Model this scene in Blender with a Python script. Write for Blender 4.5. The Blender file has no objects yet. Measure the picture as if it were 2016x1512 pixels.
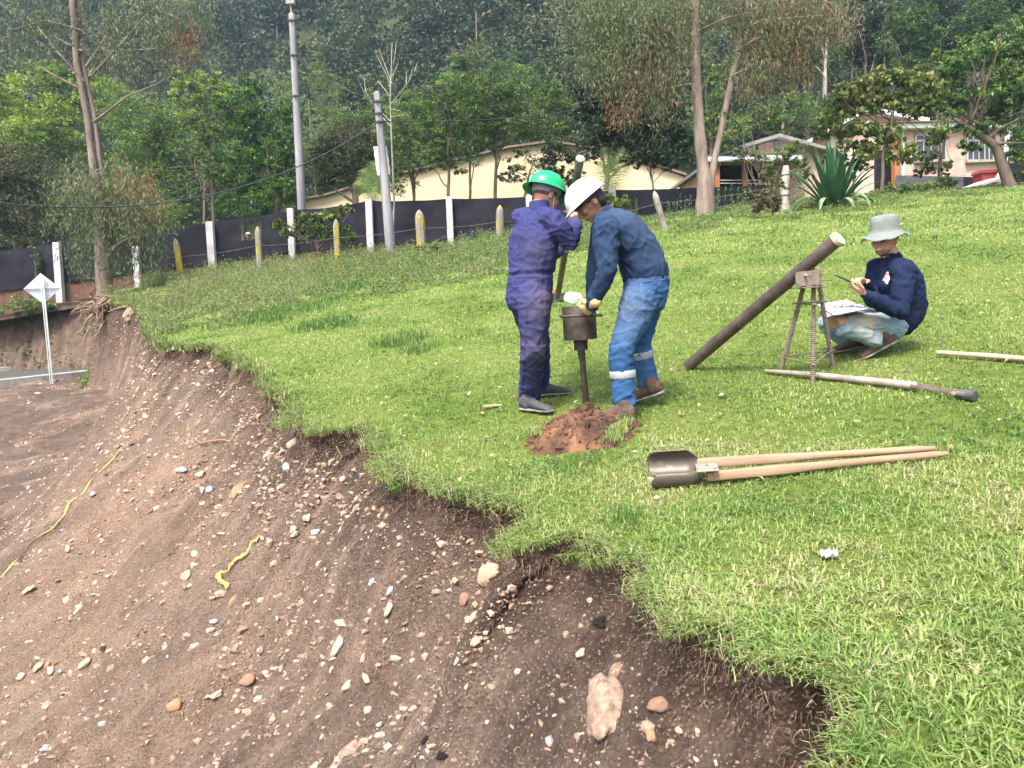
import bpy, bmesh, math, random
import numpy as np
from mathutils import Vector, Matrix, noise as mnoise
rng = np.random.default_rng(7); random.seed(7)
sc = bpy.context.scene
C = sc.collection
# ------------------------------------------------------------------ camera
FPX = 1467.0; PIT = math.radians(6.0); ROL = math.radians(2.5)
CF = np.array([0, math.cos(PIT), -math.sin(PIT)])
_u = np.array([0, math.sin(PIT), math.cos(PIT)]); _r = np.array([1.0, 0, 0])
CR = math.cos(ROL)*_r - math.sin(ROL)*_u
CU = math.sin(ROL)*_r + math.cos(ROL)*_u
cam = bpy.data.objects.new('camera', bpy.data.cameras.new('camera')); C.objects.link(cam)
cam.matrix_world = Matrix(((CR[0], CU[0], -CF[0], 0), (CR[1], CU[1], -CF[1], 0), (CR[2], CU[2], -CF[2], 0), (0, 0, 0, 1)))
cam.data.sensor_width = 36; cam.data.lens = FPX/2016*36
cam.data.clip_start = 0.05; cam.data.clip_end = 2000
sc.camera = cam
# ------------------------------------------------------------------ sky, sun, exposure
SUN_EL, SUN_AZ = math.radians(58), math.radians(205)     # azimuth: clockwise from +Y
world = bpy.data.worlds.new("World"); sc.world = world; world.use_nodes = True
wn = world.node_tree; bg = wn.nodes['Background']
sky = wn.nodes.new('ShaderNodeTexSky'); sky.sky_type = 'NISHITA'; sky.sun_disc = False
sky.sun_elevation = SUN_EL; sky.sun_rotation = SUN_AZ; sky.air_density = 1.0; sky.dust_density = 6.0; sky.ozone_density = 0.6
wn.links.new(sky.outputs[0], bg.inputs[0]); bg.inputs[1].default_value = 0.15
sl = bpy.data.lights.new('sun', 'SUN'); sl.energy = 1.9; sl.angle = math.radians(11); sl.color = (1.0, .95, .87)
so = bpy.data.objects.new('sun', sl); C.objects.link(so)
sd = Vector((math.sin(SUN_AZ)*math.cos(SUN_EL), math.cos(SUN_AZ)*math.cos(SUN_EL), math.sin(SUN_EL)))
so.rotation_euler = sd.to_track_quat('Z', 'Y').to_euler(); so.location = (0, 0, 40)
vs = sc.view_settings; vs.view_transform = 'Standard'; vs.look = 'None'; vs.gamma = 1; vs.exposure = 1.65
try:
    sc.cycles.max_bounces = 6; sc.cycles.diffuse_bounces = 3; sc.cycles.transmission_bounces = 3
    sc.cycles.volume_bounces = 0; sc.cycles.transparent_max_bounces = 6
    sc.cycles.use_adaptive_sampling = True; sc.cycles.use_denoising = True
except Exception: pass
# ------------------------------------------------------------------ maths helpers
def A3(*v): return np.array(v, float)
def ray(px, py):
    d = CF + CR*((px-1008)/FPX) - CU*((py-756)/FPX)
    return d/d[1]
def W(px, py, Y): return ray(px, py)*Y
def proj(x, y, z):
    P = np.stack([x, y, z], -1); w = P@CF
    return 1008+FPX*(P@CR)/w, 756-FPX*(P@CU)/w
def nrm(v): v = np.asarray(v, float); return v/(np.linalg.norm(v)+1e-12)
def spl(t, k=1.0): return np.log1p(np.exp(np.clip(t/k, -30, 30)))*k
def sst(a, b, x): t = np.clip((x-a)/(b-a), 0, 1); return t*t*(3-2*t)
_perm = rng.permutation(256); _perm = np.concatenate([_perm, _perm, _perm])
_grad = rng.normal(size=(256, 3)); _grad /= np.linalg.norm(_grad, axis=1)[:, None]
def pn(x, y, z=0.0):
    x, y, z = np.broadcast_arrays(np.asarray(x, float), np.asarray(y, float), np.asarray(z, float))
    xi, yi, zi = np.floor(x).astype(int), np.floor(y).astype(int), np.floor(z).astype(int)
    xf, yf, zf = x-xi, y-yi, z-zi
    u, v, w = [t*t*t*(t*(t*6-15)+10) for t in (xf, yf, zf)]
    def g(i, j, k):
        h = _perm[_perm[_perm[(xi+i) & 255]+((yi+j) & 255)]+((zi+k) & 255)]
        gr = _grad[h]; return gr[..., 0]*(xf-i)+gr[..., 1]*(yf-j)+gr[..., 2]*(zf-k)
    def L(a, b, t): return a+(b-a)*t
    return 1.6*L(L(L(g(0,0,0), g(1,0,0), u), L(g(0,1,0), g(1,1,0), u), v), L(L(g(0,0,1), g(1,0,1), u), L(g(0,1,1), g(1,1,1), u), v), w)
def fbm(x, y, z=0.0, o=4):
    s = 0; a = 1.0; f = 1.0
    for _ in range(o): s = s+a*pn(x*f+7.3*_, y*f-3.1*_, np.asarray(z)*f+1.7*_); a *= .5; f *= 2.03
    return s
def Gs(x, y):
    bx = np.where(x > 0, .0945*(x-spl(x-5, 1.5)*.45), .0945*x-0.03*spl(-x-4, 1.5))
    fx = np.interp(x, [-10, -6, -2, 1, 3, 6, 15], [0, .13, .26, .20, .15, .14, .20])
    return -1.273+bx+.0868*y+.098*spl(y-6, 1.0)*(1-fx*sst(6, 14, y))
def G(x, y):
    x = np.asarray(x, float); y = np.asarray(y, float)
    z = Gs(x, np.minimum(y, 23+0*y)) - .05*spl(y-23, 1.0)
    return z+.025*pn(x*.7, y*.7, 3)+.010*pn(x*2.1, y*2.1, 5)
def hitG(px, py, h=0.0):
    d = ray(px, py); t = np.linspace(.6, 40, 8000); z = d[2]*t-G(d[0]*t, t)-h
    i = np.where(z < 0)[0]
    t = t[i[0]] if len(i) else 22.0
    return A3(d[0]*t, t, float(G(d[0]*t, t))+h)
# ------------------------------------------------------------------ object helpers
def meta(o, label=None, cat=None, group=None, kind=None):
    if label: o['label'] = label
    if cat: o['category'] = cat
    if group: o['group'] = group
    if kind: o['kind'] = kind
    return o
def thing(name, label, cat, loc=(0, 0, 0), group=None):
    o = bpy.data.objects.new(name, None); C.objects.link(o); o.location = tuple(float(a) for a in loc); o.empty_display_size = .1
    return meta(o, label, cat, group)
def link(name, me, mat=None, parent=None):
    o = bpy.data.objects.new(name, me); C.objects.link(o)
    if mat is not None:
        for m in (mat if isinstance(mat, (list, tuple)) else [mat]): me.materials.append(m)
    if parent is not None:
        o.parent = parent
        p = parent; off = Vector((0, 0, 0))
        while p is not None: off += p.location; p = p.parent
        if off.length > 0: me.transform(Matrix.Translation(-off))
    else:
        # a thing that is one mesh: origin at the middle of its base
        n = len(me.vertices)
        if n and n < 200000:
            co = np.empty(n*3, np.float32); me.vertices.foreach_get('co', co); co = co.reshape(-1, 3)
            c = Vector((float(co[:, 0].mean()), float(co[:, 1].mean()), float(co[:, 2].min())))
            me.transform(Matrix.Translation(-c)); o.location = c
    return o
def fastmesh(name, V, F, smooth=False, attr=None, mi=None):
    """V (n,3); F (m,k) all the same size, or a list of such arrays"""
    Fs = F if isinstance(F, list) else [F]
    Fs = [np.asarray(f, np.int32) for f in Fs if len(f)]
    me = bpy.data.meshes.new(name); V = np.asarray(V, np.float32)
    me.vertices.add(len(V)); me.vertices.foreach_set('co', V.ravel())
    loops = np.concatenate([f.ravel() for f in Fs]); cnt = np.concatenate([np.full(len(f), f.shape[1], np.int32) for f in Fs])
    me.loops.add(len(loops)); me.loops.foreach_set('vertex_index', loops)
    me.polygons.add(len(cnt)); st = np.concatenate([[0], np.cumsum(cnt)[:-1]]).astype(np.int32)
    me.polygons.foreach_set('loop_start', st)
    try: me.polygons.foreach_set('loop_total', cnt)
    except Exception: pass
    me.polygons.foreach_set('use_smooth', np.full(len(cnt), smooth, bool))
    if mi is not None: me.polygons.foreach_set('material_index', np.asarray(mi, np.int32))
    me.update(calc_edges=True)
    if attr is not None:
        a = me.attributes.new('t', 'FLOAT', 'POINT'); a.data.foreach_set('value', np.asarray(attr, np.float32))
    return me
class MB:
    """collects shapes for ONE mesh"""
    def __init__(s): s.V = []; s.F = {}; s.n = 0
    def add(s, V, F):
        V = np.asarray(V, float)
        for f in F: s.F.setdefault(len(f), []).append([i+s.n for i in f])
        s.V.append(V); s.n += len(V); return s
    def box(s, c, sz, R=None):
        c = np.asarray(c, float); h = np.asarray(sz, float)/2
        P = np.array([[x, y, z] for x in (-1, 1) for y in (-1, 1) for z in (-1, 1)])*h
        if R is not None: P = P@np.asarray(R).T
        return s.add(P+c, [(0, 1, 3, 2), (4, 6, 7, 5), (0, 4, 5, 1), (2, 3, 7, 6), (0, 2, 6, 4), (1, 5, 7, 3)])
    def tube(s, pts, rads, seg=10, side=None, cap=True):
        V, F = loft(pts, rads, seg, side, cap); return s.add(V, F)
    def prism(s, poly, d):      # poly list of 3D points, extruded by vector d
        n = len(poly); P = np.array(poly, float); Q = P+np.asarray(d, float)
        return s.add(np.vstack([P, Q]), [tuple(range(n))[::-1], tuple(range(n, 2*n))]+[(i, (i+1) % n, n+(i+1) % n, n+i) for i in range(n)])
    def ell(s, c, r, R=None, n=10, m=14):
        th = np.linspace(0, np.pi, n+1)[1:-1]; ph = np.linspace(0, 2*np.pi, m, endpoint=False)
        P = np.array([[math.sin(t)*math.cos(p), math.sin(t)*math.sin(p), math.cos(t)] for t in th for p in ph]+[[0, 0, 1], [0, 0, -1]])*np.asarray(r, float)
        if R is not None: P = P@np.asarray(R).T
        F = [(i*m+j, (i+1)*m+j, (i+1)*m+(j+1) % m, i*m+(j+1) % m) for i in range(n-2) for j in range(m)]
        k = (n-1)*m
        F += [(k, j, (j+1) % m) for j in range(m)]+[(k+1, (n-2)*m+(j+1) % m, (n-2)*m+j) for j in range(m)]
        return s.add(P+np.asarray(c, float), F)
    def mesh(s, name='mesh', smooth=False):
        return fastmesh(name, np.vstack(s.V), [np.array(f) for f in s.F.values()], smooth)
    def build(s, name, mat, parent=None, smooth=False, bevel=0, seg=2):
        me = s.mesh(name, smooth)
        if smooth: me.set_sharp_from_angle(angle=math.radians(42))
        if bevel:
            bm = bmesh.new(); bm.from_mesh(me)
            ed = [e for e in bm.edges if len(e.link_faces) == 2 and e.calc_face_angle(0) > .6]
            bmesh.ops.bevel(bm, geom=ed, offset=bevel, segments=seg, affect='EDGES', profile=.5); bm.to_mesh(me); bm.free()
        return link(name, me, mat, parent)
def loft(pts, rads, seg=10, side=None, cap=True):
    P = np.array(pts, float); n = len(P)
    Rr = np.array([(r, r) if np.isscalar(r) else tuple(r) for r in rads], float)
    T = np.gradient(P, axis=0) if n > 2 else np.array([P[1]-P[0]]*2)
    T /= np.linalg.norm(T, axis=1)[:, None]+1e-12
    if side is None:
        a = np.array([0, 0, 1.0]) if abs(T[0][2]) < .9 else np.array([1.0, 0, 0])
    else: a = np.asarray(side, float)
    if cap:
        a0, a1 = Rr[0].min(), Rr[-1].min()
        P = np.vstack([P[0]-T[0]*a0*.75, P[0]-T[0]*a0*.45, P, P[-1]+T[-1]*a1*.45, P[-1]+T[-1]*a1*.75])
        Rr = np.vstack([Rr[0]*.5, Rr[0]*.85, Rr, Rr[-1]*.85, Rr[-1]*.5]); T = np.vstack([T[0], T[0], T, T[-1], T[-1]]); n += 4
    V = []; ang = np.linspace(0, 2*np.pi, seg, endpoint=False); s0 = a
    for i in range(n):
        s0 = s0-T[i]*(s0@T[i]); s0 = nrm(s0); u = np.cross(T[i], s0)
        V.append(P[i]+np.outer(np.cos(ang)*Rr[i][0], s0)+np.outer(np.sin(ang)*Rr[i][1], u))
        if side is not None: s0 = np.asarray(side, float)
    V = np.vstack(V)
    F = [(i*seg+j, i*seg+(j+1) % seg, (i+1)*seg+(j+1) % seg, (i+1)*seg+j) for i in range(n-1) for j in range(seg)]
    F.append(tuple(range(seg))[::-1]); F.append(tuple(range((n-1)*seg, n*seg)))
    return V, F
def merge(me, voxel, smooth=4, fac=.5):
    o = bpy.data.objects.new('tmp', me); C.objects.link(o)
    m = o.modifiers.new('r', 'REMESH'); m.mode = 'VOXEL'; m.voxel_size = voxel; m.use_smooth_shade = True
    if smooth: q = o.modifiers.new('s', 'SMOOTH'); q.factor = fac; q.iterations = smooth
    dg = bpy.context.evaluated_depsgraph_get(); dg.update()
    out = bpy.data.meshes.new_from_object(o.evaluated_get(dg)); bpy.data.objects.remove(o)
    out.polygons.foreach_set('use_smooth', np.ones(len(out.polygons), bool)); return out
def getco(me):
    a = np.empty(len(me.vertices)*3, np.float32); me.vertices.foreach_get('co', a); return a.reshape(-1, 3).astype(float)
def setco(me, V): me.vertices.foreach_set('co', np.asarray(V, np.float32).ravel()); me.update()
def getno(me):
    a = np.empty(len(me.vertices)*3, np.float32); me.vertex_normals.foreach_get('vector', a); return a.reshape(-1, 3).astype(float)
# ------------------------------------------------------------------ materials
MATS = {}
def node(nt, t, **kw):
    n = nt.nodes.new(t)
    for k, v in kw.items():
        if k in n.inputs: n.inputs[k].default_value = v
        else: setattr(n, k, v)
    return n
def ramp(nt, stops, src):
    r = nt.nodes.new('ShaderNodeValToRGB'); e = r.color_ramp.elements
    while len(e) > 1: e.remove(e[-1])
    e[0].position = stops[0][0]; e[0].color = (*stops[0][1], 1)
    for p, c in stops[1:]: k = e.new(p); k.color = (*c, 1)
    nt.links.new(src, r.inputs[0]); return r.outputs[0]
def mixc(nt, f, a, b, mode='MIX'):
    m = nt.nodes.new('ShaderNodeMix'); m.data_type = 'RGBA'; m.blend_type = mode
    for k, v in ((0, f), (6, a), (7, b)):
        if hasattr(v, 'is_linked') or hasattr(v, 'links'): nt.links.new(v, m.inputs[k])
        elif k == 0: m.inputs[0].default_value = v
        else: m.inputs[k].default_value = (*v, 1)
    return m.outputs[2]
def base(name, rough=.8, metal=0.0, spec=.3):
    m = bpy.data.materials.new(name); m.use_nodes = True; nt = m.node_tree; b = nt.nodes['Principled BSDF']
    b.inputs['Roughness'].default_value = rough; b.inputs['Metallic'].default_value = metal; b.inputs['Specular IOR Level'].default_value = spec
    tc = nt.nodes.new('ShaderNodeTexCoord'); return m, nt, b, tc.outputs['Object']
def noisy(nt, co, scale, detail=6, rough=.6, stretch=None, dist=0):
    src = co
    if stretch is not None:
        mp = nt.nodes.new('ShaderNodeMapping'); mp.inputs['Scale'].default_value = stretch; nt.links.new(co, mp.inputs[0]); src = mp.outputs[0]
    n = nt.nodes.new('ShaderNodeTexNoise'); n.inputs['Scale'].default_value = scale; n.inputs['Detail'].default_value = detail
    n.inputs['Roughness'].default_value = rough; n.inputs['Distortion'].default_value = dist; nt.links.new(src, n.inputs['Vector']); return n.outputs[0]
def bump(nt, b, h, strength=.5, dist=.01):
    bp = nt.nodes.new('ShaderNodeBump'); bp.inputs['Strength'].default_value = strength; bp.inputs['Distance'].default_value = dist
    nt.links.new(h, bp.inputs['Height']); nt.links.new(bp.outputs[0], b.inputs['Normal']); return bp
def M(name, col, col2=None, scale=8, rough=.8, metal=0.0, spec=.3, bmp=.3, bd=.005, stretch=None, lo=.35, hi=.65, col3=None, fine=None):
    """a mottled procedural material"""
    if name in MATS: return MATS[name]
    m, nt, b, co = base(name, rough, metal, spec)
    col2 = col2 or tuple(c*.6 for c in col)
    n = noisy(nt, co, scale, 8, .65, stretch)
    st = [(lo, col), (hi, col2)]
    if col3: st = [(lo, col), ((lo+hi)/2, col3), (hi, col2)]
    c = ramp(nt, st, n)
    nt.links.new(c, b.inputs['Base Color'])
    n2 = noisy(nt, co, fine or scale*6, 5, .7, stretch)
    if bmp: bump(nt, b, n2, bmp, bd)
    MATS[name] = m; return m
def leafmat(name, stops, trans=.35, nscale=.6, patch=.35, patchcol=(.3, .26, .06), rough=.5, spec=.4):
    """stops: ramp over the per-leaf attribute t; a big soft noise drifts the colour between clumps"""
    if name in MATS: return MATS[name]
    m, nt, b, co = base(name, rough, 0, spec)
    at = nt.nodes.new('ShaderNodeAttribute'); at.attribute_name = 't'
    c = ramp(nt, stops, at.outputs['Fac'])
    n = noisy(nt, co, nscale, 3, .6)
    f = nt.nodes.new('ShaderNodeMapRange'); f.inputs[1].default_value = .45; f.inputs[2].default_value = .7; f.inputs[3].default_value = 0; f.inputs[4].default_value = patch
    nt.links.new(n, f.inputs[0])
    c = mixc(nt, f.outputs[0], c, patchcol)
    nt.links.new(c, b.inputs['Base Color'])
    tr = nt.nodes.new('ShaderNodeBsdfTranslucent'); nt.links.new(c, tr.inputs[0])
    mx = nt.nodes.new('ShaderNodeMixShader'); mx.inputs[0].default_value = trans
    nt.links.new(b.outputs[0], mx.inputs[1]); nt.links.new(tr.outputs[0], mx.inputs[2])
    nt.links.new(mx.outputs[0], nt.nodes['Material Output'].inputs[0]); MATS[name] = m; return m
def S(h):   # sRGB hex/tuple -> linear
    return tuple((c/255/12.92) if c/255 <= .04045 else ((c/255+.055)/1.055)**2.4 for c in h)
# ------------------------------------------------------------------ the cut edge of the meadow (where turf ends and the bare bank starts)
EDGE_PX = [(1668, 1500), (1685, 1445), (1722, 1392), (1712, 1345), (1660, 1312), (1590, 1298), (1510, 1300), (1462, 1275), (1420, 1236), (1365, 1225), (1312, 1220),
 (1318, 1195), (1304, 1160), (1262, 1126), (1222, 1092), (1180, 1062), (1130, 1052), (1080, 1066), (1022, 1076), (1004, 1052), (1034, 1026), (1030, 1002), (1000, 988),
 (960, 966), (900, 966), (850, 952), (800, 936), (770, 918), (746, 872), (730, 846), (708, 838), (690, 842), (655, 850), (620, 852), (576, 836), (566, 802), (582, 778),
 (546, 776), (524, 756), (526, 736), (480, 716), (446, 700), (420, 684), (376, 683), (338, 680), (312, 672), (292, 642), (276, 608), (250, 600)]
pts = [hitG(*p)[:2] for p in EDGE_PX]
pts = [A3(.95, -3.0), A3(.92, -1.5), A3(.86, -.2), A3(.80, .7), A3(.78, 1.05)]+pts
pts += [A3(-10.0, 18.6), A3(-10.9, 20.0), A3(-11.3, 21.3), A3(-11.7, 22.4), A3(-12.6, 23.3), A3(-14.5, 23.8), A3(-18, 24.0), A3(-24, 24.2), A3(-34, 24.6)]
raw = np.array(pts)
# resample with a spacing that grows with distance, and roughen
E0 = [raw[0]]
for a, b in zip(raw[:-1], raw[1:]):
    L = np.linalg.norm(b-a); step = float(np.clip(.0065*np.linalg.norm((a+b)/2), .012, .12)); k = max(1, int(L/step))
    for i in range(1, k+1): E0.append(a+(b-a)*i/k)
E0 = np.array(E0)
def gsm(P, sig_m, mx=3.5):
    d = np.concatenate([[0], np.cumsum(np.linalg.norm(np.diff(P, axis=0), axis=1))]); out = np.empty_like(P)
    B_ = P if P is not globals().get('N0') else B0
    for i in range(len(P)):
        s = sig_m*np.clip(np.linalg.norm(B_[i])*.25, .5, mx); w = np.exp(-.5*((d-d[i])/s)**2); out[i] = (w[:, None]*P).sum(0)/w.sum()
    return out
E0 = gsm(E0, .012)
rr = np.linalg.norm(E0, axis=1)
E0 = E0+np.stack([fbm(E0[:, 0]*5, E0[:, 1]*5, 1, 4), fbm(E0[:, 0]*5, E0[:, 1]*5, 9, 4)], -1)*np.clip(.018*rr, .02, .08)[:, None]
B0 = gsm(gsm(E0, 1.3, 1.3), .9, 1.3)
T0 = np.gradient(B0, axis=0); T0 /= np.linalg.norm(T0, axis=1)[:, None]
N0 = np.stack([-T0[:, 1], T0[:, 0]], -1)
N0 = gsm(N0, .8, 1.3); N0 /= np.linalg.norm(N0, axis=1)[:, None]
UL = np.concatenate([[0], np.cumsum(np.linalg.norm(np.diff(B0, axis=0), axis=1))])
POLY = np.vstack([E0[::3], [[-34, 200], [200, 200], [200, -3]]])     # closed outline of the turf side
def on_turf(x, y):
    x = np.asarray(x); y = np.asarray(y); ins = np.zeros(x.shape, bool)
    px, py = POLY[:, 0], POLY[:, 1]; qx, qy = np.roll(px, -1), np.roll(py, -1)
    for a, b, c, d in zip(px, py, qx, qy):
        if b == d: continue
        m = ((b > y) != (d > y)) & (x < (c-a)*(y-b)/(d-b)+a); ins ^= m
    return ins
from mathutils.kdtree import KDTree
KD = KDTree(len(E0))
for i, e in enumerate(E0): KD.insert((e[0], e[1], 0), i)
KD.balance()
FLY = [-6, 4.5, 11, 14, 17, 20, 60]; FLZ = [-4.2, -3.5, -2.85, -2.35, -1.62, -1.45, -1.3]
def floorz(x, y): return np.interp(y, FLY, FLZ)
# ------------------------------------------------------------------ soil / grass ground materials
def soil_mat():
    m, nt, b, co = base('soil', .95, 0, .15)
    at = nt.nodes.new('ShaderNodeAttribute'); at.attribute_name = 't'      # 0 dark humus under the turf .. 1 lower bank
    n1 = noisy(nt, co, .55, 6, .65, dist=.6); n2 = noisy(nt, co, 4, 8, .7); n3 = noisy(nt, co, 32, 8, .75)
    low = ramp(nt, [(.34, (.150, .112, .088)), (.47, (.205, .140, .102)), (.58, (.300, .180, .112)), (.68, (.175, .137, .115))], n1)
    a2 = nt.nodes.new('ShaderNodeAttribute'); a2.attribute_name = 'streak'
    low = mixc(nt, .62, low, ramp(nt, [(.2, (.072, .053, .040)), (.48, (.185, .132, .095)), (.62, (.26, .185, .13)), (.85, (.42, .31, .215))], a2.outputs['Fac']))
    a3 = nt.nodes.new('ShaderNodeAttribute'); a3.attribute_name = 'warm'; wf_ = nt.nodes.new('ShaderNodeMath'); wf_.operation = 'MULTIPLY'; nt.links.new(a3.outputs['Fac'], wf_.inputs[0]); nt.links.new(ramp(nt, [(.38, (.25, .25, .25)), (.58, (1, 1, 1))], n1), wf_.inputs[1])
    low = mixc(nt, wf_.outputs[0], low, (.40, .235, .13))
    low = mixc(nt, .4, low, ramp(nt, [(.35, (.10, .068, .048)), (.5, (.20, .132, .092)), (.68, (.33, .225, .155))], n2))
    top = ramp(nt, [(.35, (.050, .031, .021)), (.65, (.125, .078, .053))], n2)
    f = nt.nodes.new('ShaderNodeMath'); f.operation = 'ADD'; nt.links.new(at.outputs['Fac'], f.inputs[0])
    g = nt.nodes.new('ShaderNodeMath'); g.operation = 'MULTIPLY_ADD'; nt.links.new(n2, g.inputs[0]); g.inputs[1].default_value = .7; g.inputs[2].default_value = -.35
    nt.links.new(g.outputs[0], f.inputs[1]); f.use_clamp = True
    c = mixc(nt, f.outputs[0], top, low)
    c = mixc(nt, .45, c, ramp(nt, [(.36, (.30, .28, .26)), (.5, (.7, .68, .66)), (.66, (1, 1, 1))], n3), 'MULTIPLY')
    vor = nt.nodes.new('ShaderNodeTexVoronoi'); vor.inputs['Scale'].default_value = 62; nt.links.new(co, vor.inputs['Vector'])
    peb = ramp(nt, [(.22, (1, 1, 1)), (.36, (0, 0, 0))], vor.outputs['Distance'])
    vc = nt.nodes.new('ShaderNodeRGBToBW'); nt.links.new(vor.outputs['Color'], vc.inputs[0])
    pc = ramp(nt, [(.3, (.10, .068, .048)), (.5, (.20, .14, .10)), (.66, (.24, .175, .13)), (.8, (.30, .235, .18))], vc.outputs[0])
    c = mixc(nt, peb, c, pc)
    hsv = nt.nodes.new('ShaderNodeHueSaturation'); hsv.inputs['Value'].default_value = 1.25; hsv.inputs['Saturation'].default_value = .80; nt.links.new(c, hsv.inputs['Color']); c = hsv.outputs[0]
    nt.links.new(c, b.inputs['Base Color'])
    n4 = noisy(nt, co, 90, 6, .8); ad = nt.nodes.new('ShaderNodeMath'); ad.operation = 'MULTIPLY_ADD'
    nt.links.new(n3, ad.inputs[0]); ad.inputs[1].default_value = 1.6; nt.links.new(n4, ad.inputs[2])
    sb_ = nt.nodes.new('ShaderNodeMath'); sb_.operation = 'MULTIPLY_ADD'; nt.links.new(vor.outputs['Distance'], sb_.inputs[0]); sb_.inputs[1].default_value = -1.1; nt.links.new(ad.outputs[0], sb_.inputs[2])
    bump(nt, b, sb_.outputs[0], 1.0, .03); return m
def turf_mat():
    m, nt, b, co = base('turf', .95, 0, .1)
    n1 = noisy(nt, co, 1.3, 5, .6); n2 = noisy(nt, co, 14, 6, .75); n3 = noisy(nt, co, 120, 4, .8)
    c = ramp(nt, [(.3, (.10, .16, .03)), (.5, (.17, .25, .05)), (.7, (.25, .28, .08))], n1)
    c = mixc(nt, .5, c, ramp(nt, [(.35, (.05, .075, .018)), (.6, (.16, .22, .04))], n2))
    c = mixc(nt, .5, c, ramp(nt, [(.35, (.4, .4, .4)), (.65, (1, 1, 1))], n3), 'MULTIPLY')
    nt.links.new(c, b.inputs['Base Color']); bump(nt, b, n3, .9, .02); return m
SOIL = soil_mat(); TURF = turf_mat()
# ------------------------------------------------------------------ meadow: polar sheet cut to the edge
na, nr_ = 560, 420
ang = np.radians(np.linspace(-62, 62, na)); rad = np.exp(np.linspace(math.log(.45), math.log(44), nr_))
AA, RR = np.meshgrid(ang, rad); X = np.sin(AA)*RR; Y = np.cos(AA)*RR
ins = on_turf(X, Y)
X2, Y2 = X.copy(), Y.copy()
nb = np.zeros_like(ins); nb[1:] |= ins[:-1]; nb[:-1] |= ins[1:]; nb[:, 1:] |= ins[:, :-1]; nb[:, :-1] |= ins[:, 1:]
ring = nb & ~ins
for i, j in zip(*np.where(ring)):
    co_, k, d_ = KD.find((X[i, j], Y[i, j], 0)); X2[i, j], Y2[i, j] = E0[k]
use = ins | ring
idx = np.arange(na*nr_).reshape(nr_, na)
q = np.stack([idx[:-1, :-1], idx[:-1, 1:], idx[1:, 1:], idx[1:, :-1]], -1).reshape(-1, 4)
ok = use.ravel()[q].all(1) & ins.ravel()[q].any(1); q = q[ok][:, ::-1]
un, inv = np.unique(q, return_inverse=True); q = inv.reshape(-1, 4)
gx, gy = X2.ravel()[un], Y2.ravel()[un]
V = np.stack([gx, gy, G(gx, gy)], -1)
meta(link('meadow', fastmesh('meadow', V, q, True), TURF), kind='structure')
# ------------------------------------------------------------------ the bare bank
sv = np.concatenate([[0]*9, np.cumsum(np.interp(np.linspace(0, 1, 240), [0, .3, .6, 1], [.010, .018, .035, .09]))])
nv = len(sv); nu = len(E0)
h1 = .21+.12*fbm(UL*.9, 4.4, 0, 3)*np.clip(1.1-UL/60, .4, 1)
h1 = np.clip(h1, .06, .48)*np.interp(UL, [0, 5, 30, 50], [1.2, 1.2, 1.0, 1.6])
pv = np.array([[-.10, -.012], [0, -.006], [.008, -.10], [-.015, -.3], [-.045, -.5], [-.05, -.68], [-.02, -.84], [.02, -.95], [.05, -1.0]])   # lip, undercut, foot of the little scarp
P = np.zeros((nu, nv, 3)); tk = np.zeros((nu, nv)); tt = np.zeros((nu, nv))
gE = G(E0[:, 0], E0[:, 1])
rE = np.linalg.norm(E0, axis=1)
und = np.clip(.7+.9*pn(UL*1.7, 8.8), .0, 1.6)
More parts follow.
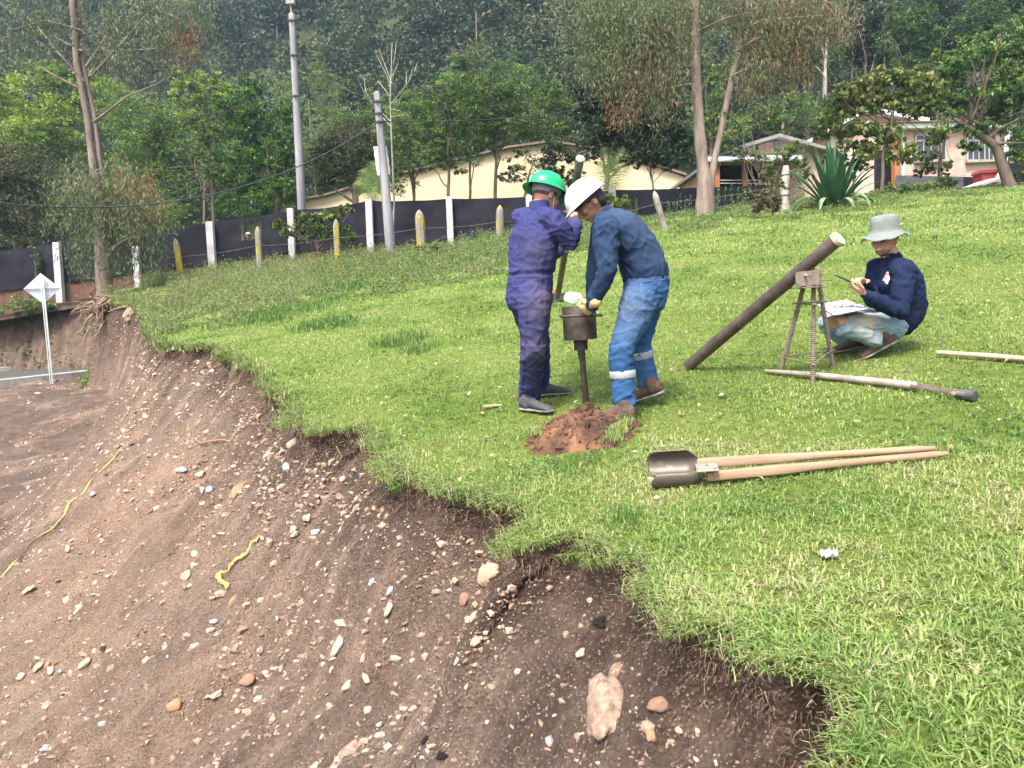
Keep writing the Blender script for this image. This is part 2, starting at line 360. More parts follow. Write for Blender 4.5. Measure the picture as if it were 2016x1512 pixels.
for v in range(nv):
    if v < 9: s = pv[v, 0]*(und if v > 2 else 1)*np.ones(nu); dz = pv[v, 1]*h1
    else: s = .05+sv[v]*np.ones(nu); dz = -h1
    s2 = np.maximum(s-.05, 0)
    w = np.clip(s2/np.interp(rE, [4, 10], [.85, 1.9]), 0, 1); w = w*w*(3-2*w)
    hx = (1-w)[:, None]*E0+w[:, None]*B0+N0*s[:, None]
    steep = np.interp(rE, [0, 3, 8, 20], [1.15, 1.0, .80, .85]); emb = sst(31, 34, UL)
    far = np.interp(rE, [0, 9, 14, 18, 21], [0, 0, .35, 1.6, 3.5])*(1-emb)
    steep = (steep+far)*(1-emb)+1.3*emb
    drop = np.where(s2 < .6, steep*s2, steep*.6+(s2-.6)*(.62+far+.1*emb*4))
    z = gE+dz-drop
    gs = 1-w; z = z*1.0+w*(G(B0[:, 0], B0[:, 1])-gE)*.8
    fl = floorz(hx[:, 0], hx[:, 1])
    k = .14; z = fl+spl(z-fl, k)
    if v >= 9:
        am = sst(0, .25, s2); near = np.clip(1.5-rE/7, .22, 1)
        sl = s2*.35
        gul = -np.abs(pn(UL*1.5+.25*pn(UL, s2*1.1), s2*.25, 3))*.15+(-np.abs(pn(UL*4.2+sl+.3*pn(UL*3, s2, 2), s2*.45, 5))*.085)-np.abs(pn(UL*10+sl+.4*pn(UL*5, s2*2, 2), s2*.3, 8))*.055*np.maximum(near, .6)-np.abs(pn(UL*19+sl*2+.3*pn(UL*5, s2*2, 3), s2*.5, 18))*.034*np.interp(rE, [2, 8], [.7, 1.3])
        gul = gul*np.clip(rE*.2, .55, 1.4)
        z = z+am*gul*sst(0, .8, s2+.15)+am*.10*fbm(hx[:, 0]*1.3, hx[:, 1]*1.3, 2, 3)
        z = z+am*near*(.026*fbm(hx[:, 0]*6, hx[:, 1]*6, z*6, 4)+.020*np.maximum(0, pn(hx[:, 0]*22, hx[:, 1]*22, z*22))+.008*pn(hx[:, 0]*55, hx[:, 1]*55, 3))
    else:
        if v > 1:
            nz = .028*fbm(hx[:, 0]*9, hx[:, 1]*9, z*9, 4)*(1 if v > 2 else .3); hx = hx+N0*nz[:, None]
    tk[:, v] = .5+.5*pn(UL*3.1+s2*.3+.4*pn(UL*2, s2*1.5, 6), s2*.16, 21)+.45*pn(UL*9+s2*.3+.3*pn(UL*3, s2, 2), s2*.28, 22)+.40*pn(UL*26+s2*.5, s2*.5, 23)
    P[:, v, 0], P[:, v, 1], P[:, v, 2] = hx[:, 0], hx[:, 1], z
    tt[:, v] = np.clip(.05+np.maximum(s2, 0)*np.interp(rE, [0, 3, 10], [1.3, 1.9, 2.6])+.3*pn(UL*1.2, s2*2, 4), 0, 1) if v > 8 else 0
idx = np.arange(nu*nv).reshape(nu, nv)
q = np.stack([idx[:-1, :-1], idx[1:, :-1], idx[1:, 1:], idx[:-1, 1:]], -1).reshape(-1, 4)
me = fastmesh('cut_bank', P.reshape(-1, 3), q, True, tt.ravel()); a = me.attributes.new('streak', 'FLOAT', 'POINT'); a.data.foreach_set('value', tk.ravel().astype(np.float32))
a = me.attributes.new('warm', 'FLOAT', 'POINT'); s2v = np.concatenate([[0]*9, sv[9:]]); a.data.foreach_set('value', np.clip(.8*np.exp(-((rE[:, None]-8.0)/3.6)**2)*sst(.2, .7, s2v)[None]*sst(3.6, 1.6, s2v)[None]*(1+.5*pn(UL[:, None]*1.5+0*s2v[None], .4*s2v[None]+0*UL[:, None], 31)), 0, 1).ravel().astype(np.float32))
meta(link('cut_bank', me, SOIL), kind='structure')
BANK = P
# kd tree over the bank so that things can be set on it by looking along a pixel ray
BW = P[:, 9:].reshape(-1, 3); BIX = np.stack(np.meshgrid(np.arange(nu), np.arange(9, nv), indexing='ij'), -1).reshape(-1, 2)
bpx, bpy_ = proj(BW[:, 0], BW[:, 1], BW[:, 2]); okb = BW[:, 1] > .5
bd_ = BW[:, 1]
KB = KDTree(int(okb.sum()))
for k in np.where(okb)[0]: KB.insert((bpx[k], bpy_[k], 0), int(k))
KB.balance()
def onbank(px, py):
    c = KB.find_n((px, py, 0), 6); k = min(c, key=lambda r: bd_[r[1]] if r[2] < 8 else 1e9)[1]
    u, v = BIX[k]; u0, u1 = max(u-2, 0), min(u+2, nu-1); v0, v1 = max(v-2, 9), min(v+2, nv-1)
    n = nrm(np.cross(P[u1, v]-P[u0, v], P[u, v1]-P[u, v0])); n = n if n[2] > 0 else -n
    return BW[k], n
# floor below the bank, road and kerbs, ground beyond the fence and the hill
gxs = np.concatenate([np.linspace(-90, -14, 60), np.linspace(-13.5, 3, 110)]); gys = np.linspace(-8, 27, 200)
XX, YY = np.meshgrid(gxs, gys); ZZ = floorz(XX, YY)-.07+.04*fbm(XX*.8, YY*.8, 1)+.012*fbm(XX*5, YY*5, 1)
idx = np.arange(XX.size).reshape(XX.shape); q = np.stack([idx[:-1, :-1], idx[:-1, 1:], idx[1:, 1:], idx[1:, :-1]], -1).reshape(-1, 4)
meta(link('ground', fastmesh('ground', np.stack([XX, YY, ZZ], -1).reshape(-1, 3), q, True, np.full(XX.size, .75)), SOIL), kind='structure')
def HZ(x, y):
    x = np.asarray(x, float); y = np.asarray(y, float)
    z0 = G(np.clip(x, -40, 18), np.full_like(y, 24.0))-.25
    z0 = np.minimum(z0, 2.3+0*y)-.03*np.clip(y-26, 0, 25)
    h = np.maximum(0, y-52-.12*np.abs(x)+4*pn(x*.03, y*.03, 5))
    z = z0+.74*h-.0006*np.clip(h, 0, 190)**2+sst(0, 30, h)*(5*pn(x*.02, y*.02, 2)+1.5*pn(x*.07, y*.07, 1))
    return z
hy = np.concatenate([np.linspace(23.2, 60, 60), np.linspace(62, 420, 110)]); hx_ = np.linspace(-1.15, 1.15, 130)
YY, XX = np.meshgrid(hy, hx_, indexing='ij'); XX = XX*(YY+12); ZZ = HZ(XX, YY)
left = (XX < -10) & (YY < 24.6); 
idx = np.arange(XX.size).reshape(XX.shape); q = np.stack([idx[:-1, :-1], idx[:-1, 1:], idx[1:, 1:], idx[1:, :-1]], -1).reshape(-1, 4)
meta(link('hill', fastmesh('hill', np.stack([XX, YY, ZZ], -1).reshape(-1, 3), q, True), M('undergrowth', (.030, .050, .014), (.07, .075, .03), 1.2, .95, spec=.1, bmp=.6, bd=.1)), kind='structure')
CONC = M('concrete', (.34, .33, .30), (.20, .19, .17), 5, .9, bmp=.4, bd=.004)
ASPH = M('asphalt', (.050, .050, .052), (.075, .073, .070), 20, .9, bmp=.4, bd=.004)
rp = [A3(-30, 13.0, -1.66), A3(-20, 15.9, -1.55), A3(-14.5, 18.2, -1.44), A3(-12.4, 20.6, -1.38), A3(-11.0, 22.6, -1.34), A3(-10.2, 24.5, -1.3)]
def ribbon(path, offs, zs):
    V = []; F = []; n = len(offs); Pp = np.array(path)
    Pq = np.array([Pp[0]+(Pp[1]-Pp[0])*0]+[Pp[i]+(Pp[i+1]-Pp[i])*t for i in range(len(Pp)-1) for t in (.25, .5, .75, 1)])
    T = np.gradient(Pq[:, :2], axis=0); T /= np.linalg.norm(T, axis=1)[:, None]
    for p, t in zip(Pq, T):
        nn = A3(-t[1], t[0])
        for o, z in zip(offs, zs): V.append([p[0]+nn[0]*o, p[1]+nn[1]*o, p[2]+z])
    for i in range(len(Pq)-1):
        for j in range(n-1): F.append((i*n+j, (i+1)*n+j, (i+1)*n+j+1, i*n+j+1))
    return V, F
for nm, o_, z_, mt in (('road', [.5, 4.4], [.0, .03], ASPH), ('kerb', [0, 0, .36, .40, .5], [-.3, .05, .06, .05, .004], CONC), ('kerb', [4.4, 4.42, 4.8, 4.82], [.0, .15, .16, -.2], CONC)):
    V, F = ribbon(rp, o_, z_); meta(link(nm, fastmesh(nm, V, [np.array(F)[:, ::-1]]), mt), kind='structure')
# ------------------------------------------------------------------ grass, weeds, roots
def blades(x, y, z, L, w, lean, az, t, curl=.5, updir=None):
    """5-vertex blades. lean: horizontal reach / length"""
    n = len(x); dx, dy = np.cos(az), np.sin(az); sx, sy = -dy*w/2, dx*w/2
    up = np.sqrt(np.maximum(1-lean**2, .02))
    m = .55
    V = np.empty((n, 5, 3))
    V[:, 0] = np.stack([x-sx, y-sy, z-.01], -1); V[:, 1] = np.stack([x+sx, y+sy, z-.01], -1)
    mx, my, mz = x+dx*lean*L*m*.7, y+dy*lean*L*m*.7, z+up*L*m*1.08
    V[:, 2] = np.stack([mx+sx*.85, my+sy*.85, mz], -1); V[:, 3] = np.stack([mx-sx*.85, my-sy*.85, mz], -1)
    V[:, 4] = np.stack([x+dx*lean*L, y+dy*lean*L, z+up*L*(1-curl*.35*lean)], -1)
    b = np.arange(n)[:, None]*5
    return V.reshape(-1, 3), b+np.array([[0, 1, 2, 3]]), b+np.array([[3, 2, 4]]), np.repeat(t, 5)
def joinv(L):
    Vs, Qs, Ts, As, n = [], [], [], [], 0
    for V, Q, T, a in L: Vs.append(V); Qs.append(Q+n); Ts.append(T+n); As.append(a); n += len(V)
    return np.vstack(Vs), [np.vstack(Qs), np.vstack(Ts)], np.concatenate(As)
GR = leafmat('grass_blade', [(0, (.09, .18, .04)), (.3, (.175, .29, .07)), (.6, (.265, .375, .11)), (.8, (.33, .41, .13)), (.9, (.38, .37, .19)), (1, (.43, .39, .24))], .4, 1.1, .42, (.31, .36, .12), .5, .3)
PATCH = [hitG(775, 797)[:2], hitG(845, 857)[:2], hitG(1165, 870)[:2]]
WORN = [(*hitG(px, py)[:2], r) for px, py, r in ((1300, 835, .22), (1150, 800, .3), (1060, 830, .2), (1430, 815, .2), (1480, 880, .2), (1640, 745, .3), (1780, 700, .3), (1700, 1115, .10), (1760, 1230, .12), (1500, 1180, .10), (1850, 1330, .14), (1330, 640, .5), (900, 700, .5), (1900, 560, .8))]
parts = []
HOLE = hitG(1150, 862)
for r0, r1, dens, w0, L0 in ((.7, 2.6, 13500, .0046, .054), (2.6, 4.2, 10500, .0042, .036), (4.2, 7.5, 4200, .0062, .032), (7.5, 13, 1500, .010, .038), (13, 25, 420, .019, .06)):
    a1_ = 76 if r0 < 4 else 58; area = math.radians(50+a1_)*.5*(r1*r1-r0*r0); n = int(area*dens)
    r = np.sqrt(rng.uniform(r0*r0, r1*r1, n)); a = np.radians(rng.uniform(-50, a1_, n)); x, y = r*np.sin(a), r*np.cos(a)
    # clumping
    x = x+.03*pn(x*9, y*9, 1)*min(r1/4, 2); y = y+.03*pn(x*9, y*9, 7)*min(r1/4, 2)
    k = on_turf(x, y); x, y = x[k], y[k]
    d = np.minimum(1, np.hypot((x-HOLE[0])/.40, (y-HOLE[1])/.34)); k = (d >= 1)
    for c in PATCH[:2]: k &= np.hypot((x-c[0])/.16, y-c[1]) > .10+.05*pn(x*20, y*20, 2)
    x, y = x[k], y[k]; n = len(x)
    cl = .5+.5*fbm(x*1.6, y*1.6, 2, 3); bare = fbm(x*4.5, y*4.5, 8, 3)
    k = rng.random(n) < np.clip(.97-.95*np.maximum(0, bare-.12), .10, 1); x, y, cl = x[k], y[k], cl[k]; n = len(x)
    L = L0*rng.uniform(.45, 1.35, n)*np.clip(.55+.8*cl, .5, 1.7)
    dry = np.clip(.5+.8*fbm(x*.9, y*.9, 12, 4), 0, 1)
    t = np.clip(.46+.18*rng.normal(size=n)+1.0*(dry-.5)-.25*(cl-.5), 0, .84); st = rng.random(n) < (.08 if r0 < 4 else .035)+.26*np.maximum(0, dry-.35); t[st] = rng.uniform(.86, 1, st.sum())
    wn_ = np.zeros(n)
    for (qx, qy, qr) in WORN: wn_ = np.maximum(wn_, np.exp(-(((x-qx)/qr)**2+((y-qy)/qr)**2)))
    wn_ = np.clip(wn_*(1+.5*pn(x*6, y*6, 4)), 0, 1); L = L*(1-.45*wn_); k = rng.random(n) < wn_*.5; t[k] = rng.uniform(.75, .97, k.sum())
    lean = np.clip(rng.beta(2.6, 1.6, n)*1.0+.12, .05, .98); lean[st] = rng.uniform(.6, .99, st.sum())
    az = rng.uniform(0, 2*np.pi, n)
    parts.append(blades(x, y, G(x, y), L, w0*rng.uniform(.6, 1.25, n), lean, az, t))
    t = np.minimum(t, .92 if r0 > 4 else 1)
    # broader, flatter runners lying between the blades
    k = rng.random(n) < (.16 if r0 < 2.7 else .05); m_ = int(k.sum()); x3, y3 = x[k], y[k]
    parts.append(blades(x3, y3, G(x3, y3)+.006, L[k]*1.5, w0*1.5*rng.uniform(.8, 1.4, m_), rng.uniform(.88, .99, m_), rng.uniform(0, 6.28, m_), np.clip(t[k]+.12, 0, 1), 1.3))
# darker taller tufts seen in the photo
for px, py, rad_, hh in ((790, 673, .28, .13), (830, 690, .2, .10), (640, 640, .4, .12), (1230, 1030, .10, .075), (1215, 1010, .06, .06), (1078, 606, .12, .10), (700, 565, .7, .14), (540, 620, .8, .12)):
    c = hitG(px, py); n = int(900*(rad_/.3)**2*min(3, 4/c[1]+.5)); x = c[0]+rng.normal(size=n)*rad_*.5; y = c[1]+rng.normal(size=n)*rad_*.5
    k = on_turf(x, y); x, y = x[k], y[k]; n = len(x)
    parts.append(blades(x, y, G(x, y), hh*rng.uniform(.5, 1.2, n), .0016*c[1]*.8+.001+0*x, rng.uniform(.1, .7, n), rng.uniform(0, 6.28, n), np.clip(.12+.14*rng.normal(size=n), 0, .5)))
# fringe along the cut edge: green blades leaning out over it, straw ones hanging
n = 26000; u = rng.random(n)**1.6*(nu-1); iu = u.astype(int); off = rng.normal(size=n)*.05-.02
k = (rE[iu] < 21) & (UL[iu] > 2.2); iu, off = iu[k], off[k]; n = len(iu)
x, y = E0[iu, 0]+N0[iu, 0]*off+rng.normal(size=n)*.012, E0[iu, 1]+N0[iu, 1]*off+rng.normal(size=n)*.012
az = np.arctan2(N0[iu, 1], N0[iu, 0])+rng.normal(size=n)*.9
t = np.where(rng.random(n) < .38, rng.uniform(.82, 1, n), rng.uniform(.1, .7, n)); w = .0014*rE[iu]+.0012
parts.append(blades(x, y, G(x, y)-.012, rng.uniform(.03, .085, n)*np.clip(rE[iu]*.12+.7, .8, 2), w, rng.uniform(.45, .99, n), az, t, 1.6))
# sods slumping over the edge
for k in range(230):
    i = int(rng.random()**1.5*(nu-1))
    if UL[i] < 2.3 or rE[i] > 18: continue
    m_ = int(rng.uniform(18, 60)); o_ = rng.uniform(-.02, .06); c_ = E0[i]+N0[i]*o_; sp_ = rng.uniform(.012, .04)*np.clip(rE[i]/3, .8, 2.5)
    x = c_[0]+rng.normal(size=m_)*sp_; y = c_[1]+rng.normal(size=m_)*sp_; az = np.arctan2(N0[i, 1], N0[i, 0])+rng.normal(size=m_)*.8
    parts.append(blades(x, y, G(x, y)-.01-max(0, o_)*rng.uniform(.3, 1.6), rng.uniform(.03, .09, m_)*np.clip(rE[i]*.14+.6, .8, 2), .0014*rE[i]+.0014+0*x, rng.uniform(.5, .99, m_), az, np.clip(rng.normal(size=m_)*.2+rng.choice([.15, .4, .6, .9]), 0, 1), 1.9))
V, F, a = joinv(parts)
meta(link('grass', fastmesh('grass', V, F, False, a), GR), kind='stuff')
# hanging turf fringe and roots: thin curved strips going down the scarp
def strips(P0, dirs, L, w, segs, t, sag=1.0, wig=.15):
    n = len(P0); V = np.empty((n, segs+1, 2, 3)); p = P0.copy(); d = dirs.copy()
    side = np.cross(d, [0, 0, 1.0]); side /= np.linalg.norm(side, axis=1)[:, None]+1e-9
    for k in range(segs+1):
        ww = (w*(1-.8*k/segs)/2)[:, None]; V[:, k, 0] = p-side*ww; V[:, k, 1] = p+side*ww
        d = d+np.array([0, 0, -1.0])*sag/segs+rng.normal(size=(n, 3))*wig; d /= np.linalg.norm(d, axis=1)[:, None]
        p = p+d*(L/segs)[:, None]
    b = np.arange(n)[:, None, None]*(segs+1)*2+np.arange(segs)[None, :, None]*2
    return V.reshape(-1, 3), (b+np.array([0, 1, 3, 2])).reshape(-1, 4), np.zeros((0, 3), int), np.repeat(t, (segs+1)*2)
ROOT = leafmat('root_fibre', [(0, (.16, .10, .065)), (.5, (.32, .22, .15)), (1, (.55, .43, .31))], .1, 2, .2, (.15, .1, .07), .8, .2)
rp_ = []
for n, vv, Lr, ww, wg in ((9000, (2, 6), (.02, .09), .0014, .25), (9000, (3, 9), (.03, .16), .0010, .4), (5200, (9, 60), (.03, .11), .0009, .55)):
    iu = ((rng.random(n)**1.8)*(nu-1)).astype(int); k = (rE[iu] < 14) & (UL[iu] > 2.4); iu = iu[k]; n = len(iu)
    iv = rng.integers(vv[0], vv[1], n); p0 = P[iu, iv]+np.c_[N0[iu]*.004, np.zeros(n)]
    if vv[0] == 9: p0[:, 2] += .012
    d = np.c_[N0[iu]*rng.uniform(.15, 1, n)[:, None]+rng.normal(size=(n, 2))*.5, rng.normal(size=n)*.3-.1]; d /= np.linalg.norm(d, axis=1)[:, None]
    sc_ = np.clip(rE[iu]*.22, .7, 2)
    rp_.append(strips(p0, d, rng.uniform(*Lr, n)*sc_, ww*np.clip(rE[iu]*.4, .8, 5), 5, rng.random(n), 1.6 if vv[0] < 9 else .9, wg))
# debris fibres on the near bank
n = 7000; iu = ((rng.random(n)**1.5)*(nu-1)*.75).astype(int); iv = rng.integers(9, nv-60, n); k = UL[iu] > 2; iu, iv = iu[k], iv[k]; n = len(iu)
p0 = P[iu, iv]+[0, 0, .008]; d = rng.normal(size=(n, 3))*[1, 1, .25]; d /= np.linalg.norm(d, axis=1)[:, None]
rp_.append(strips(p0, d, rng.uniform(.015, .06, n), .0009*np.clip(rE[iu]*.4, 1, 4), 4, rng.random(n), .3, .5))
V, F, a = joinv(rp_); F = F[:1]
meta(link('roots', fastmesh('roots', V, F, False, a), ROOT), kind='stuff')
# weeds: upright stalks with small leaves, thick in a band before the fence
WD = leafmat('weed_leaf', [(0, (.06, .12, .03)), (.4, (.14, .22, .06)), (.7, (.25, .31, .10)), (.85, (.22, .16, .10)), (1, (.34, .26, .17))], .35, .8, .3, (.22, .19, .10))
def leafcloud(c, rad, n, size, t, droop=0.0, flat=.5, aspect=.45, long_dir=None):
    """leaf quads (rhombi) scattered round centres. c (n,3) centres"""
    nrmv = rng.normal(size=(n, 3)); nrmv[:, 2] = np.abs(nrmv[:, 2])+flat; nrmv /= np.linalg.norm(nrmv, axis=1)[:, None]
    a = rng.normal(size=(n, 3)); a -= nrmv*(a*nrmv).sum(1)[:, None]
    if long_dir is not None: a = a*.5+np.asarray(long_dir)
    a[:, 2] -= droop; a /= np.linalg.norm(a, axis=1)[:, None]; b = np.cross(nrmv, a); b /= np.linalg.norm(b, axis=1)[:, None]+1e-9
    s = size[:, None] if np.ndim(size) else size
    V = np.stack([c-a*s*.5, c+b*s*aspect*.5, c+a*s*.5+nrmv*s*-.06, c-b*s*aspect*.5], 1)
    V[:, 1] += nrmv*s*.10; V[:, 3] += nrmv*s*.10
    return V.reshape(-1, 3), np.arange(n*4).reshape(n, 4), np.zeros((0, 3), int), np.repeat(t, 4)
wp = []
n = 60000
x = rng.uniform(-12, 13, n); y = rng.uniform(9.5, 23.6, n); px, py = proj(x, y, G(x, y))
low = np.interp(px, [200, 320, 480, 700, 1000, 1250, 1500, 1700, 2016], [600, 668, 636, 585, 535, 470, 440, 415, 372])     # lower outline of the weedy zone
mask = (py < low+12*pn(x*1.1, y*1.1, 4)) & on_turf(x, y) & (fbm(x*.8, y*.8, 5, 3)+.55*sst(low-10, low-50, py) > np.where(px > 1250, .12, -.12)) & ((px > 330) | (py > 590)| (py<565))
x, y = x[mask], y[mask]; n = len(x); px, py = px[mask], py[mask]
near = sst(14, 22.5, y)*(px < 1180)
H = rng.uniform(.12, .42, n)*np.where(px < 760, 1.15, np.where(px > 1180, .6, .95))*np.clip(.5+.6*fbm(x*1.5, y*1.5, 1, 2)+.5*near, .25, 1.5)
wp.append(blades(x, y, G(x, y), H, .009+0*x, rng.uniform(.05, .5, n), rng.uniform(0, 6.28, n), np.clip(.5+.3*rng.normal(size=n)+np.where(px < 620, .18, 0), 0, 1)))
m = 5; c = np.repeat(np.stack([x, y, G(x, y)], -1), m, 0); c[:, 2] += np.repeat(H, m)*rng.uniform(.1, 1, n*m); c[:, :2] += rng.normal(size=(n*m, 2))*.05
wp.append(leafcloud(c, 0, n*m, rng.uniform(.03, .075, n*m), np.clip(.38+.22*rng.normal(size=n*m)+np.repeat(np.where(px < 620, .12, 0), m), 0, 1), .1))
# tall leafy spires against the mesh
for px, h in [(918, .5), (935, .6), (955, .45), (1005, .4), (870, .45), (1410, .6), (1425, .7), (1450, .6), (1470, .7), (1570, .8), (1585, .6), (1520, .5), (1330, .5), (1350, .6), (760, .5), (810, .45), (700, .5), (650, .5), (1245, .7), (1260, .5), (1395, .4), (620, .4)]:
    p = hitG(px, float(np.interp(px, [600, 900, 1250, 1600], [520, 480, 432, 404])))
    for k in range(4):
        q = p+A3(rng.normal()*.12, rng.normal()*.1, 0); zz = np.linspace(0, h*rng.uniform(.7, 1.1), 26)
        c = np.stack([q[0]+.05*zz*rng.normal()+rng.normal(size=26)*.045*(1.2-zz/zz[-1]), q[1]+rng.normal(size=26)*.045, q[2]+zz], -1)
        wp.append(leafcloud(c, 0, 26, rng.uniform(.04, .085, 26), rng.uniform(.25, .65, 26), .2))
# growth on the road bank at the far left
kk = np.where((UL > UL.max()-24))[0]; n = 9000; iu = rng.choice(kk, n); s_ = rng.random(n)**.8; iv = np.clip(9+(s_*52).astype(int), 9, nv-1); p = P[iu, iv]; k = (fbm(p[:, 0]*.7, p[:, 2]*1.2, 3, 3)+.75*(s_-.35) > .0) | (s_ < .06); p = p[k]; n = len(p)
wp.append(leafcloud(p+[0, 0, .03]+rng.normal(size=(n, 3))*[.05, .05, .05], 0, n, rng.uniform(.06, .15, n), np.clip(.25+.2*rng.normal(size=n), 0, .8), .1))
V, F, a = joinv(wp)
meta(link('weeds', fastmesh('weeds', V, F, False, a), WD), kind='stuff')
# ------------------------------------------------------------------ trees
BARK = M('bark', (.16, .125, .10), (.075, .058, .048), 9, .9, bmp=.7, bd=.02, stretch=(1, 1, .18))
BARKP = M('pale_bark', (.27, .22, .18), (.12, .092, .075), 5, .85, bmp=.6, bd=.02, stretch=(1, 1, .22), col3=(.19, .15, .125))
BARKW = M('white_bark', (.36, .34, .31), (.22, .20, .18), 6, .85, bmp=.3, bd=.01, stretch=(1, 1, .3))
LM = {
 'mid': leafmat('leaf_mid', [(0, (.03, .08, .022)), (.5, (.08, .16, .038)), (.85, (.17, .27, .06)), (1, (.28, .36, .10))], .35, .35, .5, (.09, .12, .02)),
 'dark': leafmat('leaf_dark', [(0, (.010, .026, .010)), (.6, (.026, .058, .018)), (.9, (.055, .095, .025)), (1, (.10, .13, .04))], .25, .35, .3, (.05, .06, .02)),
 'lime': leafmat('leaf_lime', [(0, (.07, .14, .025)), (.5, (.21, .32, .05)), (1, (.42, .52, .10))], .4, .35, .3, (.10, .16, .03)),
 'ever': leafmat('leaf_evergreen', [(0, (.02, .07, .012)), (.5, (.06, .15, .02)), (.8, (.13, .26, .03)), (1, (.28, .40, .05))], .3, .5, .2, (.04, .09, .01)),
 'bamboo': leafmat('leaf_bamboo', [(0, (.08, .15, .04)), (.5, (.16, .26, .07)), (1, (.28, .37, .13))], .4, .3, .3, (.10, .14, .05)),
 'euc': leafmat('leaf_eucalyptus', [(0, (.06, .10, .04)), (.45, (.11, .155, .06)), (.7, (.21, .25, .11)), (.85, (.19, .11, .075)), (1, (.26, .12, .07))], .3, .45, .5, (.13, .085, .06)),
 'rust': leafmat('leaf_rust', [(0, (.14, .06, .03)), (.5, (.32, .12, .05)), (1, (.45, .20, .09))], .3, .5, .2, (.2, .1, .05)),
 'brown': leafmat('leaf_brownish', [(0, (.03, .045, .018)), (.5, (.07, .085, .03)), (.85, (.15, .14, .05)), (1, (.22, .15, .07))], .3, .4, .35, (.12, .09, .05)),
 'broad': leafmat('leaf_broad', [(0, (.04, .09, .02)), (.5, (.11, .18, .035)), (.85, (.23, .28, .07)), (1, (.36, .33, .12))], .35, .7, .35, (.22, .17, .06)),
 'agave': leafmat('leaf_agave', [(0, (.02, .07, .03)), (.6, (.04, .12, .05)), (1, (.25, .32, .16))], .15, .7, .1, (.1, .15, .05)),
}
def crownmesh(blobs, size, dens, droop, flat, aspect, tmean=.45, tvar=.2, clus=.16, per=26):
    L = []; B2 = []
    for (c, r) in blobs:
        r = np.array(r if np.ndim(r) else (r, r, r), float); B2.append((c, r*.80))
        for _ in range(5): d = rng.normal(size=3); d = d/np.linalg.norm(d); B2.append((np.array(c)+d*r*rng.uniform(.55, .95), r*rng.uniform(.28, .48)))
    for (c, r) in B2:
        R3 = np.array(r if np.ndim(r) else (r, r, r), float)
        area = 12.6*(R3[0]*R3[2]+R3[0]*R3[1]+R3[1]*R3[2])/3
        ncl = max(4, int(dens*.72*area/ (size*size*per*.35)))
        d = rng.normal(size=(ncl, 3)); d /= np.linalg.norm(d, axis=1)[:, None]
        rr_ = rng.uniform(.35, 1.0, ncl)**.6*(1+.35*pn(d[:, 0]*2+c[0], d[:, 1]*2+c[1], d[:, 2]*2+c[2]))
        cc = np.array(c)+d*rr_[:, None]*R3
        m = rng.integers(int(per*.5), int(per*1.5), ncl); ids = np.repeat(np.arange(ncl), m); n = len(ids)
        cs = clus*R3.mean()*rng.uniform(.6, 1.4, ncl)
        p = cc[ids]+rng.normal(size=(n, 3))*cs[ids][:, None]*[1, 1, .6]
        tcl = rng.normal(size=ncl)*tvar; 
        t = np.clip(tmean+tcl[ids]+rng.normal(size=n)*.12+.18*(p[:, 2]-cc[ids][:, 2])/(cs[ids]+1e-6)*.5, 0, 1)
        L.append(leafcloud(p, 0, n, size*rng.uniform(.6, 1.4, n), t, droop, flat, aspect))
    V, F, a = joinv(L); return fastmesh('crown', V, F[:1], False, a)
def wob(a, b, k=8, amp=.04):
    a, b = A3(*a), A3(*b); L = np.linalg.norm(b-a); t = np.linspace(0, 1, k); o = rng.uniform(0, 50)
    P = a+(b-a)*t[:, None]; P[:, 0] += amp*L*pn(t*2.2+o, 1.5)*np.sin(t*np.pi); P[:, 1] += amp*L*pn(t*2.2+o, 7.5)*np.sin(t*np.pi); return P
def gz(x, y): return float(G(x, y)) if y < 23.8 else float(HZ(x, y))
def tree(name, label, cat, Y, trunk, blobs, leaf, size=.12, dens=1.0, bark=None, tr=.12, droop=.2, flat=.5, aspect=.45, tmean=.45, tvar=.2, group=None, clus=.16, per=26, branches=2, ry=1.0):
    """trunk: list of px points from base up (or None); blobs: (px, py, rx_px, ry_px[, dY])"""
    B = []
    for b in blobs:
        y_ = Y+(b[4] if len(b) > 4 else 0); c = W(b[0], b[1], y_); s = y_/FPX
        B.append((c, (b[2]*s, min(b[2], b[3]*1.3)*s*ry, b[3]*s)))
    bp = W(trunk[0][0], trunk[0][1], Y); g0 = gz(bp[0], bp[1]); root = thing(name, label, cat, (bp[0], bp[1], g0), group)
    tp = [A3(bp[0], bp[1], g0-.1)]+[W(p[0], p[1], Y) for p in trunk[(0 if bp[2] > g0+.3 else 1):]]
    P_ = np.vstack([wob(a, b, 5, .03)[(0 if i == 0 else 1):] for i, (a, b) in enumerate(zip(tp[:-1], tp[1:]))])
    n = len(P_); mb = MB(); rr_ = [tr*(1.25 if i == 0 else 1)*(1-.72*i/(n-1)) for i in range(n)]
    mb.tube(P_, rr_, 10)
    for (c, r) in B:
        for k in range(branches):
            i0 = int(n*rng.uniform(.35, .9)); d = rng.normal(size=3); d = nrm(d)*np.array(r)*.75; d[2] = abs(d[2])*.6
            e = c+d; mb.tube(wob(P_[i0], e, 7, .12), list(np.linspace(rr_[i0]*.5, .012, 7)), 6)
    mb.build('trunk', bark or BARK, root, True)
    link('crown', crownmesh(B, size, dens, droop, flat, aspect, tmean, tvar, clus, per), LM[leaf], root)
    return root
TG = 'trees growing beyond the mesh fence'
T_ = tree
T_('broadleaf_tree', 'dark spreading tree with brown-tinged top at the left edge behind the mesh fence', 'tree', 30, [(40, 520), (45, 420), (60, 340)], [(30, 330, 85, 60), (90, 380, 60, 55), (10, 420, 75, 70), (80, 450, 60, 45), (-40, 380, 70, 90)], 'brown', .11, .85, tr=.16, tmean=.35, group=TG)
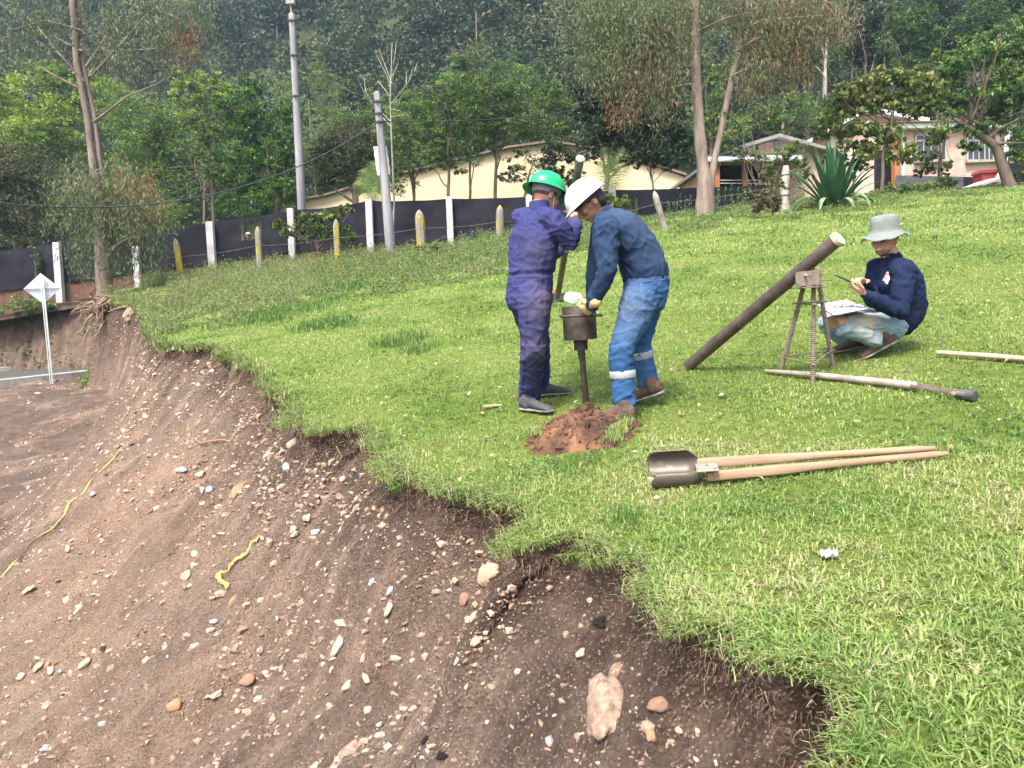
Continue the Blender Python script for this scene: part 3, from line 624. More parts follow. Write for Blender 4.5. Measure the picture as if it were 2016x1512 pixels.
T_('broadleaf_tree', 'lime green leafy tree rising highest at the upper left behind the dark spreading tree', 'tree', 42, [(60, 480), (70, 300), (80, 200)], [(60, 180, 75, 60), (-20, 230, 70, 80), (120, 240, 65, 65), (60, 290, 90, 60), (170, 180, 40, 40), (110, 150, 30, 25)], 'lime', .17, 1.0, tr=.2, tmean=.48, tvar=.28, group=TG)
T_('broadleaf_tree', 'soft green tree with sparse pale crown just right of the tall twin trunks', 'tree', 40, [(300, 470), (300, 330), (310, 220)], [(270, 230, 75, 60), (350, 260, 70, 55), (290, 320, 90, 60), (240, 390, 70, 60)], 'mid', .14, .85, tr=.14, tmean=.62, tvar=.25, group=TG)
T_('broadleaf_tree', 'small yellow-green topped tree between the soft green tree and the dense evergreen', 'tree', 37, [(400, 470), (402, 300), (405, 200)], [(400, 170, 38, 34), (385, 215, 48, 36), (440, 190, 28, 30), (360, 160, 25, 20)], 'lime', .15, .8, tr=.1, tmean=.45, tvar=.3, group=TG)
T_('broadleaf_tree', 'slender dark-stemmed tree with layered leaf sprays behind the fourth white post', 'tree', 29, [(420, 430), (418, 370), (412, 310), (405, 270)], [(370, 290, 60, 26), (440, 300, 50, 28), (400, 340, 70, 26), (350, 370, 60, 24), (455, 345, 40, 22), (300, 340, 45, 22), (410, 265, 40, 20), (330, 420, 60, 24)], 'mid', .13, .8, tr=.08, droop=.5, aspect=.35, tmean=.5, group=TG)
T_('evergreen_tree', 'dense bushy evergreen with bright yellow-green shoot tips, taller of the pair', 'tree', 35, [(480, 470), (478, 330), (475, 220)], [(475, 205, 48, 45), (455, 260, 55, 50), (510, 250, 45, 50), (470, 330, 70, 60), (490, 400, 75, 50), (435, 215, 25, 30)], 'ever', .13, 1.3, tr=.16, droop=-.5, tmean=.42, tvar=.25, clus=.12, group=TG)
T_('evergreen_tree', 'dense bushy evergreen, shorter of the pair, next to the tall leaning utility pole', 'tree', 34, [(545, 470), (546, 350), (548, 260)], [(548, 240, 32, 38), (540, 300, 42, 45), (565, 330, 38, 50), (550, 380, 50, 45)], 'ever', .13, 1.3, tr=.12, droop=-.5, tmean=.38, tvar=.25, clus=.12, group=TG)
T_('bamboo_clump', 'tall soft bamboo clump rising just right of the tall utility pole', 'bamboo', 47, [(640, 430), (636, 260), (632, 140)], [(632, 140, 26, 34), (640, 190, 40, 44), (650, 250, 48, 54), (620, 300, 45, 50), (665, 330, 50, 50)], 'bamboo', .15, .9, tr=.07, droop=.6, aspect=.22, tmean=.45, group=TG)
T_('bamboo_clump', 'lower pale bamboo clump just left of the tall utility pole', 'bamboo', 45, [(560, 430), (556, 260), (553, 190)], [(553, 175, 30, 26), (565, 215, 38, 40), (600, 260, 40, 44)], 'bamboo', .15, .9, tr=.07, droop=.6, aspect=.22, tmean=.5, group=TG)
T_('round_tree', 'dark round-headed tree with single stout trunk between the two utility poles', 'tree', 28, [(700, 400), (698, 360), (697, 320)], [(690, 270, 65, 42), (650, 320, 45, 45), (735, 320, 45, 45), (690, 345, 60, 30), (640, 365, 30, 22), (735, 365, 26, 18)], 'brown', .095, 1.1, tr=.17, tmean=.22, group=TG)
T_('broadleaf_tree', 'airy light green tree with many thin stems right of the shorter utility pole', 'tree', 31, [(815, 400), (812, 320), (805, 250)], [(800, 220, 50, 40), (770, 260, 45, 45), (840, 260, 50, 45), (800, 310, 55, 45), (780, 360, 45, 26)], 'mid', .105, .85, tr=.08, tmean=.62, tvar=.22, group=TG)
T_('broadleaf_tree', 'multi-stemmed green tree forking low before the cream wall left of the green helmet', 'tree', 29, [(882, 400), (884, 340), (882, 270), (880, 210)], [(880, 180, 55, 40), (850, 225, 45, 42), (915, 225, 50, 45), (880, 270, 60, 38), (850, 310, 42, 26), (905, 325, 40, 20)], 'mid', .105, .85, tr=.085, tmean=.5, tvar=.24, group=TG, branches=3)
T_('broadleaf_tree', 'tall leafy tree with paired slim stems before the peak of the cream gable', 'tree', 30, [(975, 400), (977, 320), (980, 240), (985, 190)], [(970, 165, 55, 38), (1020, 190, 55, 40), (950, 210, 45, 40), (1000, 240, 60, 40), (960, 270, 38, 24), (1040, 250, 38, 30)], 'mid', .105, .85, tr=.09, tmean=.48, tvar=.24, group=TG, branches=3)
T_('broadleaf_tree', 'bushy green tree between the two airy trees left of the green helmet', 'tree', 33, [(925, 400), (925, 300), (922, 230)], [(925, 190, 45, 40), (900, 240, 40, 36), (945, 250, 40, 40), (925, 290, 46, 30)], 'mid', .12, .9, tr=.08, tmean=.45, tvar=.25, group=TG)
T_('broadleaf_tree', 'green tree filling in behind the dark round-headed tree', 'tree', 38, [(730, 400), (732, 300), (735, 230)], [(740, 215, 48, 34), (690, 240, 40, 30), (775, 240, 40, 36), (740, 280, 40, 30)], 'bamboo', .13, .9, tr=.08, tmean=.35, tvar=.2, group=TG)
T_('broadleaf_tree', 'mid green tree standing right of the peak of the cream gable', 'tree', 34, [(1085, 400), (1086, 280), (1088, 220)], [(1080, 190, 44, 36), (1110, 230, 40, 36), (1060, 240, 36, 34), (1100, 270, 38, 22)], 'mid', .12, .9, tr=.08, tmean=.5, tvar=.25, group=TG)
T_('broadleaf_tree', 'bright leafy tree low behind the fence beside the bushy eucalyptus base', 'tree', 33, [(270, 470), (272, 400), (275, 370)], [(265, 390, 50, 34), (310, 410, 44, 34), (330, 450, 40, 24)], 'mid', .12, .9, tr=.07, tmean=.6, tvar=.25, group=TG)
T_('broadleaf_tree', 'lime green tree showing between the twin trunks and the soft green tree', 'tree', 45, [(215, 460), (218, 300), (220, 200)], [(215, 190, 44, 40), (235, 250, 44, 40), (200, 310, 46, 44), (250, 340, 40, 40)], 'lime', .16, .9, tr=.1, tmean=.35, tvar=.28, group=TG)
T_('broadleaf_tree', 'low leafy dark tree covering the peak of the cream gable above the green helmet', 'tree', 27.5, [(1030, 400), (1040, 350), (1050, 320)], [(1060, 300, 55, 26), (1110, 310, 48, 30), (1020, 340, 34, 24), (1150, 300, 34, 24), (1080, 340, 46, 22), (1125, 350, 36, 22)], 'dark', .11, .8, tr=.07, tmean=.6, tvar=.22, group=TG)
T_('broadleaf_tree', 'pale rounded tree crown showing above the airy trees against the hillside', 'tree', 52, [(960, 380), (955, 220), (950, 140)], [(940, 130, 50, 28), (1000, 135, 55, 30), (900, 160, 45, 28), (1040, 160, 40, 30)], 'bamboo', .19, 1, tr=.15, tmean=.25, group=TG)
T_('dense_tree', 'very dark dense tree with leaning trunk left of the large eucalyptus', 'tree', 27, [(1192, 400), (1196, 340), (1225, 270), (1240, 220)], [(1160, 190, 50, 48), (1215, 170, 55, 48), (1270, 200, 60, 55), (1180, 240, 58, 48), (1250, 260, 62, 44), (1310, 240, 50, 50), (1330, 300, 42, 34), (1270, 305, 50, 28), (1190, 285, 40, 22)], 'dark', .11, 1.15, tr=.13, tmean=.35, group=TG)
T_('dense_tree', 'thin-trunked dark tree hanging over the cream wall beside the large eucalyptus', 'tree', 26, [(1288, 395), (1284, 350), (1276, 320)], [(1262, 312, 34, 18), (1310, 318, 34, 20), (1290, 290, 40, 24)], 'dark', .11, .9, tr=.05, tmean=.4, group=TG)
T_('broadleaf_tree', 'bright green leafy tree seen right behind the straight eucalyptus trunk', 'tree', 28, [(1375, 400), (1400, 300), (1405, 220)], [(1405, 145, 30, 32), (1420, 200, 35, 34), (1440, 245, 40, 40), (1400, 250, 32, 38), (1360, 250, 35, 60)], 'mid', .12, .8, tr=.09, tmean=.6, tvar=.2, group=TG)
T_('shrub_tree', 'light green shrubby tree hiding the low tin roof beside the small brick gable', 'tree', 26, [(1490, 410), (1500, 350), (1505, 310)], [(1470, 300, 40, 18), (1520, 312, 42, 20), (1560, 300, 32, 24), (1450, 262, 40, 24), (1575, 340, 26, 30), (1520, 350, 36, 22)], 'mid', .09, .65, tr=.06, tmean=.66, tvar=.22, group=TG, branches=5, bark=BARKP)
T_('broadleaf_tree', 'wide green tree crown above the small brick gable roof', 'tree', 34, [(1540, 400), (1545, 300), (1545, 250)], [(1490, 235, 45, 28), (1545, 215, 50, 32), (1600, 225, 45, 34), (1520, 260, 40, 14)], 'mid', .13, 1.1, tr=.1, tmean=.55, group=TG)
T_('dense_tree', 'dark bushy tree filling the gap left of the brick house roofs', 'tree', 38, [(1620, 400), (1625, 300), (1625, 240)], [(1600, 260, 50, 40), (1650, 210, 50, 34), (1690, 180, 42, 30)], 'dark', .14, 1.2, tr=.14, tmean=.55, group=TG)
T_('broadleaf_tree', 'yellow-green tree with big drooping leaves before the pink brick house', 'tree', 22.5, [(1735, 372), (1738, 300), (1755, 240), (1765, 200)], [(1700, 165, 48, 24), (1755, 155, 50, 26), (1810, 165, 48, 28), (1660, 205, 48, 26), (1730, 205, 50, 26), (1795, 205, 52, 26), (1640, 250, 42, 28), (1690, 252, 40, 20), (1750, 258, 36, 24), (1840, 195, 30, 24), (1770, 300, 36, 26), (1710, 300, 26, 22), (1840, 275, 26, 14)], 'broad', .15, 1.5, tr=.06, droop=.9, flat=.3, aspect=.6, tmean=.5, tvar=.25, group=TG, bark=BARK, per=12)
T_('broadleaf_tree', 'large dark leafy tree with bent branch hanging over the house at the right edge', 'tree', 21, [(1990, 360), (1962, 290), (1920, 260), (1880, 235)], [(1960, 90, 66, 50), (1900, 130, 52, 44), (1990, 150, 56, 54), (1940, 190, 60, 40), (1880, 200, 42, 32), (1990, 230, 46, 40), (1910, 245, 36, 24), (2010, 290, 36, 36), (2040, 60, 60, 60), (1905, 290, 18, 18)], 'mid', .12, 1.05, tr=.16, droop=.5, tmean=.42, tvar=.25, group=TG)
T_('broadleaf_tree', 'yellowish tipped branchy tree above the house at the upper right', 'tree', 26, [(1850, 380), (1855, 200), (1865, 130)], [(1855, 120, 30, 26), (1895, 100, 30, 30), (1870, 160, 32, 24)], 'broad', .13, .8, tr=.08, tmean=.45, group=TG)
DG = 'dark forest trees on the slope above the houses'
for i, (x_, yb, yt, lb) in enumerate([(1590, 250, 60, 'dark forest tree nearest the white trunk at the top right'), (1700, 200, 20, 'dark forest tree above the yellow-green broadleaf tree'), (1745, 215, 40, 'dark forest tree with pale trunk in shade, second right of the white trunk'), (1790, 200, 30, 'dark forest tree with bluish crown near the top right'), (1845, 190, 10, 'dark forest tree left of the upper right corner tree'), (1540, 220, 90, 'dark forest tree peeping between the eucalyptus leaves'), (1930, 170, 0, 'dark forest tree behind the corner tree at top right'), (1990, 130, -20, 'dark forest tree in the extreme upper right corner')]):
    T_('forest_tree', lb, 'tree', 44+i % 3*3, [(x_, yb+60), (x_+4, yb-30), (x_+2, yt+40)], [(x_, yt+10, 50, 40), (x_-30, yt+55, 42, 34), (x_+34, yt+50, 42, 36), (x_, yt+90, 40, 24)], 'dark' if i % 3 else 'mid', .17, .95, tr=.13, tmean=.30, group=DG, bark=BARKP if i % 2 else BARK)
T_('broadleaf_tree', 'leafy green tree screening the gap between the agave and the pink wing', 'tree', 24, [(1680, 375), (1682, 330), (1680, 290)], [(1660, 290, 34, 26), (1700, 300, 34, 26), (1680, 335, 36, 20), (1640, 320, 24, 20)], 'mid', .12, .8, tr=.05, tmean=.6, tvar=.25, group=TG)
T_('broadleaf_tree', 'thin straggly sapling in front of the left barred window', 'tree', 23.5, [(1848, 368), (1850, 300), (1852, 240)], [(1830, 300, 22, 18), (1850, 250, 24, 20), (1822, 335, 22, 14), (1862, 330, 16, 12)], 'broad', .12, .7, tr=.035, droop=.7, tmean=.45, tvar=.25, group=TG, per=12)
# bare white trunk and bare dead tree
def bare(name, label, Y, stem, twigs, r0, mat):
    bp = W(*stem[0], Y); g0 = gz(bp[0], bp[1]); root = thing(name, label, 'tree', (bp[0], bp[1], g0)); mb = MB()
    P_ = [A3(bp[0], bp[1], g0-.1)]+[W(*p, Y) for p in stem[1:]]; mb.tube(P_, list(np.linspace(r0, r0*.25, len(P_))), 8); mb.build('trunk', mat, root, True)
    mb = MB()
    for tw in twigs: mb.tube([W(*p, Y+rng.normal()*.15*i) for i, p in enumerate(tw)], list(np.linspace(r0*.32, r0*.10, len(tw))), 6)
    mb.build('branches', mat, root, True); return root
bare('bare_tree', 'leafless pale grey sapling rising behind the shorter utility pole', 23.4, [(778, 500), (773, 460), (776, 400), (772, 300), (768, 200), (772, 85)],
     [[(772, 165), (755, 120), (746, 95)], [(772, 150), (784, 125), (788, 100)], [(770, 170), (760, 145), (742, 110)], [(768, 190), (745, 160), (733, 130)], [(773, 140), (778, 105), (780, 82)], [(770, 205), (790, 180), (805, 160), (812, 135)], [(800, 168), (800, 140), (796, 118)], [(806, 158), (816, 140), (822, 122)], [(770, 240), (745, 215), (720, 190), (704, 155)], [(735, 205), (720, 180), (716, 150)], [(770, 230), (800, 225)], [(770, 250), (748, 225), (745, 200)], [(771, 215), (785, 218), (795, 205)], [(775, 120), (782, 108)]], .045, BARKW)
bare('bare_tree', 'straight white trunk standing out against the dark forest at upper right', 40, [(1622, 260), (1624, 180), (1625, 130), (1627, 85), (1630, 40)], [[(1626, 120), (1618, 90), (1612, 60)], [(1625, 150), (1606, 130)]], .13, BARKW)
# eucalyptus trees: tall bare stems, long drooping leaves
def euc(name, label, Y, stems, limbs, tufts, r0, leafn, bark, leaf='euc', extra=None):
    bp = W(*stems[0][0][:2], Y); g0 = gz(bp[0], bp[1]); root = thing(name, label, 'tree', (bp[0], bp[1], g0))
    mb = MB()
    for k, st in enumerate(stems):
        P_ = [W(*p[:2], Y+(.15*k)) for p in st]
        if k == 0: P_[0][2] = g0-.15
        Q = np.vstack([wob(a, b, 5, .015)[(0 if i == 0 else 1):] for i, (a, b) in enumerate(zip(P_[:-1], P_[1:]))])
        rr_ = np.interp(np.linspace(0, 1, len(Q)), np.linspace(0, 1, len(st)), [p[2]*Y/FPX/2 for p in st])*(1+.10*rng.normal(size=len(Q))*.5)
        mb.tube(Q, list(rr_), 14)
    me = mb.mesh('trunk', True); link('trunk', me, bark, root)
    mb = MB()
    for lm in limbs:
        P_ = np.array([W(p[0], p[1], Y+rng.normal()*.3*i) for i, p in enumerate(lm)]); mb.tube(P_, list(np.linspace(.034, .010, len(P_))), 7)
    mb.build('branches', bark, root, True)
    def cloud(tf, mat, nm):
        L = []
        for (x_, y_, rx, ry_, n, tm) in tf:
            c0 = W(x_, y_, Y); s = Y/FPX; n = int(n*1.15); nc = max(4, n//18); cc = c0+rng.normal(size=(nc, 3))*[rx*s*.5, rx*s*.45, ry_*s*.5]
            ids = rng.integers(0, nc, n); p = cc[ids]+rng.normal(size=(n, 3))*[.14, .14, .22]
            L.append(leafcloud(p, 0, n, rng.uniform(.08, .19, n), np.clip(tm-.08+rng.normal(size=n)*.16+rng.normal(size=nc)[ids]*.15, 0, 1), 1.6, .1, .17))
        V, F, a = joinv(L); link(nm, fastmesh(nm, V, F[:1], False, a), mat, root)
    cloud(tufts, LM[leaf], 'crown')
    if extra: cloud(extra, LM['rust'], 'dry_leaves')
    return root
euc('eucalyptus_tree', 'tall eucalyptus with straight bare trunk and second leaning stem, right of the white helmet', 21,
    [[(1388, 412, 38), (1389, 370, 33), (1384, 330, 24), (1376, 250, 21), (1369, 120, 20), (1370, -40, 18), (1372, -200, 15)], [(1396, 400, 17), (1400, 350, 15), (1412, 290, 13), (1440, 160, 12), (1458, 80, 11), (1470, 10, 10), (1480, -60, 8)]],
    [[(1366, 115), (1330, 85), (1280, 78), (1240, 60)], [(1362, 130), (1310, 140), (1270, 130)], [(1362, 165), (1300, 175), (1230, 215)], [(1362, 90), (1300, 50), (1200, 20)], [(1378, 60), (1430, 35), (1500, 20)], [(1440, 150), (1480, 130), (1500, 115), (1540, 110)], [(1452, 100), (1490, 75), (1560, 60)], [(1425, 220), (1460, 250), (1480, 250)], [(1370, 20), (1330, -10), (1250, -40)], [(1362, 150), (1320, 130), (1190, 100)], [(1460, 60), (1500, 40), (1620, 30)]],
    [(1180, 20, 70, 50, 2600, .42), (1240, 70, 80, 50, 3200, .5), (1180, 110, 55, 40, 1500, .5), (1290, 20, 80, 40, 2600, .5), (1290, 110, 75, 50, 3000, .6), (1230, 160, 60, 45, 1900, .68), (1300, 180, 55, 40, 1400, .7), (1340, 60, 50, 60, 1700, .5), (1420, 10, 60, 36, 1500, .55), (1500, 30, 80, 45, 2800, .62), (1560, 60, 70, 55, 2800, .78), (1500, 90, 70, 45, 2200, .65), (1570, 10, 90, 40, 2600, .8), (1630, 40, 50, 60, 1700, .85), (1490, 150, 60, 45, 1100, .75), (1540, 130, 50, 45, 1200, .8), (1470, 200, 55, 40, 420, .75), (1240, 220, 40, 20, 300, .8), (1160, 60, 40, 70, 700, .4)],
    .2, 0, BARKP, extra=[(1205, 218, 26, 14, 90, .7), (1238, 226, 18, 14, 50, .6)])
euc('eucalyptus_tree', 'tall twin-stemmed eucalyptus with bushy regrowth round its base near the road sign', 20.5,
    [[(205, 568, 34), (202, 500, 28), (196, 400, 20), (183, 330, 13), (174, 250, 11), (150, 120, 12), (142, 0, 11), (136, -120, 9)], [(206, 500, 16), (203, 400, 14), (198, 330, 11), (189, 250, 10), (163, 120, 10), (153, 0, 9), (146, -80, 8)]],
    [[(165, 160), (120, 110), (80, 60), (40, 20)], [(180, 150), (240, 85), (290, 25)], [(175, 150), (200, 110), (250, 100), (310, 95)], [(166, 180), (110, 150), (50, 115)], [(170, 130), (210, 70), (230, 20)], [(160, 100), (100, 70), (60, -10)], [(185, 240), (250, 190), (320, 160)], [(200, 480), (150, 400), (120, 370)], [(200, 470), (250, 420), (290, 400)], [(198, 440), (170, 380), (150, 330)], [(200, 500), (250, 470), (320, 460)], [(200, 430), (230, 380), (270, 350)], [(160, 60), (90, 40), (20, 60)]],
    [(60, 30, 80, 50, 900, .38), (20, 90, 60, 50, 500, .35), (110, 70, 50, 50, 500, .4), (250, 20, 70, 50, 900, .5), (320, 60, 60, 50, 800, .5), (300, 110, 70, 45, 700, .5), (220, 90, 50, 50, 500, .45), (340, 10, 60, 40, 600, .5), (380, 50, 50, 50, 500, .4), (130, 130, 60, 50, 300, .4), (260, 150, 60, 40, 300, .45),
     (190, 395, 60, 40, 1500, .40), (145, 425, 50, 40, 1000, .36), (255, 395, 55, 40, 1200, .55), (225, 450, 75, 45, 2000, .38), (290, 445, 45, 36, 900, .55), (180, 495, 55, 38, 1100, .34), (290, 500, 40, 30, 500, .3), (130, 370, 40, 30, 400, .5), (200, 360, 50, 30, 600, .75), (250, 355, 40, 25, 400, .85), (240, 520, 40, 30, 300, .3), (200, 540, 30, 30, 250, .3)],
    .2, 0, BARKP, extra=[(362, 92, 26, 26, 200, .6), (345, 82, 16, 10, 60, .6), (270, 370, 40, 18, 90, .6), (300, 405, 22, 10, 60, .6), (260, 385, 40, 20, 60, .5)])
# hillside forest: nobody could count it
hp = []
n = 2300; yy = 62+150*rng.random(n)**1.15; xx = rng.uniform(-.86, .86, n)*(yy+5)
px_, py_ = proj(xx, yy, HZ(xx, yy)); k = (px_ > -150) & (px_ < 2170) & (py_ > -260); xx, yy = xx[k], yy[k]; n = len(xx)
Rc = rng.uniform(1.5, 5.0, n); H = rng.uniform(3.5, 9, n); z0 = HZ(xx, yy)
per = np.clip((1.0e6/(yy**1.75)*Rc/3).astype(int), 120, 520); ids = np.repeat(np.arange(n), per); N = len(ids)
sub = 9; so_ = rng.normal(size=(n, sub, 3)); so_ /= np.linalg.norm(so_, axis=2)[:, :, None]; so_[:, :, 2] = np.abs(so_[:, :, 2])*1.1-.25
s_ = rng.integers(0, sub, N); d = rng.normal(size=(N, 3)); d /= np.linalg.norm(d, axis=1)[:, None]
cen = np.stack([xx, yy, z0+H*.8], -1)[ids]+so_[ids, s_]*(Rc[ids]*.68)[:, None]*[1, 1, .9]
p = cen+d*(Rc[ids]*.40*rng.uniform(.5, 1.1, N))[:, None]
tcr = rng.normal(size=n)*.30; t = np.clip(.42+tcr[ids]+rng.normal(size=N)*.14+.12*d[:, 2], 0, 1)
hp.append(leafcloud(p, 0, N, (.0052*yy[ids]+.05)*rng.uniform(.6, 1.3, N), t, .2, .5, .6))
V, F, a = joinv(hp)
FOR = leafmat('leaf_forest', [(0, (.014, .03, .013)), (.45, (.035, .062, .022)), (.75, (.065, .10, .032)), (.92, (.11, .145, .045)), (1, (.16, .16, .08))], .3, .03, .35, (.06, .06, .03))
meta(link('forest', fastmesh('forest', V, F[:1], False, a), FOR), kind='stuff')
mb = MB(); k = rng.choice(n, 90, replace=False)
V_, Fq = [], []
for i, j in enumerate(k):
    r_ = .06+.0007*yy[j]; a0 = rng.normal()*.3; bs = A3(xx[j]+rng.normal()*2, yy[j]-Rc[j]*.7, float(z0[j])-.5); tp_ = bs+A3(a0, 0, H[j]*rng.uniform(.9, 1.6))
    for c_, rr_ in ((bs, r_), (tp_, r_*.5)):
        for q_ in range(4): V_.append([c_[0]+rr_*math.cos(q_*1.571+.4), c_[1]+rr_*math.sin(q_*1.571+.4), c_[2]])
    for q_ in range(4): Fq.append([i*8+q_, i*8+(q_+1) % 4, i*8+4+(q_+1) % 4, i*8+4+q_])
meta(link('forest_trunks', fastmesh('forest_trunks', np.array(V_), np.array(Fq)), BARKP), kind='stuff')
# ------------------------------------------------------------------ stones on the bank
def ico(sub=1):
    bm = bmesh.new(); bmesh.ops.create_icosphere(bm, subdivisions=sub, radius=1); V = np.array([v.co[:] for v in bm.verts]); F = np.array([[v.index for v in f.verts] for f in bm.faces]); bm.free(); return V, F
IV1, IF1 = ico(1); IV3, IF3 = ico(4)
def stonemat(nm, a, b_, c=None, sc_=14): return M(nm, a, b_, sc_, .85, bmp=.5, bd=.004, col3=c)
STM = [stonemat('stone_tan', (.40, .31, .22), (.26, .19, .13)), stonemat('stone_pale', (.40, .345, .285), (.25, .20, .155)), stonemat('stone_grey', (.30, .30, .31), (.20, .20, .21)),
       stonemat('stone_brown', (.26, .16, .11), (.17, .11, .08)), stonemat('stone_rust', (.42, .20, .10), (.26, .15, .10)), stonemat('stone_blue_grey', (.33, .36, .42), (.24, .25, .29))]
# loose gravel
rawm, nt, b, co = base('gravel', .9, 0, .2)
at = nt.nodes.new('ShaderNodeAttribute'); at.attribute_name = 't'
nt.links.new(ramp(nt, [(0, (.15, .105, .078)), (.35, (.27, .19, .14)), (.6, (.38, .275, .20)), (.78, (.38, .30, .23)), (.88, (.24, .24, .25)), (.94, (.44, .39, .33)), (1, (.40, .20, .11))], at.outputs['Fac']), b.inputs['Base Color'])
GRV = rawm
gl = []
SP = []   # chosen spots by area of each cell as seen from the front of the bank
cellA = np.linalg.norm(P[1:, 1:]-P[:-1, :-1], axis=2)**2
def pick(n, pw, rmin=0, rmax=25, vmin=10):
    Wt = cellA/np.maximum(rE[:-1, None], 1.0)**pw; Wt = Wt*(rE[:-1, None] < rmax)*(rE[:-1, None] >= rmin)*(UL[:-1, None] > 2.2); Wt[:, :vmin] = 0
    k = rng.choice(Wt.size, n, p=(Wt/Wt.sum()).ravel()); return k//Wt.shape[1], k % Wt.shape[1]
def stonesoup(n, pw, s0, s1, tfun, sink=.35, rmax=25):
    iu, iv = pick(n, pw, 0, rmax); f = rng.random((n, 2)); p = P[iu, iv]*(1-f[:, :1])+P[iu+1, iv+1]*f[:, :1]
    d = np.linalg.norm(p, axis=1)
    cl = np.clip(.5+.9*fbm(p[:, 0]*1.1, p[:, 1]*1.1, p[:, 2]*1.1, 3), 0, 1); k = rng.random(n) < .25+.75*cl; p, d = p[k], d[k]; n = len(p)
    s = s0*(s1/s0)**(rng.random(n)**2.2)*np.clip(d/3.0, .8, 1.7)
    Q = IV1[None]*(1+.28*rng.normal(size=(n, len(IV1), 1)))*rng.uniform(.45, 1.15, (n, 1, 3))
    a = rng.uniform(0, 6.28, n); ca, sa = np.cos(a), np.sin(a); b2 = rng.normal(size=n)*.4
    X_, Y_, Z_ = Q[:, :, 0], Q[:, :, 1], Q[:, :, 2]*.75
    Q = np.stack([X_*ca[:, None]-Y_*sa[:, None], X_*sa[:, None]+Y_*ca[:, None], Z_+X_*b2[:, None]*.5], -1)*s[:, None, None]
    Q = Q+p[:, None]; Q[:, :, 2] += (s*sink*.6)[:, None]
    F = IF1[None]+np.arange(n)[:, None, None]*len(IV1)
    return Q.reshape(-1, 3), np.zeros((0, 4), int), F.reshape(-1, 3), np.repeat(tfun(n), len(IV1))
V, F, a = joinv([stonesoup(34000, .9, .006, .014, lambda n: np.clip(rng.beta(2, 3, n), 0, .85)), stonesoup(52000, .95, .007, .020, lambda n: rng.beta(2, 4, n)*.62, sink=-.2), stonesoup(15000, .7, .010, .028, lambda n: np.clip(rng.beta(2, 1.8, n), 0, 1)), stonesoup(16000, 1.3, .003, .008, lambda n: rng.beta(2, 4, n), rmax=6)])
meta(link('gravel', fastmesh('gravel', V, F[1:], False, a), GRV), kind='stuff')
# individual stones
def stonemesh(seed, el=(1, .75, .6), ang_=.25, sub=None):
    V = (IV3 if sub is None else sub[0]).copy(); o = seed*17.3
    r = 1+ang_*fbm(V[:, 0]*1.1+o, V[:, 1]*1.1, V[:, 2]*1.1, 3)+.05*pn(V[:, 0]*5+o, V[:, 1]*5, V[:, 2]*5)
    V = V*r[:, None]
    for k in range(6):      # facets
        d = nrm(np.random.default_rng(seed*7+k).normal(size=3)); h = V@d; m = h > .72; V[m] -= np.outer(h[m]-.72, d)*.8
    return fastmesh('stone', V*np.array(el), IF3 if sub is None else sub[1], True)
IV2 = ico(3)
protos = [[stonemesh(k*10+j, (1, rng.uniform(.55, .85), rng.uniform(.4, .65)), .3, IV2) for k in range(3)] for j in range(6)]
for j in range(6):
    for m_ in protos[j]: m_.materials.append(STM[j])
def orient(n, yaw):
    z = Vector(n).normalized(); x = Vector((math.cos(yaw), math.sin(yaw), 0)); x = (x-z*x.dot(z)).normalized(); y = z.cross(x)
    return Matrix((x, y, z)).transposed().to_quaternion()
def putstone(me, p, n, s, yaw, label, group=None, sink=.15, name='stone'):
    o = bpy.data.objects.new(name, me); C.objects.link(o); o.rotation_mode = 'QUATERNION'; o.rotation_quaternion = orient(n, yaw)
    o.location = Vector(p)+Vector(n)*s*sink; o.scale = (s, s, s); return meta(o, label, 'stone', group)
KC = ['tan', 'pale cream', 'grey', 'brown', 'rust-coloured', 'blue-grey']; SHP = ['rounded', 'flattish', 'chunky']
def where(px, py):
    if py < 720: return 'high on the bank near the road sign'
    if px < 520: return 'left of the long yellow tape' if py < 900 and px < 300 else ('between the two yellow tapes' if py < 1130 else ('at the lower left of the bank' if py < 1330 else 'by the bottom left edge of the picture'))
    if px < 900: return 'on the bank below the grassy notch' if py < 1060 else ('in mid bank right of the short yellow tape' if py < 1260 else 'low on the bank left of the long boulder' if px < 660 else 'between the two largest boulders')
    return 'on the upper bank under the turf corner' if py < 1230 else ('beside the largest boulder' if px < 1330 else 'in the hollow right of the boulders')
iu, iv = pick(215, .9, 0, 17, 14)
for k in range(len(iu)):
    p = P[iu[k], iv[k]]; j = rng.choice(6, p=[.32, .26, .14, .14, .05, .09]); d = np.linalg.norm(p)
    n_ = nrm(np.cross(P[iu[k]+2, iv[k]]-P[iu[k]-2, iv[k]], P[iu[k], iv[k]+2]-P[iu[k], iv[k]-2])) if iu[k] < nu-3 and iv[k] < nv-3 else A3(0, 0, 1)
    if n_[2] < 0: n_ = -n_
    kk = int(rng.integers(3)); qx, qy = proj(p[0], p[1], p[2]); sz = rng.uniform(.012, .030); w_ = where(float(qx), float(qy)); big = 'small' if sz < .021 else 'fist-sized'
    putstone(protos[j][kk], p, n_, sz*np.clip(d/3.2, .75, 1.7), rng.uniform(0, 6.28), f'{big} {SHP[kk]} {KC[j]} stone {w_}', f'{big} {SHP[kk]} {KC[j]} stones '+w_)
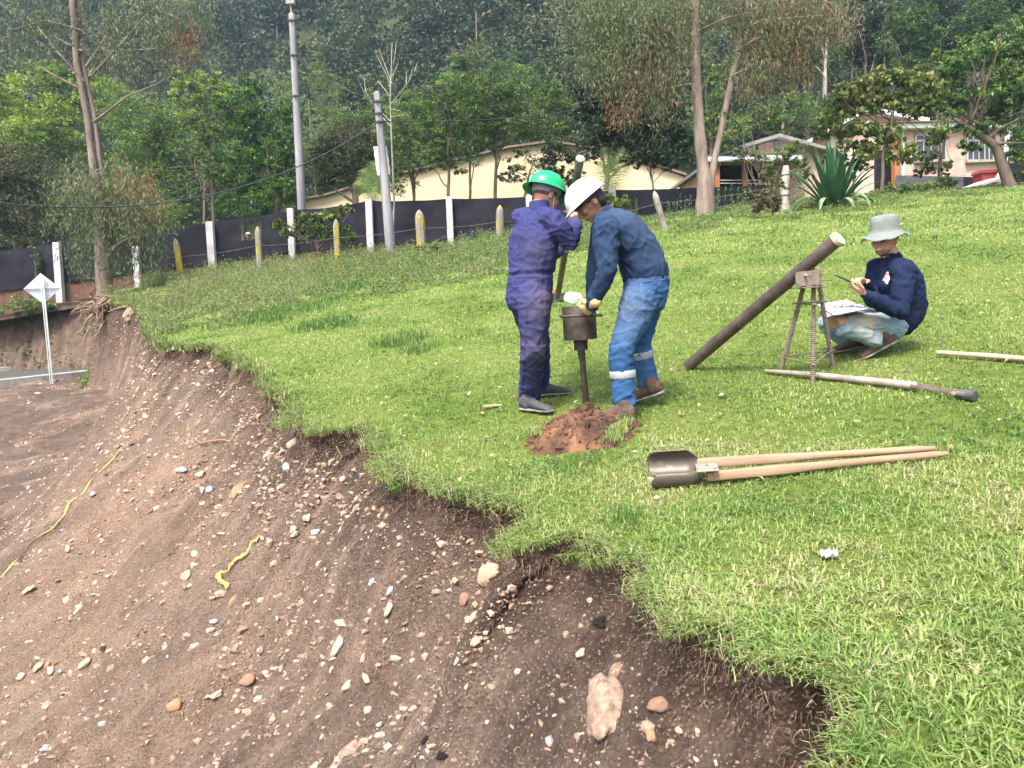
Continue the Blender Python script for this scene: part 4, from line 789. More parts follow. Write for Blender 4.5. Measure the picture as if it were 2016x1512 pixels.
# the ones that stand out in the photo: px, py, size px (half length), kind, label
NS = [(918, 1175, 15, 3, 'smooth brownish oval stone high on the bank below the turf corner'), (932, 1212, 14, 0, 'rough tan stone just under the smooth brown oval one'), (938, 1268, 12, 0, 'pointed triangular tan stone in mid bank'),
 (1140, 1290, 13, 1, 'white angular stone left of and above the largest boulder'), (762, 1197, 16, 1, 'long pale stone standing tilted left of the brown oval one'), (765, 1161, 13, 5, 'flat blue-grey striped stone above the long pale tilted one'),
 (665, 1272, 22, 1, 'long cream slab-like stone half buried in mid bank'), (780, 1293, 12, 1, 'knobbly white stone low in mid bank'), (717, 1333, 14, 0, 'rounded yellowish tan stone below the knobbly white one'),
 (721, 1398, 10, 1, 'small white shell-like stone near the bottom of the bank'), (741, 1425, 9, 1, 'small round pale stone right below the white shell-like one'), (899, 1306, 9, 1, 'small pale stone sitting on top of a brown one'), (1021, 1325, 8, 1, 'small egg-shaped cream stone left of the largest boulder'),
 (427, 1368, 13, 1, 'whitish round stone in the lower left gravel'), (343, 1385, 16, 4, 'rusty orange wedge-shaped stone in the lower left gravel'), (366, 1130, 14, 0, 'tan oval stone left of the short yellow tape'), (424, 1222, 10, 5, 'bluish angular stone below the short yellow tape'),
 (484, 1340, 20, 3, 'broad brown stone bedded in the lower gravel'), (470, 965, 22, 4, 'flat reddish slab stone upper left of the short yellow tape'), (580, 1046, 9, 1, 'white stone beside the upper end of the short yellow tape'), (362, 925, 10, 5, 'pale bluish stone high on the left bank'),
 (391, 930, 11, 1, 'pale stone right next to the bluish one high on the left bank'), (527, 895, 12, 1, 'tall pale upright stone under the grassy notch'), (596, 876, 14, 1, 'long pale stone just under the grassy notch'), (71, 1312, 12, 0, 'tan stone at the far lower left of the bank'),
 (38, 1333, 10, 1, 'pale stone at the lower left margin of the bank'), (165, 1305, 14, 0, 'long tan stone in the lower left of the bank'), (682, 945, 8, 1, 'small round white stone beneath the turf overhang'), (1280, 1440, 13, 4, 'pinkish stone near the roots right of the largest boulder'), (960, 1125, 26, 0, 'long flat tan rock bedded under the turf corner'),
 (58, 1160, 10, 0, 'slim tan stone under the long yellow tape'), (640, 660, 0, 0, ''), (215, 1070, 0, 0, ''), (1300, 1385, 22, 3, 'dull brown rock half hidden by roots right of the largest boulder')]
for (px, py, hs, j, lb) in NS:
    if not hs: continue
    p, n_ = onbank(px, py); s = hs*p[1]/FPX*1.05
    putstone(protos[j][rng.integers(3)], p, n_, s, .6+rng.normal()*.5, lb, None, .2)
BOM = M('boulder_rock', (.33, .255, .19), (.14, .09, .068), 4, .85, bmp=.6, bd=.01, col3=(.235, .165, .12), lo=.38, hi=.66)
def boulder(px, py, hs, seed, el, yaw, label, sink=-.15):
    p, n_ = onbank(px, py); s = hs*p[1]/FPX; me = stonemesh(seed, el, .35); me.materials.append(BOM)
    putstone(me, p, n_, s, yaw, label, None, sink, 'boulder')
boulder(1185, 1385, 82, 3, (1, .62, .42), 1.25, 'large pale brown boulder half buried low in the bank, the largest stone of all')
boulder(1205, 1318, 34, 5, (1, .6, .4), .9, 'reddish boulder piece bedded on top of the largest boulder')
boulder(686, 1480, 60, 8, (1, .5, .5), 1.2, 'long pale boulder cut off by the bottom edge of the picture')
boulder(262, 607, 17, 11, (1, .7, .7), .8, 'tan rock perched at the far tip of the turf edge', .3)
CHAR = M('char', (.012, .011, .011), (.04, .036, .034), 60, .6, bmp=1, bd=.01)
for (px, py, hs, lb) in ((1186, 1224, 14, 'black burnt clump lying on the upper bank under the turf'), (835, 1458, 9, 'black burnt lump, the left one of two at the bottom of the bank'), (864, 1483, 11, 'black burnt lump, the right one of two at the bottom of the bank')):
    p, n_ = onbank(px, py); me = stonemesh(px, (1, .8, .6), .9); me.materials.append(CHAR); o = putstone(me, p, n_, hs*p[1]/FPX, 0, lb, None, .3, 'burnt_lump'); o['category'] = 'charcoal'
# root ball at the far tip
mb = MB(); c0 = A3(*hitG(208, 592))
c0 = W(205, 592, 18.6)
for k in range(46):
    a = rng.uniform(-1, 1); p = c0+A3(rng.uniform(-.35, .25), rng.normal()*.1, rng.uniform(-.15, .08)); d = nrm(A3(-.7+.6*rng.normal(), -.5, -.5+.5*rng.normal())); L = []
    for i in range(7): L.append(p.copy()); d = nrm(d+rng.normal(size=3)*.4+A3(-.05, 0, -.15)); p = p+d*rng.uniform(.07, .17)
    mb.tube(L, list(np.linspace(rng.uniform(.012, .032), .005, 7)), 6)
for a_, b_ in (((182, 620), (150, 660)), ((175, 650), (152, 690)), ((200, 640), (185, 665)), ((248, 602), (212, 614))):
    mb.tube(wob(W(*a_, 18.0), W(*b_, 17.9), 6, .15), list(np.linspace(.03, .008, 6)), 6)
meta(mb.build('root_ball', M('dead_root', (.30, .22, .16), (.16, .11, .08), 12, .9), None, True), 'tangle of bare dead roots sticking out of the far tip of the bank', 'roots')
mb = MB(); q0 = [onbank(x_, y_) for x_, y_ in ((384, 868), (400, 871), (420, 867), (445, 864), (466, 872))]
mb.tube([a+b*.03 for a, b in q0], [.006, .009, .009, .008, .005], 7); meta(mb.build('dry_twig', M('twig', (.36, .20, .11), (.22, .12, .07), 20, .8), None, True), 'thin reddish dry twig lying on the upper left bank', 'twig')
mb = MB(); q0 = [onbank(x_, y_) for x_, y_ in ((1520, 1495), (1535, 1465), (1545, 1445), (1546, 1432))]
mb.tube([a+b*.012 for a, b in q0], [.003, .004, .004, .002], 6); meta(mb.build('dry_twig', M('straw', (.62, .52, .38), (.45, .36, .25), 20, .8), None, True), 'pale dry stalk lying in the hollow at the lower right of the bank', 'twig')
# yellow tapes
YEL = M('yellow_tape_plastic', (.68, .62, .06), (.54, .48, .09), 14, .45, bmp=.2)
def tape(path, w, label, thick=.0012, crumple=.01):
    q = [onbank(*p) for p in path]; P_ = np.array([a+b*.02 for a, b in q]); t = np.linspace(0, 1, len(P_)); k = 60; ti = np.linspace(0, 1, k)
    Pi = np.stack([np.interp(ti, t, P_[:, i]) for i in range(3)], -1); Pi[:, 2] += .010+crumple*pn(ti*14, 3.3); T = nrm(P_[-1]-P_[0]); V = []; F = []
    n_ = nrm(np.mean([b for a, b in q], 0)); s = np.cross(T, n_)
    for i in range(k):
        tw = .9*pn(ti[i]*7, 5); ww = w*(.5+.5*abs(pn(ti[i]*6, 2))+.1); ss = s*math.cos(tw)+n_*math.sin(tw)
        for e, h in ((-1, 0), (0, .3), (1, 0)): V.append(Pi[i]+ss*e*ww/2+n_*h*ww*pn(ti[i]*18, 8))
    Fq = [(i*3+j, i*3+j+1, (i+1)*3+j+1, (i+1)*3+j) for i in range(k-1) for j in (0, 1)]
    V = np.array(V); m = len(V); V = np.vstack([V, V-n_*thick]); Fq += [tuple(x+m for x in f[::-1]) for f in Fq]
    o = link('barrier_tape', fastmesh('barrier_tape', V, np.array(Fq), True), YEL); return meta(o, label, 'tape')
tape([(241, 880), (222, 905), (200, 925), (180, 945), (165, 970), (155, 974), (140, 990), (128, 1010), (100, 1040), (70, 1065), (40, 1098), (20, 1118), (2, 1135)], .024, 'long yellow plastic tape running down the left of the bank')
tape([(518, 1060), (502, 1072), (485, 1088), (466, 1108), (445, 1125), (432, 1135)], .030, 'short crumpled yellow plastic tape bent at its foot in mid bank', crumple=.02)
tape([(430, 1132), (440, 1142), (447, 1152), (452, 1158)], .036, 'loose pale yellow plastic scrap at the foot of the short yellow tape', crumple=.02)
# ------------------------------------------------------------------ fences
CLOTH = M('shade_cloth', (.013, .013, .018), (.026, .026, .034), .9, .95, bmp=.5, bd=.02, fine=3, spec=.08)
WHITE = M('whitewash', (.44, .44, .46), (.30, .285, .27), 3.5, .85, bmp=.4, bd=.004, lo=.45, hi=.75)
def brickmat(nm, c1, c2, mortar, scale, rx=True):
    m, nt, b, co = base(nm, .9, 0, .2); t = nt.nodes.new('ShaderNodeTexBrick')
    mp = nt.nodes.new('ShaderNodeMapping'); mp.inputs['Rotation'].default_value = (math.radians(90), 0, 0) if rx else (0, 0, 0); nt.links.new(co, mp.inputs[0]); nt.links.new(mp.outputs[0], t.inputs[0])
    t.inputs['Color1'].default_value = (*c1, 1); t.inputs['Color2'].default_value = (*c2, 1); t.inputs['Mortar'].default_value = (*mortar, 1); t.inputs['Scale'].default_value = scale
    t.inputs['Mortar Size'].default_value = .012; t.inputs['Brick Width'].default_value = .30; t.inputs['Row Height'].default_value = .09
    n = noisy(nt, co, 2.5, 6, .7); c = mixc(nt, .5, t.outputs[0], ramp(nt, [(.35, (.45, .42, .4)), (.65, (1, 1, 1))], n), 'MULTIPLY'); nt.links.new(c, b.inputs['Base Color'])
    bump(nt, b, t.outputs['Fac'], -.4, .01); return m
BRK = brickmat('old_brick', (.11, .05, .033), (.16, .08, .055), (.12, .09, .075), 1.0)
FY = 24.4
FP = [(-60, 500, 580), (112, 479, 560), (268, 464, 537), (413, 438, 519), (572, 414, 496), (726, 395, 482), (885, 391, 472), (1040, 387, 470), (1207, 374, 452), (1372, 369, 440), (1512, 362, 425)]
fr = thing('mesh_fence', 'long black shade cloth fence strung between concrete posts', 'fence', W(720, 500, FY))
def panel(pa, pb, hole=None, Yo=0.0):
    n, m = 26, 12; V = []; t_ = np.linspace(0, 1, n)
    sag = rng.uniform(1, 4)
    for j in range(m):
        for i in range(n):
            f = t_[i]; g = j/(m-1); x = pa[0]+(pb[0]-pa[0])*f; top = pa[1]+(pb[1]-pa[1])*f+sag*math.sin(f*math.pi)+1.2*float(pn(f*3+pa[0], 2)); bot = pa[2]+(pb[2]-pa[2])*f
            V.append(W(x, top+(bot-top)*g, FY+Yo+.04*float(pn(f*4+pa[0], g*3, 1))+.02*float(pn(f*12+pa[0], g*2, 4))))
    F = [];
    for j in range(m-1):
        for i in range(n-1):
            if hole:
                x = pa[0]+(pb[0]-pa[0])*(t_[i]+.5/n)
                if hole[0] < x < hole[1] and j in hole[2]: continue
            F.append((j*n+i, (j+1)*n+i, (j+1)*n+i+1, j*n+i+1))
    V = np.array(V); k = len(V); V = np.vstack([V, V+A3(0, .012, 0)]); F += [tuple(x+k for x in f[::-1]) for f in F]
    return link('cloth_panel', fastmesh('cloth_panel', V, np.array(F), True), CLOTH, fr)
for i, (a_, b_) in enumerate(zip(FP[:-1], FP[1:])): panel(a_, b_, (470, 513, (1, 2, 3, 4, 5)) if i == 3 else None)
bw = thing('brick_wall', 'low old red brick wall running beneath the black shade cloth', 'wall', W(720, 520, FY+.1))
mb = MB()
for a_, b_ in zip(FP[:-1], FP[1:]):
    if a_[0] > 1180: break
    A_, B_ = W(a_[0], a_[2]-14, FY+.06), W(b_[0], b_[2]-14, FY+.06)
    mb.prism([A_, B_, B_-A3(0, 0, 1.3), A_-A3(0, 0, 1.3)], A3(0, .14, 0))
mb.build('wall', BRK, bw)
PW = [(112, 479, 590, 15), (268, 487, 560, 14), (413, 438, 538, 16), (572, 412, 520, 14), (726, 394, 505, 15), (884, 389, 495, 14), (1041, 387, 490, 14)]
for (x_, y0, y1, w_) in PW:
    bx_ = x_+(y1-y0)*.085*(1.0 if x_ < 500 else .6); mb = MB(); s = FY/FPX; tp_ = W(x_, y0, FY-.12); bt = W(bx_, y1+25, FY-.12)
    D = nrm(tp_-bt); R_ = np.stack([nrm(np.cross([0, 1, 0], D)), np.cross(D, nrm(np.cross([0, 1, 0], D))), D], 1)
    L = np.linalg.norm(tp_-bt); w_ = w_*.85; mb.box((tp_+bt)/2, (w_*s, .18, L), R_); mb.box(tp_+D*.012, (w_*s*.9, .15, .03), R_)
    mb.build('post', WHITE, fr, bevel=.012)
GREYP = M('weathered_post', (.30, .28, .25), (.14, .13, .11), 6, .9, bmp=.5, bd=.01, stretch=(1, 1, .4))
mb = MB(); p = W(1205, 374, FY-.15); mb.box(p-A3(0, 0, .5), (.22, .2, 1.15)); mb.build('post', GREYP, fr, bevel=.015)
# barbed wire fence with pointed posts
def yellowpost():
    m, nt, b, co = base('yellow_lichen_post', .9, 0, .2); n = noisy(nt, co, 3.2, 6, .65, (1, 1, .45)); n2 = noisy(nt, co, 18, 6, .7)
    c = ramp(nt, [(.40, (.50, .38, .03)), (.46, (.34, .29, .10)), (.50, (.24, .23, .20))], n); c = mixc(nt, .5, c, ramp(nt, [(.35, (.35, .33, .3)), (.65, (1, 1, 1))], n2), 'MULTIPLY')
    nt.links.new(c, b.inputs['Base Color']); bump(nt, b, n2, .5, .01); return m
YP = yellowpost()
wf = thing('wire_fence', 'barbed wire fence of pointed grey posts with peeling yellow paint', 'fence', W(700, 520, 22))
YPX = [(345, 470, 361, 556, 12), (507, 446, 513, 538, 12), (661, 432, 666, 520, 12), (825, 414, 832, 500, 18), (984, 405, 984, 480, 15)]
wy = 21.8; tops = []
for (x0, y0, x1, y1, w_) in YPX:
    s = wy/FPX; tp_, bt = W(x0, y0, wy), W(x1, y1+16, wy); D = nrm(tp_-bt); mb = MB(); r = w_*s/2; L = np.linalg.norm(tp_-bt)
    mb.tube([bt, bt+D*(L-.22), bt+D*(L-.12), bt+D*(L-.05), tp_], [r, r, r*.86, r*.6, r*.22], 8); mb.build('post', YP, wf, False); tops.append((tp_, bt))
tp_, bt = W(1288, 377, 18), W(1307, 445, 18); mb = MB(); D = nrm(tp_-bt); L = np.linalg.norm(tp_-bt); mb.tube([bt-D*.2, bt+D*(L-.15), bt+D*(L-.06), tp_], [.075, .075, .06, .02], 8); mb.build('post', GREYP, wf)
mb = MB()
for h in (.35, .68):
    L_ = [t_+(b_-t_)*h-A3(0, .09, 0) for t_, b_ in tops]+[W(1180, 408+40*h, 18.4)-A3(0, .09, 0), tp_+(bt-tp_)*h-A3(0, .09, 0), W(1520, 352+50*h, 16.2)]
    L_ = [W(150, 520+40*h, wy)]+L_
    for a_, b_ in zip(L_[:-1], L_[1:]):
        t_ = np.linspace(0, 1, 9); Q = a_+(b_-a_)*t_[:, None]; Q[:, 2] -= .05*np.sin(t_*np.pi); mb.tube(Q, [.0045]*9, 4)
mb.build('wire', M('wire', (.22, .20, .19), (.12, .10, .09), 20, .6, .6), wf)
# ------------------------------------------------------------------ poles and cables
POLE = M('pole_concrete', (.29, .29, .31), (.18, .18, .20), 5, .85, bmp=.4, bd=.006, stretch=(1, 1, .12), lo=.38, hi=.6)
IRON = M('dark_iron', (.045, .042, .04), (.10, .08, .07), 20, .6, .5)
def pole(label, top, bot, Y, wt, wb, bands):
    s = Y/FPX; tp_, bt = W(*top, Y), W(*bot, Y); bt[2] -= .3; root = thing('utility_pole', label, 'utility pole', bt)
    mb = MB(); P_ = np.array([bt+(tp_-bt)*f for f in (0, .3, .6, .9, 1)]); mb.tube(P_, list(np.interp([0, .3, .6, .9, 1], [0, 1], [wb*s/2, wt*s/2])), 14); mb.build('shaft', POLE, root, True)
    for f in bands:
        mb = MB(); p = bt+(tp_-bt)*f; r = np.interp(f, [0, 1], [wb, wt])*s/2+.012; d = nrm(tp_-bt); mb.tube([p-d*.03, p+d*.03], [r, r], 14, cap=False); mb.box(p-A3(0, r+.03, 0), (.05, .06, .07)); mb.build('band', IRON, root)
    return root, tp_, bt
pa, ta, ba = pole('tall leaning grey concrete utility pole rising from behind the black fence', (574, 30), (594, 408), 26.5, 11, 17, (.6, .8, .97))
mb = MB(); mb.tube([ta, ta+A3(-.01, 0, .35)], [.03, .03], 8); mb.box(ta+A3(0, 0, .42), (.28, .2, .16)); mb.tube([ta+A3(-.12, 0, .5), ta+A3(-.12, 0, .62)], [.03, .02], 8); mb.build('fuse_box', M('fuse_box_paint', (.35, .34, .33), (.25, .24, .23), 8), pa, bevel=.01)
pb_, tb, bb = pole('shorter leaning utility pole with a white sheet tied behind it', (742, 185), (770, 492), 22.6, 12.5, 21, (.83, .88, .95))
SHEET = M('white_sheet', (.78, .78, .76), (.68, .68, .66), 3, .7, bmp=.3)
V = []; n = 12
for j in range(n):
    for i in range(8): f, g = i/7, j/(n-1); V.append(W(735+26*f+8*g, 289-2*f+56*g, 22.85+.04*float(pn(f*3, g*3)))+A3(.03*float(pn(g*5, f, 3)), 0, 0))
F = [(j*8+i, (j+1)*8+i, (j+1)*8+i+1, j*8+i+1) for j in range(n-1) for i in range(7)]; V = np.array(V); k = len(V); V = np.vstack([V, V+A3(0, .012, 0)]); F += [tuple(x+k for x in f[::-1]) for f in F]
meta(link('plastic_sheet', fastmesh('plastic_sheet', V, np.array(F), True), SHEET), 'white plastic sheet hanging behind the shorter utility pole', 'sheet')
CAB = M('cable', (.03, .03, .032), (.05, .05, .05), 5, .6)
def cable(a_, b_, sag, r, label):
    t_ = np.linspace(0, 1, 24); Q = np.asarray(a_)+(np.asarray(b_)-np.asarray(a_))*t_[:, None]; Q[:, 2] -= sag*4*t_*(1-t_); mb = MB(); mb.tube(Q, [r]*24, 5); meta(mb.build('overhead_cable', CAB, None, True), label, 'cable')
pB = lambda f: bb+(tb-bb)*f-A3(0, .15, 0)
pA = lambda f: ba+(ta-ba)*f-A3(0, .12, 0)
cable(pB(.83), W(1360, 165, 33), .45, .016, 'overhead cable running right from the shorter utility pole to the large eucalyptus')
cable(pB(.83), W(-80, 390, 15), 1.0, .016, 'thick overhead cable dropping left from the shorter utility pole')
cable(pB(.88), pA(.6), .12, .012, 'overhead cable linking the two utility poles, the lower one')
cable(pB(.95), pA(.8), .15, .010, 'overhead cable linking the two utility poles, the upper one')
cable(pA(.6), W(-60, 245, 30), .5, .011, 'overhead cable dropping left from the middle of the tall utility pole')
cable(pA(.8), W(1300, 60, 40), .6, .014, 'overhead cable crossing high from the tall utility pole towards the hill')
cable(pA(.97), W(-60, 120, 34), .6, .010, 'overhead cable going left from the top of the tall utility pole')
cable(W(1000, 150, 40), W(2080, -20, 36), .8, .012, 'overhead cable crossing the upper right forest, the lower one')
cable(W(1200, 60, 42), W(2080, -70, 36), .8, .012, 'overhead cable crossing the upper right forest, the upper one')
cable(W(1100, 180, 27), W(2080, 130, 25), .5, .009, 'overhead cable passing before the eucalyptus leaves')
# ------------------------------------------------------------------ road sign, seen from behind
sg = thing('road_sign', 'diamond road sign seen from its unpainted white back, on a slim post by the road', 'road sign', W(101, 747, 19.6))
SGN = M('sign_back', (.62, .66, .68), (.50, .54, .56), 5, .5, .2); s = 19.6/FPX
ux = nrm(A3(.86, .5, 0)); c = W(83, 568, 19.6); hz = .40; hw = .41
tri = [c+A3(0, 0, hz), c+ux*hw, c-A3(0, 0, hz), c-ux*hw]; tl = A3(-.035, 0, 0)
mb = MB(); mb.prism([p for p in tri], A3(-.010, .017, 0)); mb.build('plate', SGN, sg)
mb = MB(); mb.tube([c-ux*hw*.93-A3(-.02, .02, 0), c+ux*hw*.93-A3(-.02, .02, 0)], [.016, .016], 6); mb.build('brace', M('brace_steel', (.42, .45, .46), (.32, .34, .35), 6, .5, .4), sg)
mb = MB(); tp_ = W(82, 545, 19.55); bt = W(101.5, 752, 19.55); bt[2] -= .2
for o in (-.028, .028): mb.tube([tp_+ux*o, bt+ux*o], [.014, .014], 6)
mb.tube([tp_-A3(0, -.02, 0), bt-A3(0, -.02, 0)], [.016, .016], 6); mb.build('post', SGN, sg, True)
for (x_, y_, hs, lb) in ((212, 0, 0, ''), (74, 772, 7, 'pale stone beside the foot of the road sign')):
    if hs: 
        p = W(x_, y_, 17.5); p[2] = floorz(p[0], p[1]); putstone(protos[1][0], p, A3(0, 0, 1), hs*17.5/FPX, 0, lb, None, .2)
# ------------------------------------------------------------------ buildings
CREAM = M('cream_wall', (.60, .50, .345), (.50, .41, .28), 1.2, .9, bmp=.15)
ROOFD = M('roof_edge', (.12, .10, .09), (.2, .16, .13), 6, .9)
cb = thing('cream_building', 'long low cream-walled hall with a wide gable behind the black fence', 'building', W(1000, 420, 37))
Yc = 37
wall = [W(x, y, Yc) for x, y in ((560, 460), (560, 402), (640, 388), (760, 352), (900, 318), (1000, 294), (1085, 282), (1180, 297), (1270, 322), (1345, 347), (1362, 420))]
mb = MB(); mb.prism(wall, A3(0, 14, 0)); mb.build('wall', CREAM, cb)
rf = [W(x, y, Yc-.25) for x, y in ((555, 400), (640, 385), (760, 349), (900, 315), (1000, 291), (1085, 279), (1180, 294), (1270, 319), (1352, 345))]
mb = MB()
for a_, b_ in zip(rf[:-1], rf[1:]): mb.prism([a_, b_, b_+A3(0, 0, .10), a_+A3(0, 0, .10)], A3(0, 14.6, 0))
mb.build('roof', ROOFD, cb)
PINK = brickmat('pink_brick', (.50, .31, .25), (.58, .39, .32), (.50, .43, .40), 1.0)
FAS = M('white_fascia', (.78, .78, .80), (.66, .66, .68), 3, .7); ORG = M('orange_paint', (.38, .15, .06), (.28, .12, .06), 4, .8); DARK = M('dark_interior', (.010, .012, .016), (.02, .02, .025), 3, .4)
GLS = M('window_glass', (.02, .025, .03), (.05, .055, .06), 2, .12, spec=.6, bmp=0); GRY = M('grey_mortar', (.26, .27, .29), (.2, .2, .21), 6, .9); STEEL = M('window_steel', (.42, .42, .42), (.3, .3, .3), 8, .5)
sb = thing('brick_gable_house', 'small pink brick gable house with grey corner pillar and porch', 'house', W(1520, 400, 29)); Yb = 29
mb = MB(); mb.prism([W(x, y, Yb) for x, y in ((1420, 400), (1420, 312), (1470, 292), (1535, 274), (1598, 292), (1660, 310), (1660, 400))], A3(0, 7, 0)); mb.build('wall', PINK, sb)
mb = MB()
for a_, b_ in (((1412, 310), (1475, 287)), ((1475, 287), (1535, 269)), ((1535, 269), (1600, 287)), ((1600, 287), (1668, 306))):
    A_, B_ = W(*a_, Yb-.5), W(*b_, Yb-.5); mb.prism([A_, B_, B_+A3(0, 0, .12), A_+A3(0, 0, .12)], A3(0, 8, 0))
mb.build('roof', M('fibre_roof', (.26, .25, .24), (.16, .15, .14), 6, .9), sb)
mb = MB(); mb.prism([W(x, y, Yb-.06) for x, y in ((1525, 303), (1525, 279), (1538, 276), (1537, 303))], A3(0, .04, 0)); mb.build('pillar', GRY, sb)
pr = MB(); pr.prism([W(1386, 318, Yb-2.6), W(1580, 316, Yb-2.6), W(1580, 308, Yb-.1), W(1395, 308, Yb-.1)], A3(0, 0, .05)); pr.build('porch_roof', M('zinc_sheet', (.62, .64, .68), (.45, .46, .50), 4, .5, .3, stretch=(6, 1, 1)), sb)
mb = MB(); mb.prism([W(x, y, Yb-.08) for x, y in ((1415, 368), (1415, 326), (1505, 326), (1505, 368))], A3(0, .04, 0)); mb.build('doorway', DARK, sb)
for x_ in (1411, 1466, 1540): mb = MB(); a_ = W(x_, 321, Yb-2.3); mb.box(a_-A3(0, 0, .55), (.16, .16, 1.1)); mb.build('column', ORG, sb)
mb = MB(); mb.tube([W(1415, 355, Yb-2.3), W(1500, 355, Yb-2.3)], [.02, .02], 6); mb.tube([W(1415, 361, Yb-2.3), W(1500, 361, Yb-2.3)], [.02, .02], 6); mb.build('railing', STEEL, sb)
ph = thing('brick_house', 'single-storey pink brick house with white fascia and barred windows at the right', 'house', W(1850, 380, 31)); Yh = 31
mb = MB(); mb.prism([W(x, y, Yh) for x, y in ((1782, 400), (1782, 250), (1985, 248), (1979, 400))], A3(0, 8, 0)); mb.build('wall', PINK, ph)
mb = MB(); mb.prism([W(x, y, Yh-.35) for x, y in ((1770, 252), (1770, 240), (2002, 238), (2002, 249))], A3(0, 9, 0)); mb.build('fascia', FAS, ph)
mb = MB(); mb.prism([W(x, y, Yh-.5) for x, y in ((1765, 240), (2010, 237), (2010, 235), (1765, 238))], A3(0, 9.4, 0)); mb.build('roof', ROOFD, ph)
def window(x0, x1, y0, y1, bars):
    fm = MB(); a_, b_, c_, d_ = W(x0, y1, Yh-.05), W(x1, y1, Yh-.05), W(x1, y0, Yh-.05), W(x0, y0, Yh-.05)
    def bar(p, q, w_): d = q-p; L = np.linalg.norm(d); d = d/L; n_ = A3(0, 1, 0); s_ = np.cross(d, n_); fm.box((p+q)/2, (L, w_, .06), np.stack([d, s_, n_], 1))
    for p, q in ((a_, b_), (b_, c_), (c_, d_), (d_, a_)): bar(p, q, .07)
    for f in bars: bar(a_+(b_-a_)*f, d_+(c_-d_)*f, .035)
    bar(a_+(d_-a_)*.78, b_+(c_-b_)*.78, .05)
    o = fm.build('window', STEEL, ph); pm = MB(); pm.prism([a_, b_, c_, d_], A3(0, .03, 0)); pm.build('pane', GLS, o)
    sm = MB(); sm.box((a_+b_)/2-A3(0, .06, .05), (np.linalg.norm(b_-a_)+.15, .2, .07)); sm.build('sill', CONC, o)
window(1803, 1862, 266, 316, (.25, .5, .75)); window(1904, 1961, 266, 316, (.2, .4, .6, .75, .9))
mb = MB(); mb.tube([W(1985, 246, Yh-.2), W(1978, 330, Yh-.2)], [.09, .09], 10); mb.build('downpipe', FAS, ph, True)
mb = MB(); mb.prism([W(x, y, Yh-.08) for x, y in ((1765, 385), (1765, 345), (1985, 350), (1985, 395))], A3(0, .05, 0)); mb.build('plinth', M('dark_plinth', (.05, .05, .06), (.09, .09, .1), 3), ph)
wg = thing('brick_house', 'gabled pink wing with orange door frame half hidden by the big-leaved tree', 'house', W(1720, 390, 32)); Yw = 32
mb = MB(); mb.prism([W(x, y, Yw) for x, y in ((1632, 400), (1634, 262), (1710, 222), (1765, 242), (1768, 400))], A3(0, 8, 0)); mb.build('wall', M('pale_pink_render', (.62, .44, .38), (.54, .38, .33), 2, .9), wg)
mb = MB()
for a_, b_ in (((1618, 268), (1710, 217)), ((1710, 217), (1830, 240))):
    A_, B_ = W(*a_, Yw-.5), W(*b_, Yw-.5); mb.prism([A_, B_, B_+A3(0, 0, .16), A_+A3(0, 0, .16)], A3(0, 8.6, 0))
mb.build('roof', FAS, wg)
mb = MB(); mb.prism([W(x, y, Yw-.9) for x, y in ((1762, 390), (1762, 262), (1772, 262), (1771, 390))], A3(0, .3, 0)); mb.build('column', ORG, wg)
mb = MB(); mb.prism([W(x, y, Yw-.95) for x, y in ((1777, 390), (1777, 250), (1787, 250), (1786, 390))], A3(0, .3, 0)); mb.build('column', FAS, wg)
mb = MB(); mb.prism([W(x, y, Yw-.08) for x, y in ((1722, 390), (1722, 296), (1758, 296), (1758, 390))], A3(0, .04, 0)); mb.build('door', DARK, wg)
# low dark cloth and zinc sheet right of the house, bin, bundle
fr2 = thing('mesh_fence', 'short run of dark shade cloth at the right edge beyond the red bin', 'fence', W(2000, 350, 26))
def flat(x0, x1, ya, yb, Y, mat, nm, par): mb = MB(); mb.prism([W(x0, yb[0], Y), W(x1, yb[1], Y), W(x1, ya[1], Y), W(x0, ya[0], Y)], A3(0, .03, 0)); return mb.build(nm, mat, par)
flat(1978, 2100, (322, 316), (370, 360), 25, CLOTH, 'cloth_panel', fr2); flat(1898, 1930, (348, 350), (380, 380), 25.5, CLOTH, 'cloth_panel', fr2)
bn = thing('red_bin', 'dull red lidded bin standing in front of the pink house wall', 'bin', W(1940, 372, 24.5)); RED = M('red_bin_plastic', (.30, .045, .04), (.22, .035, .03), 6, .5)
s = 24.5/FPX; c = W(1940, 355, 24.5); mb = MB()
mb.prism([c+A3(-15*s, -.25, -.42), c+A3(15*s, -.25, -.42), c+A3(18*s, -.3, .18), c+A3(-18*s, -.3, .18)], A3(0, .5, 0)); mb.build('body', RED, bn, bevel=.02)
mb = MB(); mb.prism([c+A3(-20*s, -.34, .18), c+A3(20*s, -.34, .18), c+A3(17*s, -.34, .30), c+A3(-17*s, -.34, .30)], A3(0, .6, 0)); mb.build('lid', RED, bn, bevel=.02)
mb = MB(); c = W(1968, 352, 24)
mb.tube([c+A3(.02, 0, -.28), c+A3(0, 0, -.15), c, c+A3(-.01, 0, .10), c+A3(0, 0, .2), c+A3(.05, 0, .42), c+A3(.09, 0, .6)], [.05, .13, .15, .10, .045, .07, .11], 12)
V, F = mb.V, mb.F; o = mb.build('straw_bundle', M('straw_bundle', (.56, .50, .38), (.38, .32, .22), 12, .9, stretch=(1, 1, .3), bmp=.8, bd=.02), None, True); meta(o, 'pale tied straw-coloured bundle just right of the red bin', 'bundle')
mb = MB(); A_, B_ = W(1935, 366, 23.2), W(1985, 348, 23.2); mb.prism([A_, B_, B_+A3(0, 1.2, .05), A_+A3(0, 1.2, .05)], A3(0, 0, .05)); meta(mb.build('zinc_sheet', MATS['zinc_sheet']), 'pale corrugated sheet lying on the grass below the red bin', 'metal sheet')
